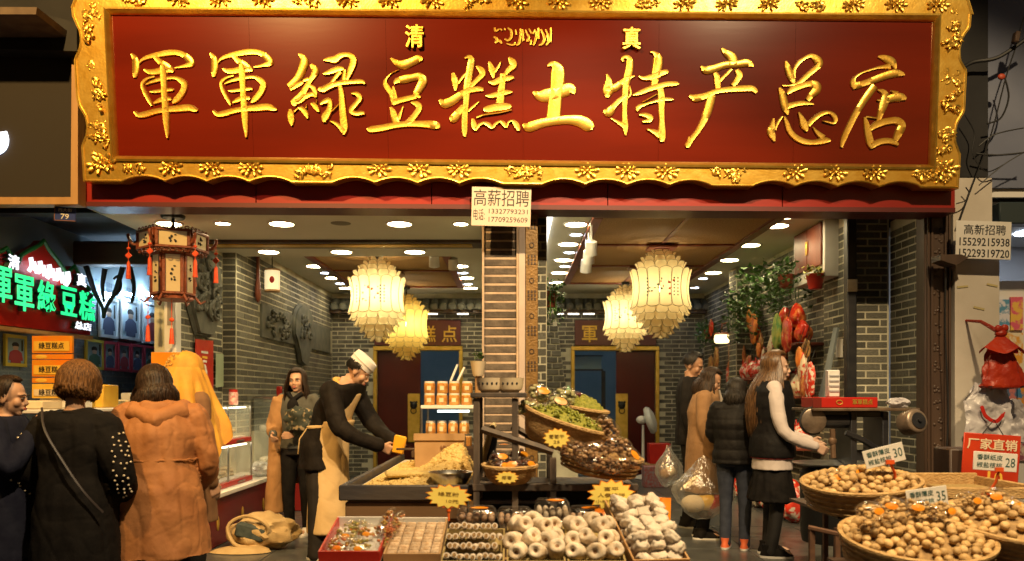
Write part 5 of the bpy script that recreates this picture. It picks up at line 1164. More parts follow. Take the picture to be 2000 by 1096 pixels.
# bowls and pot on top
CER = mat('cream_stoneware', (.66, .54, .36), (.72, .6, .44), 6, rough=.45)
for i, px in enumerate((957, 996)):
    b0 = thing('stoneware_bowl', ['left', 'right'][i]+' cream stoneware bowl with ink decoration on the rack top', 'bowl', (RX(px, 4.35), 4.35, RZ(777)+.027), 'bowls on the rack')
    x, y, z = b0.location
    MB().lathe([(.045, 0), (.048, .006), (.064, .016), (.071, .04), (.073, .075), (.074, .078), (.068, .075), (.05, .03), (.001, .015)], 24, M=Matrix.Translation((x, y, z))).build('bowl_shell', CER, b0)
    mb = MB()
    for k in range(5): a = R(-140+20*k); mb.ell((x+.068*math.cos(a), y+.068*math.sin(a), z+.048), (.008, .006, .01), nu=6, nv=5)
    mb.build('ink_decoration', INK, b0)
def leafy(parent, c, n, r, size, droop, m=LEAF, seed=1, name='foliage'):
    random.seed(seed); mb = MB()
    for i in range(n):
        a, e = rand(0, 6.28), rand(-.5, 1.); rr = r*rand(.3, 1); d = Vector((math.cos(a)*rr, math.sin(a)*rr, r*.7*e-droop*rand(0, 1)**2)); p_ = Vector(c)+d
        s_ = size*rand(.6, 1.3); u = Vector((rand(-1, 1), rand(-1, 1), rand(-.6, .6))).normalized(); w = u.cross(Vector((rand(-1, 1), rand(-1, 1), 1))).normalized()
        k = u.cross(w)*s_*.16
        mb.add([p_-u*s_*.5, p_-w*s_*.3+k, p_+u*s_*.6, p_+w*s_*.3+k, p_+k*.2], [(0, 1, 4), (1, 2, 4), (2, 3, 4), (3, 0, 4)])
    return tag(mb.build(name, m, parent), kind='stuff')
pp = Vector((RX(934, 5.2), 5.2, RZ(735, 5.2)))
t = thing('potted_sprout', 'small green sprout in a cream pot beside the brick pillar', 'potted plant', pp)
MB().lathe([(.03, 0), (.035, .01), (.05, .09), (.052, .095), (.045, .09), (.001, .08)], 16, M=Matrix.Translation(pp)).build('pot', CER, t)
MB().tube([(pp.x-.0, pp.y, TZ-.04), (pp.x, pp.y, pp.z)], [.03, .02], 8).build('pot_stand', TAN, t)
leafy(t, pp+Vector((0, 0, .13)), 26, .04, .035, 0, seed=8)
def basket(c, rx, ry, h, tilt, label, m=WICKER, yaw=0., grp='wicker baskets', base=.72, weave=True, name='wicker_basket'):
    """round or oval wicker basket; returns (thing, matrix) with local z up through the opening"""
    t = thing(name, label, 'basket', c, grp)
    Mx = Matrix.Translation(c) @ Matrix.Rotation(yaw, 4, 'Z') @ Matrix.Rotation(tilt[0], 4, 'X') @ Matrix.Rotation(tilt[1], 4, 'Y') @ Matrix.Diagonal((rx, ry, 1, 1))
    n = 44; prof = [(base, 0), (base+.1, h*.12), (.9, h*.45), (.97, h*.8), (1., h), (.96, h), (.92, h*.8), (.85, h*.45), (base-.02, h*.1), (.01, h*.09)]
    MB().lathe(prof, n, M=Mx, wob=lambda a, z: 1+.012*math.sin(a*22)+.012*math.sin(3*a+1)).build('basket_wall', m, t)
    MB().tube([Mx @ Vector((math.cos(a)*.985*(1+.012*math.sin(3*a+1)), math.sin(a)*.985*(1+.012*math.sin(3*a+1)), h)) for a in [i*2*math.pi/40 for i in range(41)]], .011, 6).build('rim_binding', m, t)
    if weave:
        for k in range(1, 5):
            z = h*k/5; r = .86+.13*k/5+.005
            MB().tube([Mx @ Vector((math.cos(a)*r*(1+.008*math.sin(a*24+k*3)), math.sin(a)*r*(1+.008*math.sin(a*24+k*3)), z)) for a in [i*2*math.pi/72 for i in range(73)]], .0065, 5).build('woven_band', m, t)
    return t, Mx
# upper basket of raisins in green
RAI = mat('green_raisins', (.20, .22, .02), (.36, .34, .05), 60, rough=.5, bump=.9, bscale=150)
c = Vector((.245, 4.28, RZ(872, 4.28)))
bk, Mx = basket(c, .235, .15, .15, (R(10), R(18)), 'tilted oval basket of green raisins on top of the rack', CER if False else WICKER, weave=False)
def heap_in(Mx, h, up, m, parent_label, cat, name, seed, amp=.03, n=30):
    mb = MB(); vs = []; fs = []
    for j in range(n+1):
        for i in range(n):
            r = .93*j/n; a = 2*math.pi*i/n; z = h*.8+up*(1-(j/n)**2)
            vs.append((r*math.cos(a), r*math.sin(a), z+amp*noise.noise(Vector((r*math.cos(a)*6+seed, r*math.sin(a)*6, seed)))))
    for j in range(n):
        for i in range(n): fs.append((j*n+i, j*n+(i+1) % n, (j+1)*n+(i+1) % n, (j+1)*n+i))
    mb.add(vs, fs, 0, Mx); return tag(mb.build(name, m), parent_label, cat)
heap_in(Mx, .15, .07, RAI, 'heap of green raisins in the tilted oval basket', 'raisins', 'raisin_heap', 1)
random.seed(21); me = MB().ell((0, 0, 0), (.008, .005, .005), nu=6, nv=5).mesh('raisin'); me.materials.append(mat('raisin_skin', (.22, .24, .03), rough=.4, rnd=.35))
for i in range(150):
    r, a = rand(0, .9)**.7*.92, rand(0, 6.28); q = Mx @ Vector((r*math.cos(a), r*math.sin(a), .12+.07*(1-r*r)+rand(.003, .018)))
    o = link('raisin', me, None, None, q); o.rotation_euler = (rand(0, 3), rand(0, 3), rand(0, 3)); o.scale = [rand(.8, 1.5)]*3
    tag(o, 'single green raisin lying on the heap in the oval basket', 'raisin', 'raisins on the heap')
bk2, Mx2 = basket(Vector((.39, 4.62, RZ(828, 4.62))), .14, .12, .09, (R(4), R(10)), 'smaller basket of green raisins behind the oval one', weave=False)
heap_in(Mx2, .09, .08, RAI, 'green raisins heaped in the smaller basket behind', 'raisins', 'raisin_heap', 2)
BAGP = cello('shiny_cellophane', (.95, .93, .9), .10, .1, 18, .12)
def snack_bag(c, rad, fill, label, rot, grp, seed, lab=True, cat='bag'):
    """clear cellophane bag filled with lumps, with an orange oval label"""
    t = thing('snack_bag', label, cat, c, grp); random.seed(seed); Mx = Matrix.Translation(c) @ Matrix.Rotation(rot[2], 4, 'Z') @ Matrix.Rotation(rot[1], 4, 'Y') @ Matrix.Rotation(rot[0], 4, 'X')
    mb = MB(); n = 34
    for i in range(n):
        d = Vector((rand(-1, 1), rand(-1, 1), rand(-1, 1))); d = d.normalized()*rand(.5, .86)
        s_ = min(rad)*rand(.2, .33); mb.ell(Mx @ Vector((d.x*rad[0], d.y*rad[1], d.z*rad[2])), (s_, s_*.85, s_*.8), 0, None, 7, 5)
    mb.build('contents', fill, t)
    o = crumple('cellophane', (0, 0, 0), rad, BAGP, None, None, seed, None, .12); o.data.transform(Mx); adopt(o, t)
    if lab: MB().lathe([(.001, .002), (min(rad)*.44, .0)], 14, caps=False, M=Mx @ Matrix.Translation((0, -rad[1]*.98, rad[2]*.35)) @ Matrix.Rotation(R(60), 4, 'X') @ Matrix.Diagonal((1.45, .85, 1, 1))).build('orange_label', ORANGEP, t)
    return t
GRN = mat('green_candied_fruit', (.30, .32, .12), (.42, .38, .2), 30, rough=.4); DARK = mat('dark_dates', (.055, .022, .012), (.14, .05, .025), 30, rough=.35); NUTB = mat('brown_almonds', (.24, .12, .05), (.34, .2, .09), 30, rough=.55, bump=.6, bscale=80)
PUR = mat('purple_red_dates', (.12, .02, .03), (.2, .05, .05), 30, rough=.35)
G = 'snack bags on the rack'
snack_bag(P(1053, 770, 4.4), (.075, .06, .055), GRN, 'clear bag of greenish fruit at the top of the oval basket', (0, .2, .3), G, 1)
snack_bag(P(1090, 790, 4.35), (.075, .06, .055), GRN, 'clear bag of greenish fruit with orange label in the raisin basket', (0, .3, .1), G, 2)
snack_bag(P(1105, 775, 4.55), (.075, .06, .055), GRN, 'clear bag of pale fruit behind the labelled one', (0, .1, .8), G, 3, False)
snack_bag(P(1035, 800, 4.28), (.075, .06, .055), GRN, 'clear bag of greenish fruit at the left end of the oval basket', (0, .2, .5), G, 4, False)
snack_bag(P(1122, 778, 4.68), (.075, .05, .045), PUR, 'clear bag of purple dates with a green leaf behind the raisins', (0, .3, .3), G, 5, False)
tag(MB().poly([P(1110, 768, 4.62)+Vector(v) for v in ((-.03, 0, 0), (0, -.01, .012), (.03, 0, 0), (.012, 0, .02), (0, 0, .045), (-.012, 0, .02))], (0, .004, 0)).build('green_leaf_pick', GREENP), 'bright green leaf pick on the purple dates', 'leaf')
bk3, Mx3 = basket(Vector((.44, 4.22, RZ(925, 4.22))), .215, .15, .11, (R(8), R(10)), 'tilted oval basket of almond bags on the middle shelf of the rack')
k = 0
for px, py, Y, rx_ in ((1190, 845, 4.3, .9), (1205, 877, 4.22, .25), (1168, 888, 4.18, .15), (1148, 905, 4.15, .6), (1178, 912, 4.12, .2), (1206, 915, 4.12, -.4), (1230, 900, 4.14, .8), (1120, 885, 4.2, .1)):
    snack_bag(P(px, py-8, Y-.1), (.085, .048, .046), NUTB, f'{ORD[k]} clear bag of brown almonds in the almond basket', (0, rx_, .2), 'almond bags in the basket', 20+k, k in (6,)); k += 1
bk4, Mx4 = basket(P(995, 943, 4.2), .14, .12, .09, (R(4), 0), 'small basket of dark dates on the lower left of the rack', weave=False, base=.62)
for k, (px, py, Y) in enumerate(((975, 897, 4.22), (1012, 893, 4.26), (1000, 912, 4.14), (978, 915, 4.13), (1025, 912, 4.16))):
    snack_bag(P(px, py, Y), (.052, .045, .05), DARK, f'{ORD[k]} clear bag of dark dates with an orange label in the small basket', (0, rand(-.3, .3), rand(0, 1)), 'date bags in the small basket', 40+k)
for py in (868,): tag(MB().lathe([(.001, .004), (.03, 0)], 14, caps=False, M=Matrix.Translation(P(985, py, 4.25))).build('lid_label', ORANGEP), 'orange oval lid label above the dark date bags', 'label')
# starburst price cards
def starburst(c, rx, ry, n, label, lines=(), stand=None, tilt=0., yaw=0.):
    t = thing('starburst_price_card', label, 'price card', c, 'starburst price cards'); Mx = Matrix.Translation(c) @ Matrix.Rotation(yaw, 4, 'Z') @ facing((0, 0, 0)) @ Matrix.Rotation(tilt, 4, 'Z')
    for s_, m, d, nm in ((1., ORANGEP, -.003, 'orange_border'), (.93, NEONY, 0., 'yellow_card')):
        pts = []
        for i in range(2*n): a = math.pi*i/n; f_ = s_ if i % 2 else s_*.78; pts.append(Mx @ Vector((rx*f_*math.cos(a), ry*f_*math.sin(a), d)))
        MB().poly(pts, Mx.to_3x3() @ Vector((0, 0, .0025))).build(nm, m, t)
    for body, cx, cy, w, h in lines: txt(body, h, Mx @ Matrix.Translation((cx, cy, .003)), mat('marker_ink', (.22, .13, .02), rough=.7), t, 'handwriting', .0005, fit=(w, h))
    if stand:
        z = stand; p_ = Vector(c)+Vector((0, .008, 0))
        MB().tube([(p_.x, p_.y, z), (p_.x, p_.y, p_.z-ry*.6)], .006, 6).box(p_.x-.03, p_.x+.03, p_.y-.008, p_.y+.004, p_.z-ry*.86, p_.z-ry*.66).ell((p_.x, p_.y, z+.05), (.011, .009, .012)).ell((p_.x, p_.y, (z+p_.z)/2), (.010, .009, .012)).build('clip_stand', mat('orange_plastic', (.75, .13, .02), rough=.35), t)
starburst(P(1087, 856, 4.02), .07, .052, 13, 'yellow starburst card pinned on the oval raisin basket', [('葡萄干', 0, .008, .075, .02), ('25', 0, -.018, .03, .014)])
starburst(P(990, 933, 4.03), .062, .033, 12, 'orange edged starburst card on the small date basket', [('椰枣', 0, 0, .05, .018)])
starburst(P(876, 970, 3.95), .115, .062, 14, 'yellow starburst card on an orange clip stand by the steel bowl', [('綠豆粉', .0, .012, .1, .02), ('10元', .02, -.022, .06, .016)], stand=.70, tilt=R(-3))
starburst(P(1194, 967, 3.9), .118, .078, 14, 'large yellow starburst card on an orange clip stand among the orange pouches', [('富平', 0, .03, .07, .018), ('人参柿饼', 0, 0, .13, .02), ('小柿饼特价', 0, -.03, .15, .016)], stand=.68)

# ================================================================ front stall: open boxes of sweets
t = thing('front_stall_table', 'low stall table carrying the open boxes at the street edge', 'table', (-.05, 3.8, -.12))
MB().box(-.92, .80, 3.35, 4.16, .50, .53, bev=.005).build('table_top', TAN, t)
for x in (-.88, .76):
    for y in (3.4, 4.1): MB().box(x-.025, x+.025, y-.025, y+.025, -.12, .499).build('leg', DWOOD, t)
TILT = R(13)
def tray(x0, x1, y0, y1, z, h, m, label, name='open_carton', yaw=0., mi=None, tilt=TILT):
    """open tray tilted towards the street; returns thing and matrix (local x,y in tray, z up from its floor)"""
    cx, cy = (x0+x1)/2, (y0+y1)/2; w, d = (x1-x0)/2, (y1-y0)/2
    t = thing(name, label, 'tray', (cx, cy, z), 'open boxes on the front stall'); Mx = Matrix.Translation((cx, y0, z)) @ Matrix.Rotation(yaw, 4, 'Z') @ Matrix.Rotation(tilt, 4, 'X') @ Matrix.Translation((0, d, 0)); e = .008
    MB().box(-w, w, -d, d, -.006, 0, M=Mx).build('tray_floor', mi or m, t)
    MB().box(-w, w, -d, -d+e, 0, h, M=Mx).build('front_wall', m, t); MB().box(-w, w, d-e, d, 0, h, M=Mx).build('back_wall', mi or m, t)
    MB().box(-w, -w+e, -d+e, d-e, 0, h, M=Mx).build('side_wall', m, t); MB().box(w-e, w, -d+e, d-e, 0, h, M=Mx).build('side_wall', m, t)
    MB().box(-w+.02, w-.02, -d+.03, d-.03, -.25*0-.13, -.007, M=Mx).build('prop_block', DWOOD, t)
    return t, Mx, w, d
FX = lambda px, Y=3.6: (px-1000)*Y/F
Z0 = .60
# red box of packaged sweets
t, Mx, w, d = tray(FX(637), FX(752), 3.46, 3.86, Z0, .05, REDP, 'red gift box with packets of mixed sweets at the left end of the stall', mi=PAPER)
SW = mat('mixed_sweets', (.35, .22, .03), (.5, .1, .03), 35, rough=.3, lo=.42, hi=.58); SWG = mat('green_sweets', (.2, .24, .05), (.5, .32, .08), 30, rough=.3)
for i, (x, y, z, m) in enumerate(((-.06, -.09, .035, SW), (.03, -.1, .035, SWG), (-.05, .04, .035, SWG), (.04, .05, .04, SW), (-.03, .13, .03, SWG))):
    q = Mx @ Vector((x, y, z)); snack_bag(q, (.065, .06, .028), m, f'{ORD[i]} packet of mixed sweets with orange label in the red gift box', (R(13), 0, 0), 'packets in the red gift box', 60+i)
for i, (x, y) in enumerate(((.135, -.05), (.16, .08), (.11, .12))):
    q = Mx @ Vector((x, y, .06)); snack_bag(q, (.028, .105, .03), SW, f'{ORD[i]} long packet of sweets standing at the edge of the red gift box', (R(25), 0, R(-14)), 'long packets by the red gift box', 70+i, False)
# box of small rolls laid flat in rows
t, Mx, w, d = tray(FX(757), FX(865), 3.48, 3.90, Z0, .035, CARD, 'flat carton of small pale rolls laid in rows', mi=PAPER)
ROLL = mat('sesame_roll', (.58, .44, .30), (.42, .27, .15), 45, rough=.85, rnd=.25, bump=.6, bscale=90)
me = MB().tube([(-.022, 0, 0), (-.018, 0, 0), (.018, 0, 0), (.022, 0, 0)], [.009, .0125, .0125, .009], 8).mesh('small_roll'); me.materials.append(ROLL)
random.seed(9)
for i in range(5):
    for j in range(13):
        q = Mx @ Vector((-w+.028+i*.0475, -d+.028+j*.0295, .014)); o = link('small_roll', me, None, None, q); o.rotation_euler = (TILT, 0, rand(-.15, .15)); tag(o, 'small pale sesame roll lying in the flat carton', 'sweet', 'rolls in the flat carton')
# rolls with dark ends, stacked in three tiers
t, Mx, w, d = tray(FX(868), FX(986), 3.42, 3.78, Z0-.02, .035, KHAKI, 'khaki carton stacked with white-edged walnut rolls')
ROLLW = mat('floured_roll', (.72, .64, .54), (.6, .5, .4), 30, rough=.9, bump=.4, bscale=70); ROLLD = mat('walnut_core', (.27, .15, .05), (.36, .22, .08), 50, rough=.7, bump=.8, bscale=110)
def cut_roll(r, l):
    mb = MB(); mb.tube([(0, -l, 0), (0, -l+.006, 0), (0, l, 0)], [r*.94, r, r], 10, 0); mb.lathe([(.001, 0), (r*.60, .001)], 10, 1, M=Matrix.Translation((0, -l-.002, 0)) @ Matrix.Rotation(R(90), 4, 'X'), caps=False); me = mb.mesh('walnut_roll'); me.materials.append(ROLLW); me.materials.append(ROLLD); return me
me = cut_roll(.0135, .05)
for tier in range(4):
    for j in range(9):
        x = -w+.024+j*.0272+(tier % 2)*.006; y = -d+.06+tier*.068
        if x > w-.02: continue
        q = Mx @ Vector((x+rand(-.002, .002), y, .03+tier*.018+rand(-.003, .003))); o = link('walnut_roll', me, None, None, q); o.rotation_euler = (R(-12)+rand(-.1, .1), 0, rand(-.1, .1))
        tag(o, 'white-edged roll with brown walnut core in the khaki carton', 'sweet', 'walnut rolls in the khaki carton')
# persimmon cakes
PERS = mat('sugared_persimmon', (.68, .58, .45), (.46, .32, .18), 26, rough=.92, bump=.5, bscale=60, rnd=.15, lo=.45, hi=.75); PERD = mat('persimmon_dimple', (.2, .1, .05), (.34, .2, .1), 60, rough=.9)
def persimmon(r, l):
    mb = MB(); mb.lathe([(.001, -l*.66), (r*.2, -l*.7), (r*.36, -l*.9), (r*.58, -l), (r*.84, -l*.97), (r*.97, -l*.82), (r, -l*.2), (r*.99, l*.7), (r*.85, l), (.001, l)], 16, 0, caps=False)
    mb.lathe([(.001, -l*.68), (r*.24, -l*.74)], 12, 1, caps=False)
    sd_ = r*1000; mb.v = [tuple(Vector(p)*(1+.10*noise.noise((p[0]*28+sd_, p[1]*28, p[2]*28))+.05*noise.noise((p[0]*80, p[1]*80, p[2]*80)))) for p in mb.v]; me = mb.mesh('persimmon_cake', ang=1.2); me.materials.append(PERS); me.materials.append(PERD); return me
pms = [persimmon(.036, .045), persimmon(.034, .055), persimmon(.038, .04), persimmon(.035, .05), persimmon(.037, .036)]
for b, (xa, xb, wrd) in enumerate(((990, 1100, 'left'), (1103, 1212, 'right'))):
    t, Mx, w, d = tray(FX(xa), FX(xb), 3.42, 3.82, Z0-.02, .035, KHAKI, f'khaki carton of sugared persimmon cakes, {wrd} of the two')
    lay = [(-.075, -.12, .045), (.012, -.125, .045), (.085, -.115, .045), (-.09, -.04, .06), (-.02, -.05, .075), (.06, -.045, .07), (-.055, .03, .10), (.03, .03, .105), (-.08, .1, .08), (.0, .1, .10), (.08, .09, .08), (.09, .0, .055)]
    random.seed(30+b)
    for i, (x, y, z) in enumerate(lay):
        q = Mx @ Vector((x+rand(-.006, .006), y, z)); o = link('persimmon_cake', pms[(i*3+b) % 5], None, None, q)
        d_ = Vector((rand(-.6, .6), -1, rand(.0, .8))).normalized(); o.rotation_euler = (-d_).to_track_quat('Z', 'Y').to_euler(); o.scale = [rand(.92, 1.08)]*3
        tag(o, f'white sugared persimmon cake in the {wrd} khaki carton', 'persimmon cake', f'persimmon cakes in the {wrd} carton')
# tilted wooden box of powdered squares
t, Mx, w, d = tray(FX(1222), FX(1330), 3.42, 4.0, Z0-.02, .045, TAN, 'wooden box of powdery white cakes at the right end of the stall', yaw=R(7), tilt=R(20))
POW = mat('powdered_cake', (.70, .62, .51), (.56, .46, .36), 20, rough=.95, bump=.5, bscale=50, rnd=.12)
mes = []
for s_ in range(4):
    bm = bmesh.new(); bmesh.ops.create_icosphere(bm, subdivisions=3, radius=1)
    for v in bm.verts:
        c_ = v.co; q = Vector((math.copysign(abs(c_.x)**.6, c_.x), math.copysign(abs(c_.y)**.6, c_.y), math.copysign(abs(c_.z)**.7, c_.z))); v.co = q*(1+.3*noise.noise(c_*2.2+Vector((s_*3, 0, 0))))
        v.co = Vector((v.co.x*.036, v.co.y*.032, v.co.z*.022))
    me = bpy.data.meshes.new('powdered_cake'); bm.to_mesh(me); bm.free(); me.polygons.foreach_set('use_smooth', [True]*len(me.polygons)); me.materials.append(POW); mes.append(me)
random.seed(15)
for lv in range(3):
    for j in range(8-lv):
        for i in range(3):
            q = Mx @ Vector((-.072+i*.072+rand(-.014, .014), -d+.05+j*.068+rand(-.015, .015)+lv*.03, .025+lv*.034)); o = link('powdered_cake', random.choice(mes), None, None, q)
            o.rotation_euler = (rand(-.6, .8), rand(-.6, .6), rand(0, 3)); tag(o, 'lumpy white powdered cake in the wooden box', 'cake', 'powdered cakes in the wooden box')
# clear clamshells
def clamshell(px, py, Y, w, h, label, fill, lids, seed):
    c = P(px, py, Y); t = thing('clamshell_pack', label, 'plastic pack', c, 'clear packs behind the cartons'); random.seed(seed)
    x0, x1, y0, y1 = c.x-w/2, c.x+w/2, Y, Y+.14
    def shell(za, zb, k): return [(c.x, Y+.07, za, w/2*(1-k), .07*(1-k), .35), (c.x, Y+.07, (za+zb)/2, w/2, .075, .35), (c.x, Y+.07, zb, w/2*.97, .07, .35)]
    mb = MB()
    for i in range(5):
        for k in range(3): mb.ell((x0+w*(.12+.19*i), Y+.035+.035*k, c.z-h*.2+rand(0, h*.2)), (w*.09, .02, h*.2), 0, None, 9, 6)
    mb.build('contents', fill, t)
    MB().loft([(c.x, Y+.07, c.z-h*.5, w*.42, .06, .4), (c.x, Y+.07, c.z-h*.1, w*.5, .075, .4), (c.x, Y+.07, c.z+h*.02, w*.52, .078, .4)], 24).build('lower_shell', PLASTIC, t)
    MB().loft([(c.x, Y+.07, c.z+h*.03, w*.52, .078, .4), (c.x, Y+.07, c.z+h*.3, w*.48, .07, .4), (c.x, Y+.07, c.z+h*.42, w*.40, .055, .4)], 24).build('upper_shell', PLASTIC, t)
    if lids: MB().ell((c.x+w*.08, Y+.02, c.z+h*.42), (.045, .025, .006), nu=14, nv=5).build('orange_label', ORANGEP, t)
CBR = mat('candied_slices', (.34, .2, .12), (.5, .34, .22), 30, rough=.5)
for i, (px, py, w, h, f_, l, s_) in enumerate(((930, 1010, .19, .10, CBR, 1, 'first'), (1005, 1012, .17, .10, CBR, 0, 'second'), (1080, 1000, .17, .13, PERS, 1, 'third'), (1148, 1010, .17, .10, CBR, 1, 'fourth'))):
    clamshell(px, py, 3.95, w, h, f'{s_} clear plastic pack from the left behind the cartons', f_, l, i)
    clamshell(px, py+30, 3.95, w, h*.8, f'clear plastic pack underneath the {s_} one behind the cartons', CBR, 0, i+9)
tag(MB().box(-.35, .55, 3.93, 4.12, .53, .585).build('prop_board', DWOOD), 'dark board propping up the clear packs', 'board')
# orange pouches
def pouch(c, w, h, yaw, lean, label, seed):
    t = thing('orange_pouch', label, 'pouch', c, 'orange pouches'); Mx = Matrix.Translation(c) @ Matrix.Rotation(yaw, 4, 'Z') @ Matrix.Rotation(lean, 4, 'X')
    vs = []; fs = []; n = 10
    for sgn in (-1, 1):
        for j in range(n+1):
            for i in range(n+1):
                u, v = i/n*2-1, j/n; b = .028*(1-u*u)*math.sin(math.pi*min(v*1.15, 1))**.7; vs.append((w/2*u, sgn*-b+.002*noise.noise(Vector((u*4+seed, v*5, sgn))), h*v))
    for s_ in range(2):
        o_ = s_*(n+1)**2
        for j in range(n):
            for i in range(n): a = o_+j*(n+1)+i; fs.append((a, a+1, a+n+2, a+n+1))
    MB().add(vs, fs, 0, Mx).build('foil_pouch', mat('orange_foil', (.85, .27, .01), (.78, .2, .01), 6, rough=.28, coat=.3), t)
    mb = MB(); random.seed(seed)
    for i in range(9): mb.ell((rand(-.3, .3)*w, -.03, h*rand(.3, .75)), (rand(.006, .013), .003, rand(.005, .012)), i % 2, Mx, 7, 5)
    mb.build('date_print', [mat('date_print_dark', (.05, .02, .03), rough=.4), PAPER], t)
pouch(Vector((FX(1195, 3.95), 3.98, .56)), .14, .2, R(8), R(-14), 'orange foil pouch behind the large starburst card', 1)
pouch(Vector((FX(1235, 4.0), 4.04, .58)), .16, .22, R(-6), R(-12), 'orange foil pouch standing between the other two', 2)
pouch(Vector((FX(1280, 4.0), 4.08, .58)), .17, .22, R(-18), R(-14), 'orange foil pouch at the right, above the powdered cakes', 3)
c = Vector((FX(1262, 4.3), 4.3, .70))
t = thing('orange_tub', 'round orange tub with dark dried fruit behind the pouches', 'tub', c)
MB().lathe([(.08, -.15), (.085, -.14), (.10, .05), (.107, .055), (.107, .065), (.096, .06), (.09, .03), (.001, .02)], 24, M=Matrix.Translation(c)).build('tub_wall', mat('orange_plastic_tub', (.8, .26, .02), rough=.35), t)
MB().ell((c.x, c.y, c.z+.05), (.085, .085, .035)).build('dried_fruit', DARK, t)
tag(MB().box(c.x-.12, c.x+.12, 4.2, 4.42, -.12, c.z-.151).build('plinth', DWOOD), 'dark crate under the orange tub', 'crate')

# ================================================================ walnut baskets on the right
WAL = mat('walnut_shell', (.46, .28, .10), (.64, .43, .19), 26, rough=.6, bump=.7, bscale=55, rnd=.2)
wal = []
for s_ in range(3):
    bm = bmesh.new(); bmesh.ops.create_icosphere(bm, subdivisions=3, radius=1)
    for v in bm.verts:
        c_ = v.co.copy(); f_ = 1+.05*noise.noise(c_*3+Vector((s_*5, 0, 0)))+.03*noise.noise(c_*7)+(.05 if abs(c_.x) < .1 else 0); v.co = Vector((c_.x*.95, c_.y*1.02, c_.z*1.12))*f_*.0185
    me = bpy.data.meshes.new('walnut'); bm.to_mesh(me); bm.free(); me.polygons.foreach_set('use_smooth', [True]*len(me.polygons)); me.materials.append(WAL); wal.append(me)
def walnuts(Mx, h, up, n, label, grp, rx, seed, skip=None):
    random.seed(seed); placed = []; k = 0; tries = 0
    while k < n and tries < 9000:
        tries += 1; r, a = math.sqrt(rand(0, 1))*.93, rand(0, 6.28); lx_, ly_ = r*math.cos(a), r*math.sin(a)
        if skip and skip(lx_, ly_): continue
        z = h*.82+up*(1-r*r); q = Mx @ Vector((lx_, ly_, z)); q.z += .012
        if any((q-w_).length < .029 for w_ in placed): continue
        placed.append(q); o = link('walnut', wal[k % 3], None, None, q); o.rotation_euler = (rand(0, 6), rand(0, 6), rand(0, 6)); o.scale = [rand(.9, 1.1)]*3; tag(o, label, 'walnut', grp); k += 1
    mb = MB(); n_ = 26; vs = []; fs = []
    for j in range(n_+1):
        for i in range(n_): r = .95*j/n_; a = 2*math.pi*i/n_; vs.append((r*math.cos(a), r*math.sin(a), h*.82+up*(1-r*r)-.014+.004*math.sin(i*5+j*3)))
    for j in range(n_):
        for i in range(n_): fs.append((j*n_+i, j*n_+(i+1) % n_, (j+1)*n_+(i+1) % n_, (j+1)*n_+i))
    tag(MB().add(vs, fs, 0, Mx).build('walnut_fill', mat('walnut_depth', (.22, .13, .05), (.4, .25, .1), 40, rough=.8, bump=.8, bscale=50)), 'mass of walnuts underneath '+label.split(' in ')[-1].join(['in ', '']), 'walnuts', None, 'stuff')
bA, MA = basket(Vector((FX(1690, 4.1), 4.15, .735)), .29, .26, .14, (R(8), R(-4)), 'round wicker basket of walnuts, nearest to the young woman')
walnuts(MA, .14, .07, 105, 'light brown walnut heaped in the round basket by the young woman', 'walnuts in the basket by the woman', .29, 1)
bB, MB_ = basket(Vector((FX(1788, 3.5), 3.52, .565)), .315, .28, .14, (R(12), 0), 'large front wicker basket heaped with walnuts')
walnuts(MB_, .14, .075, 135, 'light brown walnut heaped in the large front basket', 'walnuts in the front basket', .315, 2)
bC, MC = basket(Vector((FX(1985, 3.6), 3.66, .61)), .31, .28, .14, (R(12), R(3)), 'wicker basket of walnuts cut off by the right edge')
walnuts(MC, .14, .07, 95, 'light brown walnut heaped in the basket at the right edge', 'walnuts in the right edge basket', .31, 3)
# flat square tray behind
t = thing('bamboo_tray', 'flat square woven tray with a little grain behind the walnut baskets', 'tray', (FX(1850, 4.4), 4.4, .78))
cx = FX(1855, 4.4)
MB().box(cx-.33, cx+.33, 4.2, 4.75, .775, .785).build('tray_floor', WICKER, t)
for a in ((cx-.34, cx+.34, 4.19, 4.215, .775, .835), (cx-.34, cx+.34, 4.735, 4.76, .775, .86), (cx-.34, cx-.318, 4.216, 4.734, .775, .845), (cx+.318, cx+.34, 4.216, 4.734, .775, .845)): MB().box(*a, bev=.006).build('tray_side', WICKER, t)
MB().box(cx+.02, cx+.3, 4.25, 4.7, .786, .80, bev=.006).build('grain', mat('grain', (.36, .24, .08), (.46, .32, .12), 60, rough=.9, bump=.6, bscale=200), t)
for k, (px, py, Y, Mb) in enumerate(((1720, 942, 4.3, 0), (1665, 943, 4.3, 0), (1638, 952, 4.2, 0), (1740, 1000, 3.55, 1), (1792, 1003, 3.55, 1), (1838, 1010, 3.55, 1), (1700, 1010, 3.5, 1), (1890, 990, 3.75, 2), (1940, 982, 3.8, 2), (1975, 1000, 3.75, 2))):
    snack_bag(P(px, py-(20 if Mb == 0 else 12), Y-.06), (.065, .05, .04), WAL, f'{ORD[k]} cellophane bag of walnuts with orange label, counted from the woman to the right edge', (R(10), rand(-.2, .2), rand(-.5, .5)), 'walnut bags in the baskets', 80+k)
t = thing('basket_stand', 'rusty metal stand under the walnut baskets', 'stand', (FX(1700, 4.), 4., -.12))
RUST = mat('rusty_steel', (.10, .05, .03), (.18, .09, .05), 20, rough=.7, metal=.3)
for x, y, z in ((FX(1578, 4.), 3.95, .66), (FX(1635, 4.), 4.0, .66), (FX(1640, 4.4), 4.6, .76), (FX(2010, 4.4), 4.6, .76), (1.55, 3.33, .52), (2.3, 3.33, .52)): MB().box(x-.012, x+.012, y-.012, y+.012, -.12, z).build('leg', RUST, t)
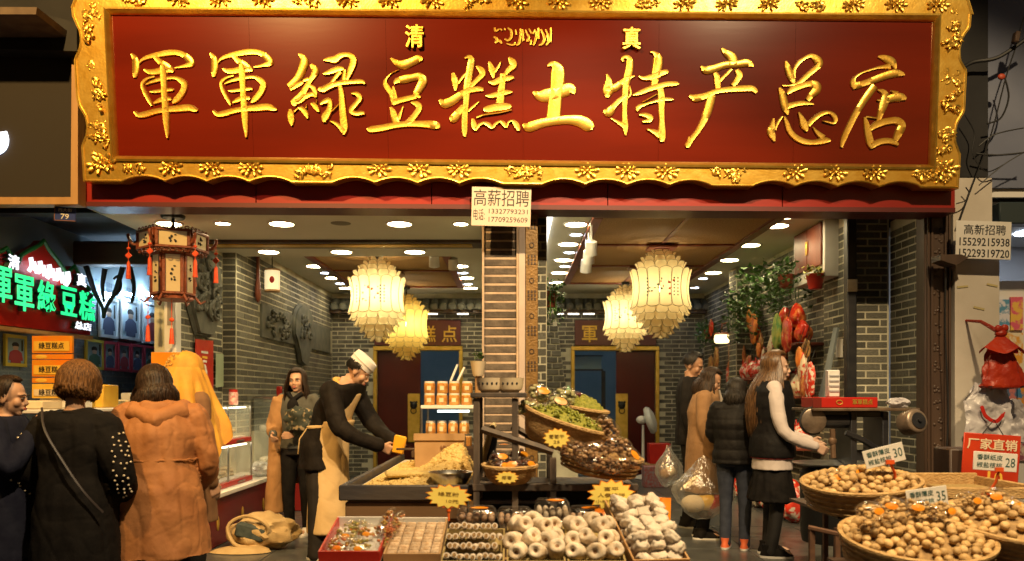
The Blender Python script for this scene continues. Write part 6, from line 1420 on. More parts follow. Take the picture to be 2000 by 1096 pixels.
MB().tube([(FX(1572, 4.), 3.95, .67), (FX(1640, 4.), 3.85, .64)], .012, 6).build('top_rail', RUST, t)
MB().box(1.5, 2.75, 3.3, 3.32, .50, .53).build('front_rail', RUST, t); MB().box(1.75, 2.75, 4.74, 4.76, .72, .745).build('back_rail', RUST, t)
MB().box(1.5, 2.75, 3.33, 3.9, .52, .535).build('lower_deck', DWOOD, t); MB().box(1.60, 2.75, 4.02, 4.73, .70, .715).build('upper_deck', DWOOD, t)
def price_card(px, py, Y, w, h, tilt, l1, l2, pr, label, stand, col, yaw=0.):
    p_ = P(px, py, Y); t = thing('walnut_price_card', label, 'price card', p_, 'walnut price cards'); k = Y/F; Mx = facing(p_) @ Matrix.Rotation(tilt, 4, 'Z') 
    MB().box(-w*k/2, w*k/2, -h*k/2, h*k/2, -.004, 0, M=Mx, bev=.0015).build('card', PAPER, t); TEAL = mat('teal_print', (.03, .09, .08), rough=.6)
    txt(l1, .03, Mx @ Matrix.Translation((-w*k*.13, h*k*.22, .0004)), TEAL, t, 'printed_line', .0004, fit=(w*k*.58, h*k*.3), bold=.006)
    txt(l2, .03, Mx @ Matrix.Translation((-w*k*.13, -h*k*.2, .0004)), TEAL, t, 'printed_line', .0004, fit=(w*k*.58, h*k*.3), bold=.006)
    txt(pr, .03, Mx @ Matrix.Translation((w*k*.34, 0, .0004)), TEAL, t, 'handwritten_price', .0004, fit=(w*k*.22, h*k*.5))
    a = Mx @ Vector((w*k*.08, -h*k*.42, .006)); b = P(*stand, Y+.03)
    MB().tube([a, (a+b)/2+Vector((.012, 0, 0)), b], .007, 6).box(a.x-.02, a.x+.02, a.y-.008, a.y+.004, a.z-.008, a.z+.012).tube([b+Vector((-.03, 0, -.005)), b, b+Vector((.03, 0, -.008))], .007, 6).build('clip_stand', mat('clip_'+col, {'orange': (.7, .1, .02), 'white': (.7, .68, .6)}[col], rough=.35), t)
price_card(1727, 890, 4.0, 80, 36, R(14), '香酥薄皮', '椒盐核桃', '30', 'tilted white price card on an orange clip in the basket by the woman', (1748, 945), 'orange')
price_card(1811, 972, 3.62, 80, 38, R(8), '香酥薄皮', '椒盐核桃', '35', 'white price card on a white clip above the front basket', (1815, 1000), 'white')
price_card(1944, 902, 4.15, 86, 36, R(-4), '香酥纸皮', '椒盐核桃', '28', 'white price card on an orange clip in front of the red placard', (1930, 965), 'orange')
# red placard
p = P(1935, 910, 4.85); k = 4.85/F
t = thing('red_placard', 'red hanging placard with pale characters and a yellow 10 beside the walnut baskets', 'placard', p)
Mx = facing(p) @ Matrix.Rotation(R(-4), 4, 'Z')
MB().box(-56*k, 56*k, -64*k, 62*k, -.008, 0, M=Mx, bev=.004).build('placard_board', mat('orange_red_board', (.55, .045, .012), (.46, .03, .01), 5, rough=.4), t)
txt('厂家直销', .06, Mx @ Matrix.Translation((0, 42*k, .0005)), CREAM, t, 'pale_line', .001, fit=(98*k, 22*k), bold=.015)
txt('10', .06, Mx @ Matrix.Translation((10*k, -28*k, .0005)), YELP, t, 'yellow_number', .001, fit=(30*k, 36*k), bold=.015); txt('元', .05, Mx @ Matrix.Translation((36*k, -42*k, .0005)), CREAM, t, 'pale_character', .001, fit=(14*k, 18*k))
txt('全场', .05, Mx @ Matrix.Translation((-28*k, -30*k, .0005)), INK, t, 'black_characters', .001, fit=(34*k, 18*k), bold=.006)
MB().tube([Mx @ Vector((-20*k, 62*k, 0)), Mx @ Vector((0, 90*k, .0)), Mx @ Vector((20*k, 62*k, 0))], .003, 5).build('hanging_string', CAB, t)
tag(MB().box(2.62, 2.9, 4.9, 5.1, -.12, .99, bev=.01).build('side_crate', DWOOD), 'dark upright crate behind the red placard', 'crate')
# hanging bags
def sheet(fn, nu, nv): 
    vs = [fn(i/nu, j/nv) for j in range(nv+1) for i in range(nu+1)]; fs = [(j*(nu+1)+i, j*(nu+1)+i+1, (j+1)*(nu+1)+i+1, (j+1)*(nu+1)+i) for j in range(nv) for i in range(nu)]
    return MB().add(vs, fs)
RPL = mat('red_plastic', (.46, .04, .010), (.36, .022, .008), 7, rough=.42, translucent=.2, bump=.9, bscale=26)
bc = P(1953, 700, 6.3); t = thing('red_plastic_bag', 'bulging orange-red plastic bag tied in a knot on the white wall', 'plastic bag', bc)
def rb(u, v):
    a_ = u*2*math.pi; z = .18-.42*v; w_ = (.026+.05*v/.2 if v < .2 else .076+.1*min(1, (v-.2)/.75))*(1-.97*max(0, (v-.95)/.05)**2)
    q = 1+.22*noise.noise((math.cos(a_)*2.2, math.sin(a_)*2.2, v*4))+.10*math.sin(a_*9+v*4)*max(0, .6-v)+.08*noise.noise((math.cos(a_)*7, math.sin(a_)*7, v*9))
    return (bc.x+.02*v+math.cos(a_)*w_*q*1.05, bc.y+math.sin(a_)*w_*q*.5, bc.z+z)
o = sheet(rb, 56, 30).build('bag_body', RPL, t)
MB().ell(bc+Vector((-.005, -.02, .19)), (.045, .035, .032)).ell(bc+Vector((-.03, -.03, .225)), (.03, .02, .03)).ell(bc+Vector((.025, -.02, .232)), (.03, .02, .028)).tube([bc+Vector((0, 0, .2)), bc+Vector((-.03, .2, .3)), bc+Vector((-.04, .42, .33))], [.02, .014, .01], 7).build('bag_knot', RPL, t)
for k in range(2):
    def flap(u, v, k=k):
        a_ = R(-170+160*u) if k else R(-150+120*u); r_ = .03+(.15 if k else .12)*v; zz = .17-(.09+.05*abs(math.sin(u*7+k*2)))*v
        return (bc.x+math.cos(a_)*r_*(1+.2*math.sin(u*12)), bc.y+math.sin(a_)*r_*.75-.01*k, bc.z+zz)
    sheet(flap, 30, 8).build('loose_handle', RPL, t)
WFILM = mat('white_film', (.66, .64, .66), (.56, .53, .56), 9, rough=.3, translucent=.25, bump=.4, bscale=30)
for k, (px, py, Y, w_, h_, label) in enumerate(((1930, 800, 6.35, .34, .40, 'stack of white shopping bags with red print hanging under the red bag'), (1970, 822, 6.5, .27, .34, 'second stack of white bags partly behind the first'))):
    p = P(px, py, Y); t = thing('white_plastic_bags', label, 'plastic bags', p, 'white shopping bags')
    for l in range(3):
        def sh(u, v, l=l): 
            sx = (u-.5)*w_*(1 if v > .35 else .62+.38*v/.35); f_ = .018*math.sin(u*9+l*2+v*3)+.03*noise.noise((u*4+k*5, v*4, l*3.))+.012*noise.noise((u*11, v*12, l*2.))
            return (p.x+sx+.02*l+.02*noise.noise((v*5, k, l)), p.y+f_+l*.025, p.z+h_*(.5-v)+.025*noise.noise((u*5, l*4, k)))
        sheet(sh, 30, 26).build('bag_sheet', WFILM, t)
    if k == 0: MB().tube(spline([(p.x-.08, p.y-.05, p.z+.03), (p.x-.05, p.y-.055, p.z-.05), (p.x+.03, p.y-.055, p.z-.09), (p.x+.10, p.y-.05, p.z-.02)], 6), [.006]+[.016]*16+[.006]*2, 6, flat=.3).build('red_print', REDP, t)

# ================================================================ stirring machine behind the walnuts
MY = 5.3; MX = lambda px: (px-1000)*MY/F; MZ = lambda py: CAMZ+(HZ-py)*MY/F
t = thing('roasting_machine', 'black belt-driven roasting machine with a flat wok behind the walnut baskets', 'machine', (MX(1680), MY, -.12))
MB().box(MX(1582), MX(1790), MY-.05, MY+.35, MZ(803), MZ(797), bev=.004).build('top_plate', mat('worn_plate', (.12, .08, .05), (.2, .14, .09), 12, rough=.5, metal=.4), t)
for x in (MX(1668), MX(1730)): MB().box(x-.02, x+.02, MY, MY+.3, -.12, MZ(804), bev=.004).build('frame_post', DSTEEL, t)
MB().box(MX(1600), MX(1735), MY+.02, MY+.3, MZ(815), MZ(804), bev=.004).build('frame_beam', DSTEEL, t)
MB().box(MX(1668)+.021, MX(1730)-.021, MY+.05, MY+.08, MZ(900), MZ(880), bev=.003).build('cross_bar', DSTEEL, t)
MB().tube([(MX(1652), MY+.0, MZ(845)), (MX(1690), MY, MZ(862)), (MX(1730), MY, MZ(888))], .02, 6).build('diagonal_brace', DSTEEL, t)
yr = Matrix.Translation((MX(1588), MY, MZ(822))) @ Matrix.Rotation(R(90), 4, 'X')
MB().lathe([(.02, -.02), (.075, -.02), (.082, -.015), (.07, 0), (.082, .015), (.075, .02), (.02, .02)], 26, M=yr).build('belt_pulley', mat('worn_pulley', (.16, .12, .09), (.26, .2, .15), 20, rough=.4, metal=.6), t)
MB().tube([(MX(1596), MY+.05, MZ(822)), (MX(1660), MY+.05, MZ(822))], .05, 14).build('gearbox', DSTEEL, t)
MB().tube([(MX(1588)+.085*math.cos(a), MY, MZ(822)+.085*math.sin(a)) for a in [R(60+12*i) for i in range(21)]], .008, 6).build('drive_belt', mat('rubber_belt', (.03, .03, .03), rough=.6), t)
mm = Matrix.Translation((MX(1763), MY-.05, MZ(828))) @ Matrix.Rotation(R(75), 4, 'X') @ Matrix.Rotation(R(15), 4, 'Y')
mo = MB().lathe([(.06, -.02), (.078, .0), (.08, .09), (.074, .10), (.06, .105), (.001, .106)], 26, M=mm).build('motor', mat('worn_motor', (.2, .15, .11), (.3, .23, .17), 20, rough=.4, metal=.5), t)
MB().lathe([(.05, .106), (.052, .112), (.001, .113)], 18, M=mm).lathe([(.012, .11), (.012, .125), (.001, .126)], 10, M=mm).build('motor_grille', DSTEEL, mo)
MB().tube([(MX(1628), MY+.02, MZ(838)), (MX(1630), MY+.02, MZ(895))], .018, 8).ell((MX(1628), MY+.02, MZ(862)), (.028, .025, .03)).build('stirring_shaft', mat('brown_cast_iron', (.12, .07, .04), (.2, .12, .07), 20, rough=.6, metal=.4), t)
MB().lathe([(.001, -.04), (.15, -.03), (.255, .0), (.262, .008), (.25, .006), (.14, -.02), (.001, -.03)], 32, M=Matrix.Translation((MX(1630), MY, MZ(906)))).build('wok', STEEL, t)
MB().lathe([(.20, -.5), (.21, -.45), (.215, -.05), (.19, -.03)], 26, M=Matrix.Translation((MX(1630), MY, MZ(906)))).build('stove_drum', IRON, t)
for x in (MX(1600), MX(1660)): MB().box(x-.015, x+.015, MY-.1, MY-.07, -.12, MZ(960), bev=.003).build('leg', DSTEEL, t)
t = thing('red_pastry_carton', 'long red carton with yellow print lying on top of the machine', 'box', (MX(1650), MY+.1, MZ(797)+.001))
MB().box(MX(1588), MX(1712), MY-.02, MY+.22, MZ(797)+.001, MZ(776), bev=.004).build('carton', REDP, t); MB().box(MX(1585), MX(1602), MY-.024, MY-.02, MZ(796), MZ(777)).build('dark_end', mat('dark_red_print', (.15, .015, .01), rough=.4), t)
txt('軍軍糕点', .04, facing((MX(1682), MY-.021, MZ(785))), GOLDP, t, 'yellow_print', .001, fit=(.13, .035), bold=.006); MB().tube([(MX(1637)+.02*math.cos(a), MY-.022, MZ(786)+.014*math.sin(a)) for a in [i*.7 for i in range(10)]], .003, 5).build('oval_emblem', GOLDP, t)
crumple('white_food_bag', (MX(1772), MY+.12, MZ(787)), (.07, .06, .035), WFILM, 'small white crumpled bag on the end of the machine', 'plastic bag', 14)
t = thing('receipt_printer', 'small white slip holder with paper standing on the red carton', 'slip holder', (MX(1637), MY+.1, MZ(776)))
MB().box(MX(1625), MX(1648), MY+.06, MY+.12, MZ(776)+.001, MZ(722), bev=.006).build('holder', PAPER, t)
for i in range(4): MB().box(MX(1627), MX(1646), MY+.054, MY+.06, MZ(765-i*10), MZ(762-i*10)).build('slip_edge', mat('slip_grey', (.4, .4, .42), rough=.6), t)
for i, (px, py, w, h) in enumerate(((1640, 680, 14, 36), (1656, 708, 9, 24))):
    tag(MB().poly([W(px-w/2, py-h/2, 3.105), W(px+w/2, py-h/2, 3.105), W(px+w/2, py+h/2, 3.105), W(px-w/2, py+h/2, 3.105)], (-.004, 0, 0)).build('wall_slip', PAPER), ['printed white slip taped to the right brick wall', 'smaller blue and white slip by the steel post'][i], 'slip')
# clutter under the machine
for i, (px, py, Y, m, s_) in enumerate(((1615, 1040, 4.6, TAN, .09), (1650, 1060, 4.6, ORANGEP, .08), (1590, 1075, 4.7, IRON, .1), (1560, 1050, 5.3, DSTEEL, .12))):
    p = P(px, py, Y); tag(MB().lathe([(s_*.7, -s_), (s_*.8, -s_*.9), (s_*.75, s_*.7), (s_*.5, s_*.9), (s_*.4, s_)], 16, M=Matrix.Translation((p.x, p.y, s_-.12+(.2 if i in (0, 1) else 0)))).build('storage_pot', m), ['tan pot under the basket stand', 'orange pot under the basket stand', 'black pot on the ground under the stand', 'dark steel pot beside the machine legs'][i], 'pot')
tag(MB().box(FX(1600, 4.6), FX(1670, 4.6), 4.5, 4.75, -.12, .08, bev=.01).build('low_crate', RWOOD), 'low wooden crate under the basket stand', 'crate')

# ================================================================ goods and plants along the right wall
SHELFW = RWOOD
for i, (y0, y1, z) in enumerate(((8.25, 9.3, 1.82), (8.3, 9.6, 1.28), (9.7, 10.6, 1.5), (9.7, 10.6, .95), (8.3, 9.6, .75))):
    tag(MB().box(2.86, 3.16, y0, y1, z, z+.03, bev=.004).build('wall_shelf', SHELFW), f'{ORD[i]} wooden shelf on the right wall behind the women', 'shelf', 'shelves on the right wall')
random.seed(44)
RGIFT = mat('red_gift_pack', (.6, .035, .015), (.7, .2, .05), 14, rough=.25, lo=.5, hi=.6); RG2 = mat('red_white_pack', (.6, .04, .02), (.7, .6, .5), 18, rough=.3, lo=.5, hi=.58); WG = mat('cream_red_pack', (.65, .55, .4), (.5, .05, .03), 18, rough=.35, lo=.52, hi=.6)
n = 0
for (y0, y1, z, m, hh, cnt) in ((8.3, 9.25, 1.851, RGIFT, .2, 4), (8.35, 9.5, 1.311, WG, .22, 5), (8.35, 9.5, .781, RG2, .22, 4), (9.75, 10.5, 1.531, RG2, .18, 3)):
    for i in range(cnt):
        y = y0+.1+(y1-y0-.2)*i/max(cnt-1, 1); t = thing('gift_pack', f'{"red" if m != WG else "cream and red"} gift pack, {ORD[i]} from the street on the {["top", "middle", "low", "far"][n]} right wall shelf', 'gift pack', (2.98, y, z), 'gift packs on the right wall')
        o = crumple('pack', (2.98, y, z+hh*.5), (.09, .1, hh*.56), m, None, None, 50+i+n*7, t, .22, .4); MB().tube([(2.93, y-.03, z+hh), (2.93, y, z+hh+.06), (2.93, y+.03, z+hh)], .005, 5).build('handle', REDP, t)
    n += 1
for i in range(7):
    y = 8.45+.3*i; o = crumple('gift_pack', (2.9+.03*(i % 2), y, .2+.0*i), (.12, .14, .2), [RG2, WG, RGIFT][i % 3], f'{ORD[i]} gift pack standing on the floor along the right wall, from the street', 'gift pack', 170+i, None, .18, .3, 'gift packs on the right wall')
for i in range(2):
    o = crumple('gift_pack', (2.97, 8.55+.35*i, 2.12), (.09, .13, .13), RGIFT, f'{["near", "far"][i]} red gift pack balanced on the pile under the wall cabinet', 'gift pack', 70+i, None, .2, .4, 'gift packs on the right wall')
random.seed(77)
hang = [(1462, 618, mat('orange_net', (.7, .25, .03), (.6, .15, .02), 20), 'orange'), (1478, 640, mat('orange_net', (.7, .25, .03)), 'lower orange'), (1440, 655, mat('amber_snack', (.5, .3, .08), (.3, .1, .04), 25), 'amber'), (1452, 700, mat('dark_red_snack', (.3, .03, .02), (.45, .2, .05), 25), 'dark red'), (1470, 720, MATS['dark_red_snack'], 'red'), (1432, 690, MATS['amber_snack'], 'small amber'), (1528, 650, mat('green_pack', (.08, .28, .05), (.5, .5, .1), 12), 'green'), (1545, 655, RGIFT, 'red and green'), (1510, 690, WG, 'cream'), (1405, 700, MATS['amber_snack'], 'golden'), (1395, 720, MATS['amber_snack'], 'lower golden'), (1425, 735, RG2, 'red and white'), (1575, 720, WG, 'pale'), (1590, 745, RG2, 'patterned')]
pal = [('crimson', RGIFT), ('speckled', RG2), ('ivory', WG), ('amber', MATS['amber_snack']), ('wine red', MATS['dark_red_snack']), ('leaf green', MATS['green_pack']), ('tangerine', MATS['orange_net'])]
for i in range(26):
    q = pal[i % 7]; hang.append((1392+(i*47) % 190, 640+(i*29) % 130, q[1], f'{["tiny", "little", "narrow", "squat"][i//7]} {q[0]}'))
for i, (px, py, m, cn) in enumerate(hang):
    p = W(px, py, 3.04 if px < 1500 else 2.9)+Vector((rand(-.06, .03), 0, 0)); s_ = rand(.8, 1.2) if i < 14 else rand(.5, .8)
    t = thing('hanging_snack_pack', f'{cn} snack pack hanging on the right wall between the shelves', 'snack pack', p, 'snack packs on the right wall')
    o = crumple('pack', p, (.03, .12*s_, .17*s_), m, None, None, 90+i, t, .2); MB().tube([p+Vector((0, 0, .15)), p+Vector((.05, 0, .3))], .004, 5).build('hook', IRON, t)
def hanging_plant(p, n, r, size, droop, label, pot, seed, m=LEAF):
    t = thing('hanging_plant', label, 'plant', p, 'plants in the shop'); 
    if pot: MB().lathe([(.05, -.1), (.06, -.095), (.085, .04), (.09, .045), (.08, .04), (.001, .03)], 16, M=Matrix.Translation(p)).build('pot', pot, t)
    leafy(t, Vector(p)+Vector((0, 0, .05)), n, r, size, droop, m, seed)
    random.seed(seed); 
    for k in range(5): a = rand(0, 6.28); b = Vector(p)+Vector((math.cos(a)*r*.7, math.sin(a)*r*.7, .04)); MB().tube([Vector(p)+Vector((0, 0, .03)), b, b-Vector((0, 0, droop*.8))], .005, 5).build('trailing_stem', LEAF, t)
TERR = mat('terracotta_red', (.28, .05, .03), (.35, .08, .05), 8, rough=.5)
hanging_plant(P(1072, 580, 7.6), 300, .15, .055, .28, 'trailing green plant in a red pot by the strip light', TERR, 1)
hanging_plant(W(1495, 560, 2.95), 520, .34, .075, .5, 'large dark trailing plant above the shelves on the right wall', None, 2)
hanging_plant(W(1452, 600, 2.95), 380, .3, .07, .45, 'trailing plant left of the large one on the right wall', None, 3)
hanging_plant(W(1535, 545, 2.9), 300, .25, .06, .3, 'bushy plant beside the white underside of the cabinet', TERR, 4)
hanging_plant(W(1592, 545, 2.92), 110, .11, .045, .02, 'yellow-flecked shrub in a bright red pot under the cabinet', mat('bright_red_pot', (.6, .03, .015), rough=.3), 5, mat('variegated_leaf', (.06, .14, .02), (.45, .38, .05), 18, rough=.5))
hanging_plant(W(1385, 650, 3.05), 220, .22, .07, .25, 'trailing plant in a brown pot near the far wall lamp', TERR, 6)
# small wall lamp at the back right
p = W(1410, 662, 2.95); t = thing('drum_wall_lamp', 'small glowing drum lamp on a red wooden wall bracket in the right bay', 'wall lamp', p)
MB().tube([p+Vector((.2, 0, .22)), p+Vector((0, 0, .22)), p+Vector((0, 0, .1))], .015, 6).box(p.x+.17, p.x+.2, p.y-.04, p.y+.04, p.z-.25, p.z+.3, bev=.006).build('bracket', RWOOD, t)
MB().lathe([(.08, -.06), (.10, -.05), (.11, 0), (.10, .05), (.08, .06)], 16, M=Matrix.Translation(p)).build('lamp_paper', mat('lit_drum_paper', (.9, .8, .5), emit=(1, .78, .36), es=3.2), t)
MB().lathe([(.085, .055), (.12, .06), (.10, .085), (.03, .09)], 16, M=Matrix.Translation(p)).build('lamp_cap', RWOOD, t)
# sloping blue-grey partition edge
tag(MB().poly([W(1640, 640, 3.08)+Vector((0, 0, 0)), W(1632, 640, 3.08), W(1602, 778, 3.0), W(1612, 778, 3.0)], (-.02, 0, 0)).build('sloping_batten', mat('blue_grey_batten', (.2, .24, .26), rough=.6)), 'sloping blue-grey batten across the right brick wall', 'batten')
# pedestal fan and red crates at the back of the right bay
fz = 0.; fx, fy = P(1256, 900, 13.0).x, 13.0
k = 13.0/F; Zf = lambda py: CAMZ+(HZ-py)*k
t = thing('pedestal_fan', 'white pedestal fan turned sideways near the back of the right bay', 'fan', (fx, fy, 0))
MB().lathe([(.17, 0), (.18, .01), (.17, .03), (.04, .06), (.03, .07)], 22, M=Matrix.Translation((fx, fy, 0))).build('fan_base', WHITE, t)
MB().tube([(fx, fy, .06), (fx, fy, Zf(860)), (fx, fy, Zf(830))], [.025, .022, .018], 10).build('pole', WHITE, t)
MB().ell((fx-.02, fy, Zf(820)), (.09, .06, .065)).build('motor_head', WHITE, t)
Mg = Matrix.Translation((fx+.10, fy-.03, Zf(821))) @ Matrix.Rotation(R(72), 4, 'Y') @ Matrix.Rotation(R(14), 4, 'X')
MB().lathe([(.001, .10), (.10, .09), (.20, .05), (.225, 0), (.20, -.04), (.08, -.06), (.001, -.06)], 26, M=Mg).build('fan_cage', film('white_cage', (.75, .77, .75), .72, .4), t)
for a in range(3): MB().ell((.09, 0, 0), (.09, .05, .012), M=Mg @ Matrix.Rotation(R(120*a), 4, 'Z') @ Matrix.Rotation(R(20), 4, 'X')).build('blade', WHITE, t)
for i, (px, py, w, h, m) in enumerate(((1290, 900, .32, .3, REDP), (1282, 940, .34, .3, mat('plaid_carton', (.3, .28, .3), (.4, .05, .05), 30, rough=.5)))):
    Y = 12.2-.5*i; p = P(px, py, Y); tag(MB().box(p.x-w/2, p.x+w/2, Y, Y+.25, .0 if i else .3, h if i else .6, bev=.006).build('stock_carton', m), ['red stock carton behind the fan', 'plaid stock carton on the floor near the fan'][i], 'box')
tag(MB().box(P(1282, 0, 12.2).x-.17, P(1282, 0, 12.2).x+.3, 12.15, 12.5, 0, .299, bev=.006).build('stock_carton', CARD), 'brown carton under the red stock carton', 'box')
# ================================================================ people
SKIN = mat('skin', (.46, .26, .16), (.52, .30, .19), 9, rough=.5, spec=.4)
LIP = mat('lip', (.38, .09, .07), rough=.4); EYE = mat('dark_eye', (.015, .01, .008), rough=.15); BROW = mat('dark_brow', (.03, .018, .012), rough=.8); EYEW = mat('eye_white', (.6, .56, .5), rough=.3)
def remesh(mb, vox, it=3):
    me = mb.mesh('raw', False); o = bpy.data.objects.new('raw', me)
    m = o.modifiers.new('r', 'REMESH'); m.mode = 'VOXEL'; m.voxel_size = vox
    s = o.modifiers.new('s', 'SMOOTH'); s.factor = .5; s.iterations = it
    out = evaluated_mesh(o); bpy.data.meshes.remove(me)
    out.polygons.foreach_set('use_smooth', [True]*len(out.polygons)); return out
def folds(me, amp, seed, vert=1.5, hor=7., fine=.35):
    nv = len(me.vertices); co = [0.]*(3*nv); no = [0.]*(3*nv); me.vertices.foreach_get('co', co); me.vertices.foreach_get('normal', no)
    for i in range(0, 3*nv, 3):
        x, y, z = co[i], co[i+1], co[i+2]
        d = noise.noise((x*hor+seed, y*hor, z*vert))*amp + noise.noise((x*16, y*16+seed, z*9))*amp*fine
        d -= abs(noise.noise((x*5, y*5+seed*2, z*7)))*amp*.5
        r = 1-abs(noise.noise((x*5.5+z*1.2+seed, y*5.5-z*.8, z*1.9-x*1.2)))
        if r > .86: d -= amp*.26*((r-.86)/.14)**1.5
        r = 1-abs(noise.noise((x*8-z*5, y*8+seed+z*3, z*5+y*4)))
        if r > .9: d -= amp*.16*(r-.9)/.1
        co[i] = x+no[i]*d; co[i+1] = y+no[i+1]*d; co[i+2] = z+no[i+2]*d
    me.vertices.foreach_set('co', co); me.update()
class Person:
    def __init__(s, label, loc, heading, H, J=None, head=(0, 0, 0), group=None, skin=SKIN):
        s.k = H/1.65; s.T = Matrix.Translation(loc) @ Matrix.Rotation(R(heading), 4, 'Z'); s.skin = skin
        s.t = thing('person', label, 'person', loc, group)
        d = dict(pelvis=(0, 0, .92), chest=(0, 0, 1.22), neck=(0, -.005, 1.40), head=(0, .025, 1.53), sl=(-.165, 0, 1.345), sr=(.165, 0, 1.345), el=(-.215, -.03, 1.08), er=(.215, -.03, 1.08),
                 wl=(-.215, .05, .85), wr=(.215, .05, .85), hl=(-.085, 0, .88), hr=(.085, 0, .88), kl=(-.09, .02, .48), kr=(.09, .02, .48), al=(-.09, -.02, .07), ar=(.09, -.02, .07))
        if J: d.update(J)
        s.J = {a: Vector(b)*s.k for a, b in d.items()}
        s.Hm = Matrix.Translation(s.J['head']) @ Matrix.Rotation(R(head[0]), 4, 'Z') @ Matrix.Rotation(R(-head[1]), 4, 'X') @ Matrix.Rotation(R(head[2]), 4, 'Y') @ Matrix.Diagonal((s.k, s.k, s.k, 1))
    def c(s, z):
        a, b, n = s.J['pelvis'], s.J['chest'], s.J['neck']
        if z < a.z: return Vector((a.x, a.y, z))
        p, q = (a, b) if z < b.z else (b, n); f = (z-p.z)/(q.z-p.z); return p.lerp(q, f) if f <= 1 else Vector((n.x, n.y, z))
    def torso(s, mb, z0, z1, g=0., flare=0., dep=0.):
        k = s.k; prof = [(.3, .16, .115), (.90, .165, .115), (1.05, .138, .10), (1.22, .165, .112), (1.33, .165, .092), (1.385, .115, .08), (1.42, .07, .066), (1.46, .06, .06)]
        rings = []; n = 14
        for i in range(n+1):
            z = z0+(z1-z0)*i/n; zz = z/k; a = prof[0]; b = prof[-1]
            for p, q in zip(prof[:-1], prof[1:]):
                if p[0] <= zz <= q[0]: a, b = p, q; break
            f = 0 if b[0] == a[0] else min(max((zz-a[0])/(b[0]-a[0]), 0), 1); cc = s.c(z); fl_ = flare*max(0, (1.05*k-z)/(1.05*k-z0)) if z0 < 1.05*k else 0
            rings.append((cc.x, cc.y, z, (a[1]+(b[1]-a[1])*f)*k+g+fl_, (a[2]+(b[2]-a[2])*f)*k+g+dep+fl_*.8))
        mb.loft(rings, 24)
    def limb(s, mb, pts, rs, n=12):
        q = spline([tuple(s.J[p] if isinstance(p, str) else p)+(r*s.k,) for p, r in zip(pts, rs)], 5); mb.tube([x[:3] for x in q], [x[3] for x in q], n); 
        mb.ell(q[0][:3], q[0][3], nu=n); mb.ell(q[-1][:3], q[-1][3], nu=n)
    def hand(s, mb, w, e, side, curl=.5, d=None, pn=None):
        k = s.k; w, e = s.J[w], s.J[e]; d = Vector(d).normalized() if d else (w-e).normalized(); pn = Vector(pn) if pn else Vector((side, 0, 0)); pn = (pn-d*pn.dot(d)).normalized(); x = d.cross(pn)
        c_ = w+d*.045*k
        for f_ in (-.028, -.01, .01, .026): mb.tube([w+d*.005*k+x*f_*.7*k, w+d*.085*k+x*f_*k], .0135*k, 8)
        for i, f_ in enumerate((-.03, -.01, .01, .029)):
            l = (.066, .078, .072, .055)[i]*k; p0 = w+d*.08*k+x*f_*k; a = curl*(.9+.1*i)
            d1 = d*math.cos(a)-pn*math.sin(a); d2 = d*math.cos(a*2)-pn*math.sin(a*2)
            mb.tube([p0, p0+d1*l*.5, p0+d1*l*.5+d2*l*.5], [.0095*k, .009*k, .0075*k], 8); mb.ell(p0+d1*l*.5+d2*l*.5, .0075*k, nu=8, nv=6)
        p0 = w+d*.025*k-x*.028*k*side; td = (d*.7-x*.75*side-pn*.3).normalized(); mb.tube([p0, p0+td*.035*k, p0+(td*.6+d*.5-pn*.3).normalized()*.065*k], [.012*k, .011*k, .008*k], 8)
    def body(s, curl=(.5, .5), hd=(None, None), hp=(None, None), legs=True):
        k = s.k; J = s.J; mb = MB(); s.torso(mb, .86*k, 1.42*k, -.012)
        s.limb(mb, ('sl', 'el', 'wl'), (.05, .038, .027)); s.limb(mb, ('sr', 'er', 'wr'), (.05, .038, .027))
        s.limb(mb, ('hl', 'kl', 'al'), (.085, .055, .038)); s.limb(mb, ('hr', 'kr', 'ar'), (.085, .055, .038))
        for a in ('al', 'ar'): p = J[a]; mb.ell((p.x, p.y+.05*k, .035*k), (.04*k, .12*k, .035*k))
        s.hand(mb, 'wl', 'el', -1, curl[0], hd[0], hp[0]); s.hand(mb, 'wr', 'er', 1, curl[1], hd[1], hp[1])
        H = s.Hm; n0 = J['neck']; h0 = H @ Vector((0, -.02, -.06)); mb.tube([n0-Vector((0, 0, .04*k)), n0.lerp(h0, .5), h0], [.06*k, .052*k, .05*k], 14)
        mb.ell((0, -.014, .024), (.073, .09, .086), M=H, nu=18, nv=14); mb.ell((0, .016, -.036), (.057, .068, .074), M=H, nu=16, nv=12); mb.ell((0, .056, -.09), (.025, .022, .020), M=H)
        mb.ell((0, .064, .022), (.05, .02, .014), M=H)
        for sx in (-1, 1): mb.ell((sx*.033, .054, -.028), (.027, .025, .03), M=H); mb.ell((sx*.076, -.008, -.012), (.010, .021, .032), M=H); mb.ell((sx*.011, .092, -.034), (.009, .011, .008), M=H)
        mb.tube([(0, .078, .014), (0, .088, -.008), (0, .099, -.027), (0, .088, -.035)], [.008, .009, .0115, .009], 8, M=H); mb.ell((0, .082, -.06), (.024, .014, .014), M=H)
        me = remesh(mb, .0062*k, 2); me.transform(s.T); o = link('body', me, s.skin, s.t)
        W_ = s.T @ H
        for sx in (-1, 1):
            MB().ell((sx*.031, .0815, .003), (.0125, .006, .0052), M=W_, nu=10, nv=8).build('eye_white', EYEW, o); MB().ell((sx*.031, .0852, .003), (.0055, .0035, .005), M=W_, nu=8, nv=6).build('eye', EYE, o)
            MB().tube([(sx*.014, .0895, .0215), (sx*.031, .0905, .0255), (sx*.047, .080, .021)], [.0028, .0036, .002], 6, M=W_).build('eyebrow', BROW, o)
            MB().tube([(sx*.017, .0885, .0075), (sx*.031, .0905, .0105), (sx*.045, .0825, .0065)], [.0015, .0025, .0015], 6, M=W_).build('eyelid', BROW, o)
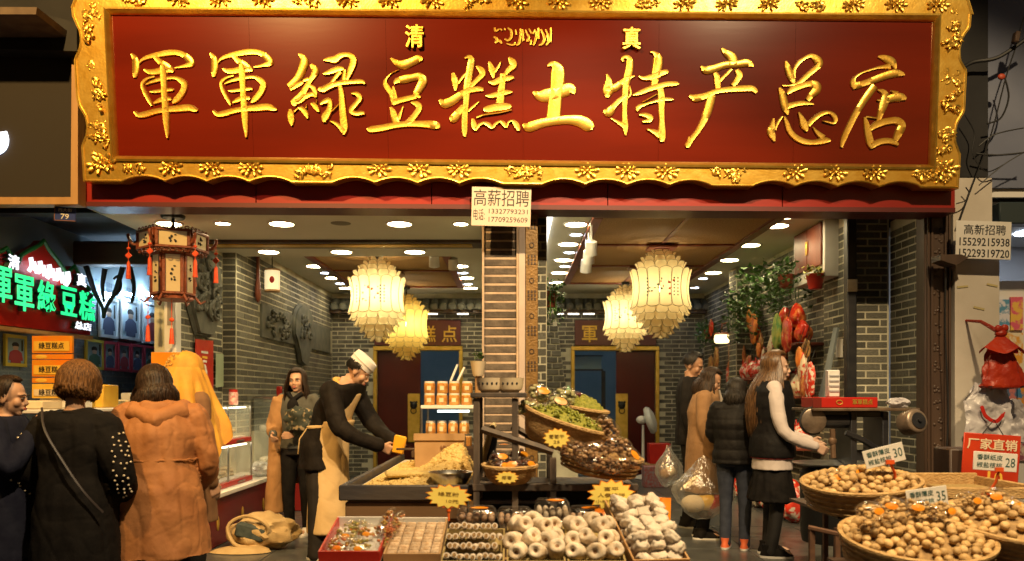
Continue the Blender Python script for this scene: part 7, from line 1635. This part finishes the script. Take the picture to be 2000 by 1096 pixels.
        MB().ell((0, .0945, -.0565), (.020, .006, .0048), M=W_, nu=12, nv=6).ell((0, .0935, -.0645), (.018, .0065, .0052), M=W_, nu=12, nv=6).build('lips', LIP, o)
        return o
    def cloth(s, name, fn, m, amp=.008, seed=1, vox=.0095, it=3, vert=1.5, hor=7., label=None):
        mb = MB(); fn(mb); me = remesh(mb, vox, it); me.update(); folds(me, amp, seed, vert, hor); me.transform(s.T); o = link(name, me, m, s.t)
        if label: o['label'] = label
        return o
    def sleeves(s, mb, r=(.075, .062, .048), upto=1., sides='lr'):
        for a in sides:
            w = s.J['e'+a].lerp(s.J['w'+a], upto); sh = s.J['s'+a]*1.; s.limb(mb, (s.J['chest'].lerp(sh, .75)+Vector((0, 0, .01)), sh, 'e'+a, w), (r[0]*.95, r[0], r[1], r[2]))
    def top(s, name, m, z0, g=.025, flare=.0, r=(.075, .062, .048), upto=1., seed=1, amp=.008, zt=1.42, sleeves=True, label=None, dep=0., vox=.0095):
        def fn(mb):
            s.torso(mb, z0*s.k, zt*s.k, g, flare, dep)
            if sleeves: s.sleeves(mb, r, upto)
        return s.cloth(name, fn, m, amp*1.15, seed, vox, label=label, vert=.9, hor=8.5)
    def trousers(s, m, r=(.105, .075, .06), seed=3, name='trousers', amp=.006, bottom=.05):
        def fn(mb):
            s.torso(mb, .80*s.k, 1.0*s.k, .012)
            for a in 'lr': f_ = s.J['a'+a].copy(); f_.z = bottom*s.k; s.limb(mb, ('h'+a, 'k'+a, f_), r)
        return s.cloth(name, fn, m, amp, seed, vert=4)
    def shoes(s, m, sole=None):
        for a in 'lr':
            p = s.J['a'+a]; k = s.k; mb = MB(); mb.loft([(p.x, p.y+.045*k, .004, .043*k, .128*k, .8), (p.x, p.y+.045*k, .025*k, .045*k, .13*k, .8), (p.x, p.y+.03*k, .055*k, .042*k, .105*k), (p.x, p.y-.01*k, .085*k, .042*k, .058*k), (p.x, p.y-.02*k, .105*k, .04*k, .05*k)], 20)
            me = mb.mesh('shoe'); me.transform(s.T); o = link('shoe', me, m, s.t)
            mb = MB(); mb.loft([(p.x, p.y+.045*k, -.0, .045*k, .132*k, .8), (p.x, p.y+.045*k, .018*k, .047*k, .134*k, .8)], 20); me = mb.mesh('sole'); me.transform(s.T); link('sole', me, sole or WHITE, o)
    def hair(s, m, hang=.1, vol=.012, n=150, seed=1, face=52, front=50, spread=0., back=112, taper=1., lock=.008, wave=.006, hangf=None, inward=0., name='hair', side=1.):
        """locks that follow the skull from the crown and then hang; face = half angle of the open face, hang = length below the skull"""
        random.seed(seed); mb = MB(); W_ = s.T @ s.Hm; cx, rx, ry, rz = Vector((0, -.014, .024)), .073+vol, .09+vol, .086+vol*1.1
        vs = []; fs = []; nu, nv = 32, 10; cap = MB()
        def endt(ph):
            a = abs(((ph+180) % 360)-180)
            return front if a < face else front+(back-front)*min((a-face)/22, 1)
        def skull(ph, th, ex=0.): a = R(ph); return cx+Vector((math.sin(a)*math.sin(R(th))*(rx+ex), math.cos(a)*math.sin(R(th))*(ry+ex), math.cos(R(th))*(rz+ex)))
        for j in range(nv+1):
            for i in range(nu): ph = 360*i/nu; vs.append(skull(ph, endt(ph)*j/nv, -.006))
        for j in range(nv):
            for i in range(nu): fs.append((j*nu+i, j*nu+(i+1) % nu, (j+1)*nu+(i+1) % nu, (j+1)*nu+i))
        mb.add(vs, fs, 0, W_)
        n = int(n*3.2); lock *= .5
        for i in range(n):
            ph = 360*i/n+rand(-3, 3); a = abs(((ph+180) % 360)-180); e = endt(ph); pts = []; part = rand(0, 14); lift = rand(-.004, .008)
            for j in range(7): th = part+(e-part)*j/6; pts.append(skull(ph+rand(-1.5, 1.5), th, lift+rand(-.001, .003)))
            L = (hang if a > face+8 else (hangf if hangf is not None else 0.))*rand(.82, 1.08); p = pts[-1]; o_ = Vector((p.x, p.y, 0)).normalized() if Vector((p.x, p.y, 0)).length > 0 else Vector((0, -1, 0))
            o_.x *= side
            if L > .01:
                dn = s.Hm.to_3x3().inverted() @ Vector((0, 0, -1)); dn.normalize(); ns = 7
                for j in range(1, ns+1):
                    f_ = j/ns; pts.append(p+dn*L*f_+o_*(spread*math.sin(f_*2.2)-inward*f_*f_)+Vector((wave*math.sin(f_*9+i), wave*math.cos(f_*8+i*1.7), 0)))
            k = len(pts); rr = [lock*(.55+.45*math.sin(math.pi*min(1, (j+1.5)/k*.9)))*(1 if j < k-2 else .6 if j < k-1 else .12) for j in range(k)]
            mb.tube(pts, rr, 5, 0, W_, flat=.6)
        return mb.build(name, m, s.t, ang=1.4)
def quilt(o, pitch, amp):                              # stitched rows of a padded jacket
    me = o.data; nv = len(me.vertices); co = [0.]*(3*nv); no = [0.]*(3*nv); me.vertices.foreach_get('co', co); me.vertices.foreach_get('normal', no)
    for i in range(0, 3*nv, 3):
        d = amp*(abs(math.sin(co[i+2]*math.pi/pitch))**.6-.5)*(1+.5*noise.noise((co[i]*9, co[i+1]*9, co[i+2]*9))); co[i] += no[i]*d; co[i+1] += no[i+1]*d; co[i+2] += no[i+2]*d
    me.vertices.foreach_set('co', co); me.update()
HAIRB = mat('brown_hair', (.05, .021, .007), (.20, .095, .033), 40, rough=.5, spec=.2, stretch=(3, 3, .4), bump=.4, bscale=150)
HAIRD = mat('dark_brown_hair', (.010, .006, .004), (.045, .025, .015), 40, rough=.5, spec=.2, stretch=(3, 3, .4))
HAIRK = mat('black_hair', (.007, .006, .005), (.03, .024, .02), 40, rough=.5, spec=.2, stretch=(3, 3, .4))
HAIRL = mat('light_brown_hair', (.045, .02, .008), (.17, .085, .032), 40, rough=.4, stretch=(3, 3, .4))
BLKC = mat('black_cloth', (.008, .007, .007), (.014, .012, .011), 12, spec=.12, rough=.8, bump=.55, bscale=16)
DNAVY = mat('dark_navy_cloth', (.010, .011, .024), (.016, .018, .034), 12, spec=.12, rough=.8, bump=.55, bscale=16)
def P0(px, Y): return (px-1000)*Y/F
# 1 --- person at the left edge, hand to the mouth
a = Person('dark navy clad person cut off by the left edge, hand raised to the mouth', (P0(12, 4.6), 4.6, -.12), -82, 1.53,
    dict(er=(.26, .12, 1.12), wr=(.08, .20, 1.34), el=(-.24, .05, 1.1), wl=(-.15, .25, 1.15)), (0, 8, 0))
a.body((.6, 1.1), (None, (0, .3, 1)), (None, (0, -1, 0))); a.top('jacket', DNAVY, .55, .035, .03, seed=2); a.trousers(BLKC); a.shoes(BLKC)
a.hair(HAIRD, .0, .012, 110, 1, face=60, front=38, back=118)
MB().ell(a.T @ a.Hm @ Vector((0, -.12, -.02)), (.045, .045, .05)).build('hair_bun', HAIRD, a.t)
# 2 --- bob haired woman with pearl studs
a = Person('woman with a brown bob in a black jacket with pearl studs, seen from behind', (P0(148, 4.55), 4.55, -.12), -6, 1.57,
    dict(head=(0, .03, 1.555), sl=(-.18, 0, 1.31), sr=(.18, 0, 1.31), el=(-.30, -.03, 1.05), er=(.30, -.03, 1.05), wl=(-.22, .16, .92), wr=(.22, .16, .92)), (6, 14, 4))
a.body(); a.top('black_jacket', BLKC, .35, .05, .06, (.10, .085, .07), seed=5, amp=.016, dep=.03); a.trousers(BLKC); a.shoes(BLKC)
a.hair(HAIRB, .075, .034, 210, 2, back=108, spread=.012, inward=.04, lock=.015)
def fnc(mb): n = a.J['neck']; mb.loft([(n.x, n.y, n.z-.05, .1, .09), (n.x, n.y, n.z+.015, .082, .075)], 18)
a.cloth('collar', fnc, BLKC, .003, 2, .008)
sm = MB(); random.seed(4)
me_j = [o for o in a.t.children if o.name.startswith('black_jacket')][0].data; cand = []
inv = a.T.inverted()
for v in me_j.vertices:
    p = inv @ v.co
    if v.normal.y < -.25 and abs(p.x) > .25 and .86 < p.z < 1.22: cand.append((p, v.co, v.normal))
random.shuffle(cand); used = []
for p, w_, n_ in cand:
    t_ = (1.22-p.z)/.36
    if abs(abs(p.x)-(.285+.03*math.sin(t_*3))) < .028 and all((w_-u_).length > .028 for u_ in used): used.append(w_.copy()); sm.ell(w_+n_*.004, .0065, nu=8, nv=6)
tag(sm.build('pearl_studs', mat('pearl', (.7, .6, .45), rough=.2), a.t), kind='stuff')
st = [(-.13, -.10, 1.36), (-.05, -.185, 1.24), (.06, -.20, 1.08), (.17, -.19, .92), (.25, -.14, .8)]
MB().tube([a.T @ Vector(p) for p in spline(st, 6)], .007, 6, flat=.5).build('bag_strap', mat('dark_strap', (.02, .012, .012), rough=.5), a.t)
# 3 --- parka woman
a = Person('woman in a long orange-brown hooded parka, seen from behind', (P0(312, 4.85), 4.85, -.12), 14, 1.62,
    dict(chest=(0, .05, 1.22), neck=(-.01, .09, 1.39), head=(-.05, .135, 1.505), sl=(-.185, .05, 1.33), sr=(.185, .05, 1.33), el=(-.27, .05, 1.04), er=(.27, .05, 1.04), wl=(-.2, .2, .9), wr=(.2, .2, .9)), (16, 18, -8))
PARKA = mat('orange_brown_cotton', (.30, .115, .035), (.36, .15, .05), 6, rough=.75, bump=.6, bscale=18)
a.body(); a.trousers(BLKC); a.shoes(BLKC)
pk = a.top('parka', PARKA, .50, .055, .09, (.092, .08, .066), seed=8, amp=.018, dep=.03)
def hood(mb):
    n = a.J['neck']; k = a.k
    mb.tube([(n.x-.13*k, n.y+.02, n.z+.0), (n.x-.13*k, n.y-.09, n.z-.035), (n.x, n.y-.15, n.z-.09), (n.x+.13*k, n.y-.09, n.z-.035), (n.x+.13*k, n.y+.02, n.z+.0)], [.05, .065, .075, .065, .05], 12); mb.ell((n.x, n.y-.11, n.z-.10), (.12, .06, .11))
a.cloth('hood', hood, PARKA, .012, 3, .011)
def gather(mb):
    z = 1.06*a.k; c_ = a.c(z); mb.tube([(c_.x+.205*math.cos(q), c_.y+.15*math.sin(q), z) for q in [i*2*math.pi/30 for i in range(31)]], .012, 6)
MB().tube([a.T @ Vector((a.c(1.07*a.k).x+.222*math.cos(q)*a.k, a.c(1.07*a.k).y+.182*math.sin(q)*a.k, 1.07*a.k+.004*math.sin(q*17))) for q in [i*2*math.pi/40 for i in range(41)]], .007, 6).build('waist_gather', PARKA, a.t)
MB().tube([a.T @ Vector((a.c(1.2*a.k).x+.205*math.cos(q)*a.k, a.c(1.2*a.k).y+.158*math.sin(q)*a.k-.012, 1.2*a.k+.002*math.sin(q*13))) for q in [math.pi*1.1+i*math.pi*.8/30 for i in range(31)]], .006, 6).build('yoke_seam', PARKA, a.t)
a.hair(HAIRD, .13, .022, 190, 3, back=108, spread=.04, inward=.0, lock=.014, wave=.003)
# 4 --- mustard headscarf
a = Person('woman in a mustard headscarf and brown coat beyond the orange-brown parka', (P0(360, 5.35), 5.35, -.12), -35, 1.69, None, (-10, 10, 0))
MUST = mat('mustard_scarf', (.62, .32, .035), (.54, .25, .025), 10, rough=.7, bump=.4, bscale=120); LACE = mat('mustard_lace', (.68, .42, .1), (.5, .26, .05), 60, rough=.8, bump=1., bscale=120)
a.body(); a.top('brown_coat', mat('brown_coat_cloth', (.16, .075, .03), (.2, .1, .04), 9, rough=.8), .6, .05, .03, seed=9); a.trousers(BLKC); a.shoes(BLKC)
def scarf(mb):
    h = a.J['head']; k = a.k
    mb.ell((h.x, h.y-.015, h.z+.025), (.108*k, .125*k, .122*k), nu=20, nv=14); mb.loft([(h.x, h.y-.02, h.z-.2, .10, .11), (h.x, h.y-.02, h.z-.1, .105, .115), (h.x, h.y-.02, h.z+.0, .108, .122)], 24)
sc = a.cloth('headscarf', scarf, MUST, .02, 6, .010, vert=3, hor=11)
hh = a.J['head']
def drp(u, v):
    q = u*2*math.pi; f_ = math.sin(7*q+1.5*math.sin(2*q))+.5*math.sin(15*q+v*2); r_ = (.112+.135*v**.75)*(1+.13*min(1, v*1.6)*f_+.10*noise.noise((math.cos(q)*3, math.sin(q)*3, v*3)))
    return a.T @ Vector((hh.x+.05*v+math.cos(q)*r_, hh.y-.03+math.sin(q)*r_*.95, hh.z+.045-(.48+.09*math.sin(3*q+1)+.03*math.sin(13*q))*v-.02*f_*v))
sheet(drp, 140, 34).build('scarf_drape', MUST, a.t)
random.seed(8); mb = MB()
for v in random.sample(list(sc.data.vertices), 900):
    p = a.T.inverted() @ v.co
    if p.z > hh.z-.02 and p.x < hh.x+.02: mb.ell(v.co+v.normal*.003, (rand(.004, .009),)*3, 0, None, 6, 4)
tag(mb.build('lace_trim', LACE, a.t), kind='stuff')
# 5 --- cook
a = Person('cook in a black jacket, cream apron and white cap bending over the work table', (P0(634, 6.6), 6.62, 0), -107, 1.70,
    dict(pelvis=(0, -.02, .92), chest=(0, .09, 1.19), neck=(0, .205, 1.35), head=(0, .295, 1.46), sl=(-.17, .155, 1.30), sr=(.17, .155, 1.29), er=(.235, .28, 1.02), wr=(.06, .51, .885), el=(-.20, .33, 1.03), wl=(-.10, .57, .90), hl=(-.085, -.02, .88), hr=(.085, -.02, .88), kl=(-.10, .03, .48), kr=(.11, -.0, .48)), (16, 36, 0))
a.body((.9, .9)); JKT = mat('black_brown_jacket', (.010, .008, .007), (.017, .013, .011), 10, spec=.12, rough=.7, bump=.6, bscale=14)
a.trousers(mat('charcoal_trousers', (.022, .019, .017), (.032, .027, .024), 8, spec=.12, rough=.8), (.115, .085, .072)); a.shoes(BLKC)
a.top('jacket', JKT, .70, .04, .02, (.088, .07, .056), .93, seed=11, amp=.013, zt=1.36)
APR = mat('cream_apron', (.62, .42, .19), (.68, .48, .24), 5, rough=.75, bump=.45, bscale=12)
def apron(mb):
    k = a.k; rings = []
    for z, g in ((.2, .09), (.45, .078), (.75, .062), (.95, .056), (1.08, .054)):
        c_ = a.c(z*k); rings.append((c_.x, c_.y+.055, z*k, .15*k+.03, .085*k+g))
    mb.loft(rings, 26)
a.cloth('apron_skirt', apron, APR, .010, 4, .012, vert=1.0, hor=9)
def bib(mb):
    for z, w_ in ((1.08, .13), (1.22, .115), (1.30, .09)): pass
    k = a.k; rings = [(a.c(z*k).x, a.c(z*k).y+.035*k, z*k, w_*k, (.105 if z < 1.2 else .10 if z < 1.27 else .085)*k+.028) for z, w_ in ((1.04, .135), (1.14, .13), (1.24, .11), (1.29, .09))]; mb.loft(rings, 20)
a.cloth('apron_bib', bib, APR, .006, 5, .01)
k = a.k; zz = 1.03*k; c_ = a.c(zz)
MB().tube([a.T @ Vector((c_.x+.19*math.cos(q), c_.y+.148*math.sin(q), zz+.01*math.sin(q))) for q in [math.pi*.9+i*math.pi*1.25/24 for i in range(25)]], .009, 6, flat=1.6).build('apron_tie', APR, a.t)
MB().tube([a.T @ Vector(v) for v in ((.05, c_.y-.15, zz), (.10, c_.y-.20, zz-.1), (.09, c_.y-.22, zz-.22))], .012, 6, flat=.4).build('tie_end', APR, a.t)
n_ = a.J['neck']; MB().tube([a.T @ Vector((n_.x+.105*math.cos(q), n_.y-.015+.085*math.sin(q), n_.z-.0+.05*math.sin(q)*-1)) for q in [i*2*math.pi/30 for i in range(31)]], .026, 8, flat=.7).build('apron_neckband', mat('yellow_collar', (.55, .32, .06), rough=.7), a.t)
a.hair(HAIRK, .0, .006, 120, 5, face=62, front=40, back=118, lock=.010)
W_ = a.T @ a.Hm @ Matrix.Translation((0, -.012, .075)) @ Matrix.Rotation(R(-8), 4, 'X')
MB().loft([(0, 0, -.035, .083, .10), (0, 0, .0, .085, .102), (0, 0, .035, .083, .10), (0, 0, .048, .079, .096), (0, 0, .055, .06, .072), (0, 0, .057, .02, .025)], 30, M=W_).build('white_cap', mat('white_cotton_cap', (.74, .70, .68), rough=.85, bump=.3, bscale=200), a.t)
MB().tube([W_ @ Vector((.088*math.cos(q), .105*math.sin(q), .004)) for q in [i*2*math.pi/40 for i in range(41)]], .003, 5).build('cap_seam', mat('cap_stitch', (.6, .56, .53), rough=.9), a.t)
hw = a.T @ (a.J['wr']+Vector((-.05, .11, .01)))
t = thing('yellow_scraper', 'yellow plastic scraper held in the hand of the cook', 'scraper', hw)
MB().box(-.012, .012, -.05, .05, -.07, .075, M=Matrix.Translation(hw+Vector((.02, 0, .0))) @ Matrix.Rotation(R(12), 4, 'Y') @ Matrix.Rotation(R(80), 4, 'Z'), bev=.01).build('scraper_plate', mat('yellow_plastic', (.75, .36, .02), rough=.4), t)
# 6 --- woman with camel coat over her shoulder
a = Person('young woman in grey with a camel coat draped over one shoulder behind the cook', (P0(582, 7.7), 7.7, 0), 172, 1.56,
    dict(er=(.25, -.02, 1.08), wr=(.20, .14, 1.00), el=(-.2, .0, 1.07), wl=(-.06, .2, 1.02)), (4, 0, 3))
a.body((.7, .7)); a.top('grey_top', mat('grey_green_knit', (.065, .063, .05), (.09, .086, .07), 14, rough=.85), .86, .018, .0, (.062, .05, .04), seed=3); a.trousers(BLKC, (.1, .066, .05)); a.shoes(mat('white_shoe', (.65, .6, .56), rough=.5))
a.hair(HAIRD, .24, .016, 170, 6, spread=.03, lock=.012, face=48)
CAMEL = mat('camel_wool', (.34, .17, .06), (.40, .21, .08), 10, rough=.85, bump=.4, bscale=16)
def drape(mb):
    k = a.k; mb.loft([(.235, -.03, .22*k, .10, .13), (.225, -.03, .6*k, .088, .12), (.205, -.02, 1.0*k, .08, .11), (.165, -.01, 1.3*k, .08, .09), (.12, -.01, 1.40*k, .06, .07)], 20); s_ = a.J
    mb.tube([s_['sr'], s_['er']+Vector((.02, 0, 0)), s_['wr'].lerp(s_['er'], .3)], [.085, .075, .062], 12); mb.loft([(-.02, -.10, .5*k, .2, .045), (0, -.1, 1.0*k, .19, .045), (0, -.09, 1.36*k, .14, .04)], 20)
a.cloth('camel_coat', drape, CAMEL, .012, 7, .011)
MB().ell(a.T @ Vector((0, .12, 1.21)), (.055, .03, .075)).tube([a.T @ Vector(v) for v in ((-.07, .06, 1.33), (0, .115, 1.27), (.07, .06, 1.33))], .026, 8).build('black_neck_scarf', BLKC, a.t)
p = a.T @ Vector((-.10, .22, 1.08))
crumple('flower_bundle', p, (.13, .08, .13), mat('dark_patterned_wrap', (.02, .025, .015), (.3, .22, .12), 22, rough=.7, lo=.55, hi=.66), 'dark patterned bundle held by the young woman in grey', 'bundle', 17, None, .35)
# 7 --- man in black
a = Person('man all in black at the right wall carrying a thin plastic bag', (P0(1350, 8.2), 8.2, 0), -112, 1.74, dict(el=(-.23, -.02, 1.1), wl=(-.22, .04, .86), er=(.23, .0, 1.08)), (-8, 22, 0), skin=mat('tan_skin', (.32, .17, .10), (.37, .2, .12), 9, rough=.5))
a.body(); a.top('black_jacket', BLKC, .78, .035, .0, seed=4); a.trousers(BLKC); a.shoes(BLKC, mat('grey_sole', (.3, .3, .3))); a.hair(HAIRK, 0, .012, 120, 7, face=58, front=42, back=112, lock=.011)
bp = a.T @ a.J['wl']; 
def carry_bag(c, rad, label, seed, cont, m):
    t = thing('shopping_bag', label, 'plastic bag', c, 'carried shopping bags'); o = crumple('bag_film', c, rad, m, None, None, seed, t, .16, .8)
    random.seed(seed)
    for i, mm_ in enumerate(cont): mb = MB(); mb.ell((c[0]+rand(-.4, .4)*rad[0], c[1]+rand(-.3, .3)*rad[1], c[2]-rad[2]*rand(.15, .55)), (rad[0]*.42, rad[1]*.5, rad[2]*.32)); mb.build('bag_contents', mm_, t)
    for sx in (-1, 1): MB().tube([(c[0]+sx*.03, c[1], c[2]+rad[2]*.9), (c[0]+sx*.012, c[1], c[2]+rad[2]*1.35)], [.012, .007], 6).build('bag_handle', m, t)
THINB = cello('thin_bag_film', (.80, .80, .78), .34, .26, 22, .6)
carry_bag(P(1306, 915, 7.95), (.14, .11, .17), 'thin plastic bag of nuts carried by the man in black', 3, [NUTB, CREAM], THINB)
# 8 --- camel coat woman, profile
a = Person('woman in a long camel coat looking down beside the man in black', (P0(1374, 7.55), 7.55, 0), -100, 1.58, dict(neck=(0, .03, 1.40), head=(0, .075, 1.51), er=(.22, -.01, 1.08), wr=(.2, .06, .86)), (-4, 28, 0))
a.body(); a.trousers(BLKC); a.shoes(BLKC)
a.top('camel_coat', mat('camel_brown_wool', (.23, .125, .055), (.28, .155, .07), 10, rough=.85, bump=.4, bscale=16), .45, .045, .045, (.078, .064, .052), seed=13, amp=.009)
MB().tube([a.T @ Vector(v) for v in ((0, .13, 1.36), (.0, .175, 1.2), (.01, .19, .9), (.01, .20, .6))], .02, 6, flat=.5).build('grey_lapel', mat('pale_grey_cloth', (.38, .33, .27), rough=.8), a.t)
a.hair(HAIRD, .24, .014, 170, 8, spread=.08, side=.5, wave=.003, lock=.012, face=74, front=46, hangf=.0)
carry_bag(P(1376, 955, 7.35), (.27, .16, .25), 'large clear bag of coloured packets held by the woman in the camel coat', 5, [YELP, REDP, CREAM], THINB)
# 9 --- puffer jacket
a = Person('person in a dark puffer jacket and jeans with orange shoes, seen from behind', (P0(1437, 7.0), 7.02, 0), -22, 1.46, dict(neck=(0, .04, 1.4), head=(0, .07, 1.52), el=(-.22, .06, 1.1), wl=(-.14, .22, 1.05), er=(.22, .06, 1.1), wr=(.14, .22, 1.05)), (0, 22, 0))
a.body(); a.trousers(mat('dark_denim', (.018, .024, .045), (.03, .038, .065), 20, rough=.8, bump=.3, bscale=200), (.1, .068, .055)); a.shoes(mat('orange_shoe', (.75, .16, .06), rough=.5))
PUF = mat('black_nylon', (.007, .006, .0065), (.011, .010, .010), 20, spec=.18, rough=.62, bump=.4, bscale=20)
pf = a.top('puffer_body', PUF, .82, .05, .0, (.085, .072, .058), seed=2, amp=.006)
quilt(pf, .085, .006)
a.hair(HAIRK, .18, .016, 150, 9, spread=.08, side=.4, wave=.003, lock=.013)
# 10 --- young woman at the walnuts
a = Person('young woman with long brown hair, black vest and white sleeves by the machine', (P0(1508, 6.7), 6.7, 0), -101, 1.665, dict(er=(.225, .06, 1.02), wr=(.19, .30, .90), el=(-.2, .1, 1.03), wl=(-.12, .31, .93), neck=(0, .0, 1.40), head=(0, .04, 1.525), hr=(.085, 0, .88), kr=(.09, .03, .48), kl=(-.09, .0, .48)), (-4, 3, 0), skin=mat('fair_skin', (.56, .36, .26), (.62, .4, .29), 9, rough=.5, spec=.4))
a.body((.7, .7)); a.trousers(mat('black_leggings', (.010, .009, .009), rough=.6), (.092, .064, .05), name='leggings', amp=.002); a.shoes(BLKC)
WSL = mat('white_cotton', (.66, .58, .56), (.6, .52, .5), 8, rough=.85)
a.top('white_shirt', WSL, .70, .036, .012, (.066, .054, .042), .97, seed=6, amp=.009, zt=1.40)
def vest(mb): a.torso(mb, .80*a.k, 1.42*a.k, .056, 0., .012); n = a.J['neck']; mb.loft([(n.x, n.y, n.z-.06, .105, .095), (n.x, n.y, n.z+.03, .085, .082)], 20)
vt = a.cloth('vest', vest, PUF, .006, 7, .011)
quilt(vt, .1, .0035)
MB().tube([a.T @ Vector((a.c(.8*a.k).x+.205*a.k*math.cos(q), a.c(.8*a.k).y+.165*a.k*math.sin(q), .80*a.k)) for q in [j*2*math.pi/28 for j in range(29)]], .008, 6).build('red_hem', mat('wine_trim', (.2, .015, .015), rough=.6), a.t)
def skirt(mb): mb.loft([(0, 0, .45*a.k, .235, .20), (0, 0, .58*a.k, .21, .175), (0, 0, .715*a.k, .185, .145), (0, 0, .73*a.k, .17, .12)], 30)
sk = a.cloth('pleated_skirt', skirt, BLKC, .016, 4, .011, vert=.6, hor=22)
a.hair(HAIRL, .52, .022, 250, 10, spread=.13, lock=.013, face=66, front=40, wave=.004, inward=.01, side=.75)
MB().ell(a.T @ a.Hm @ Vector((0, -.085, .07)), (.035, .035, .035)).build('hair_knot', HAIRL, a.t)
MB().tube([a.T @ a.Hm @ Vector(v) for v in ((.078, -.02, .0), (.083, -.02, -.01))], .004, 6).build('earring', GOLDP, a.t)
bpy.data.scenes.remove(TMP)
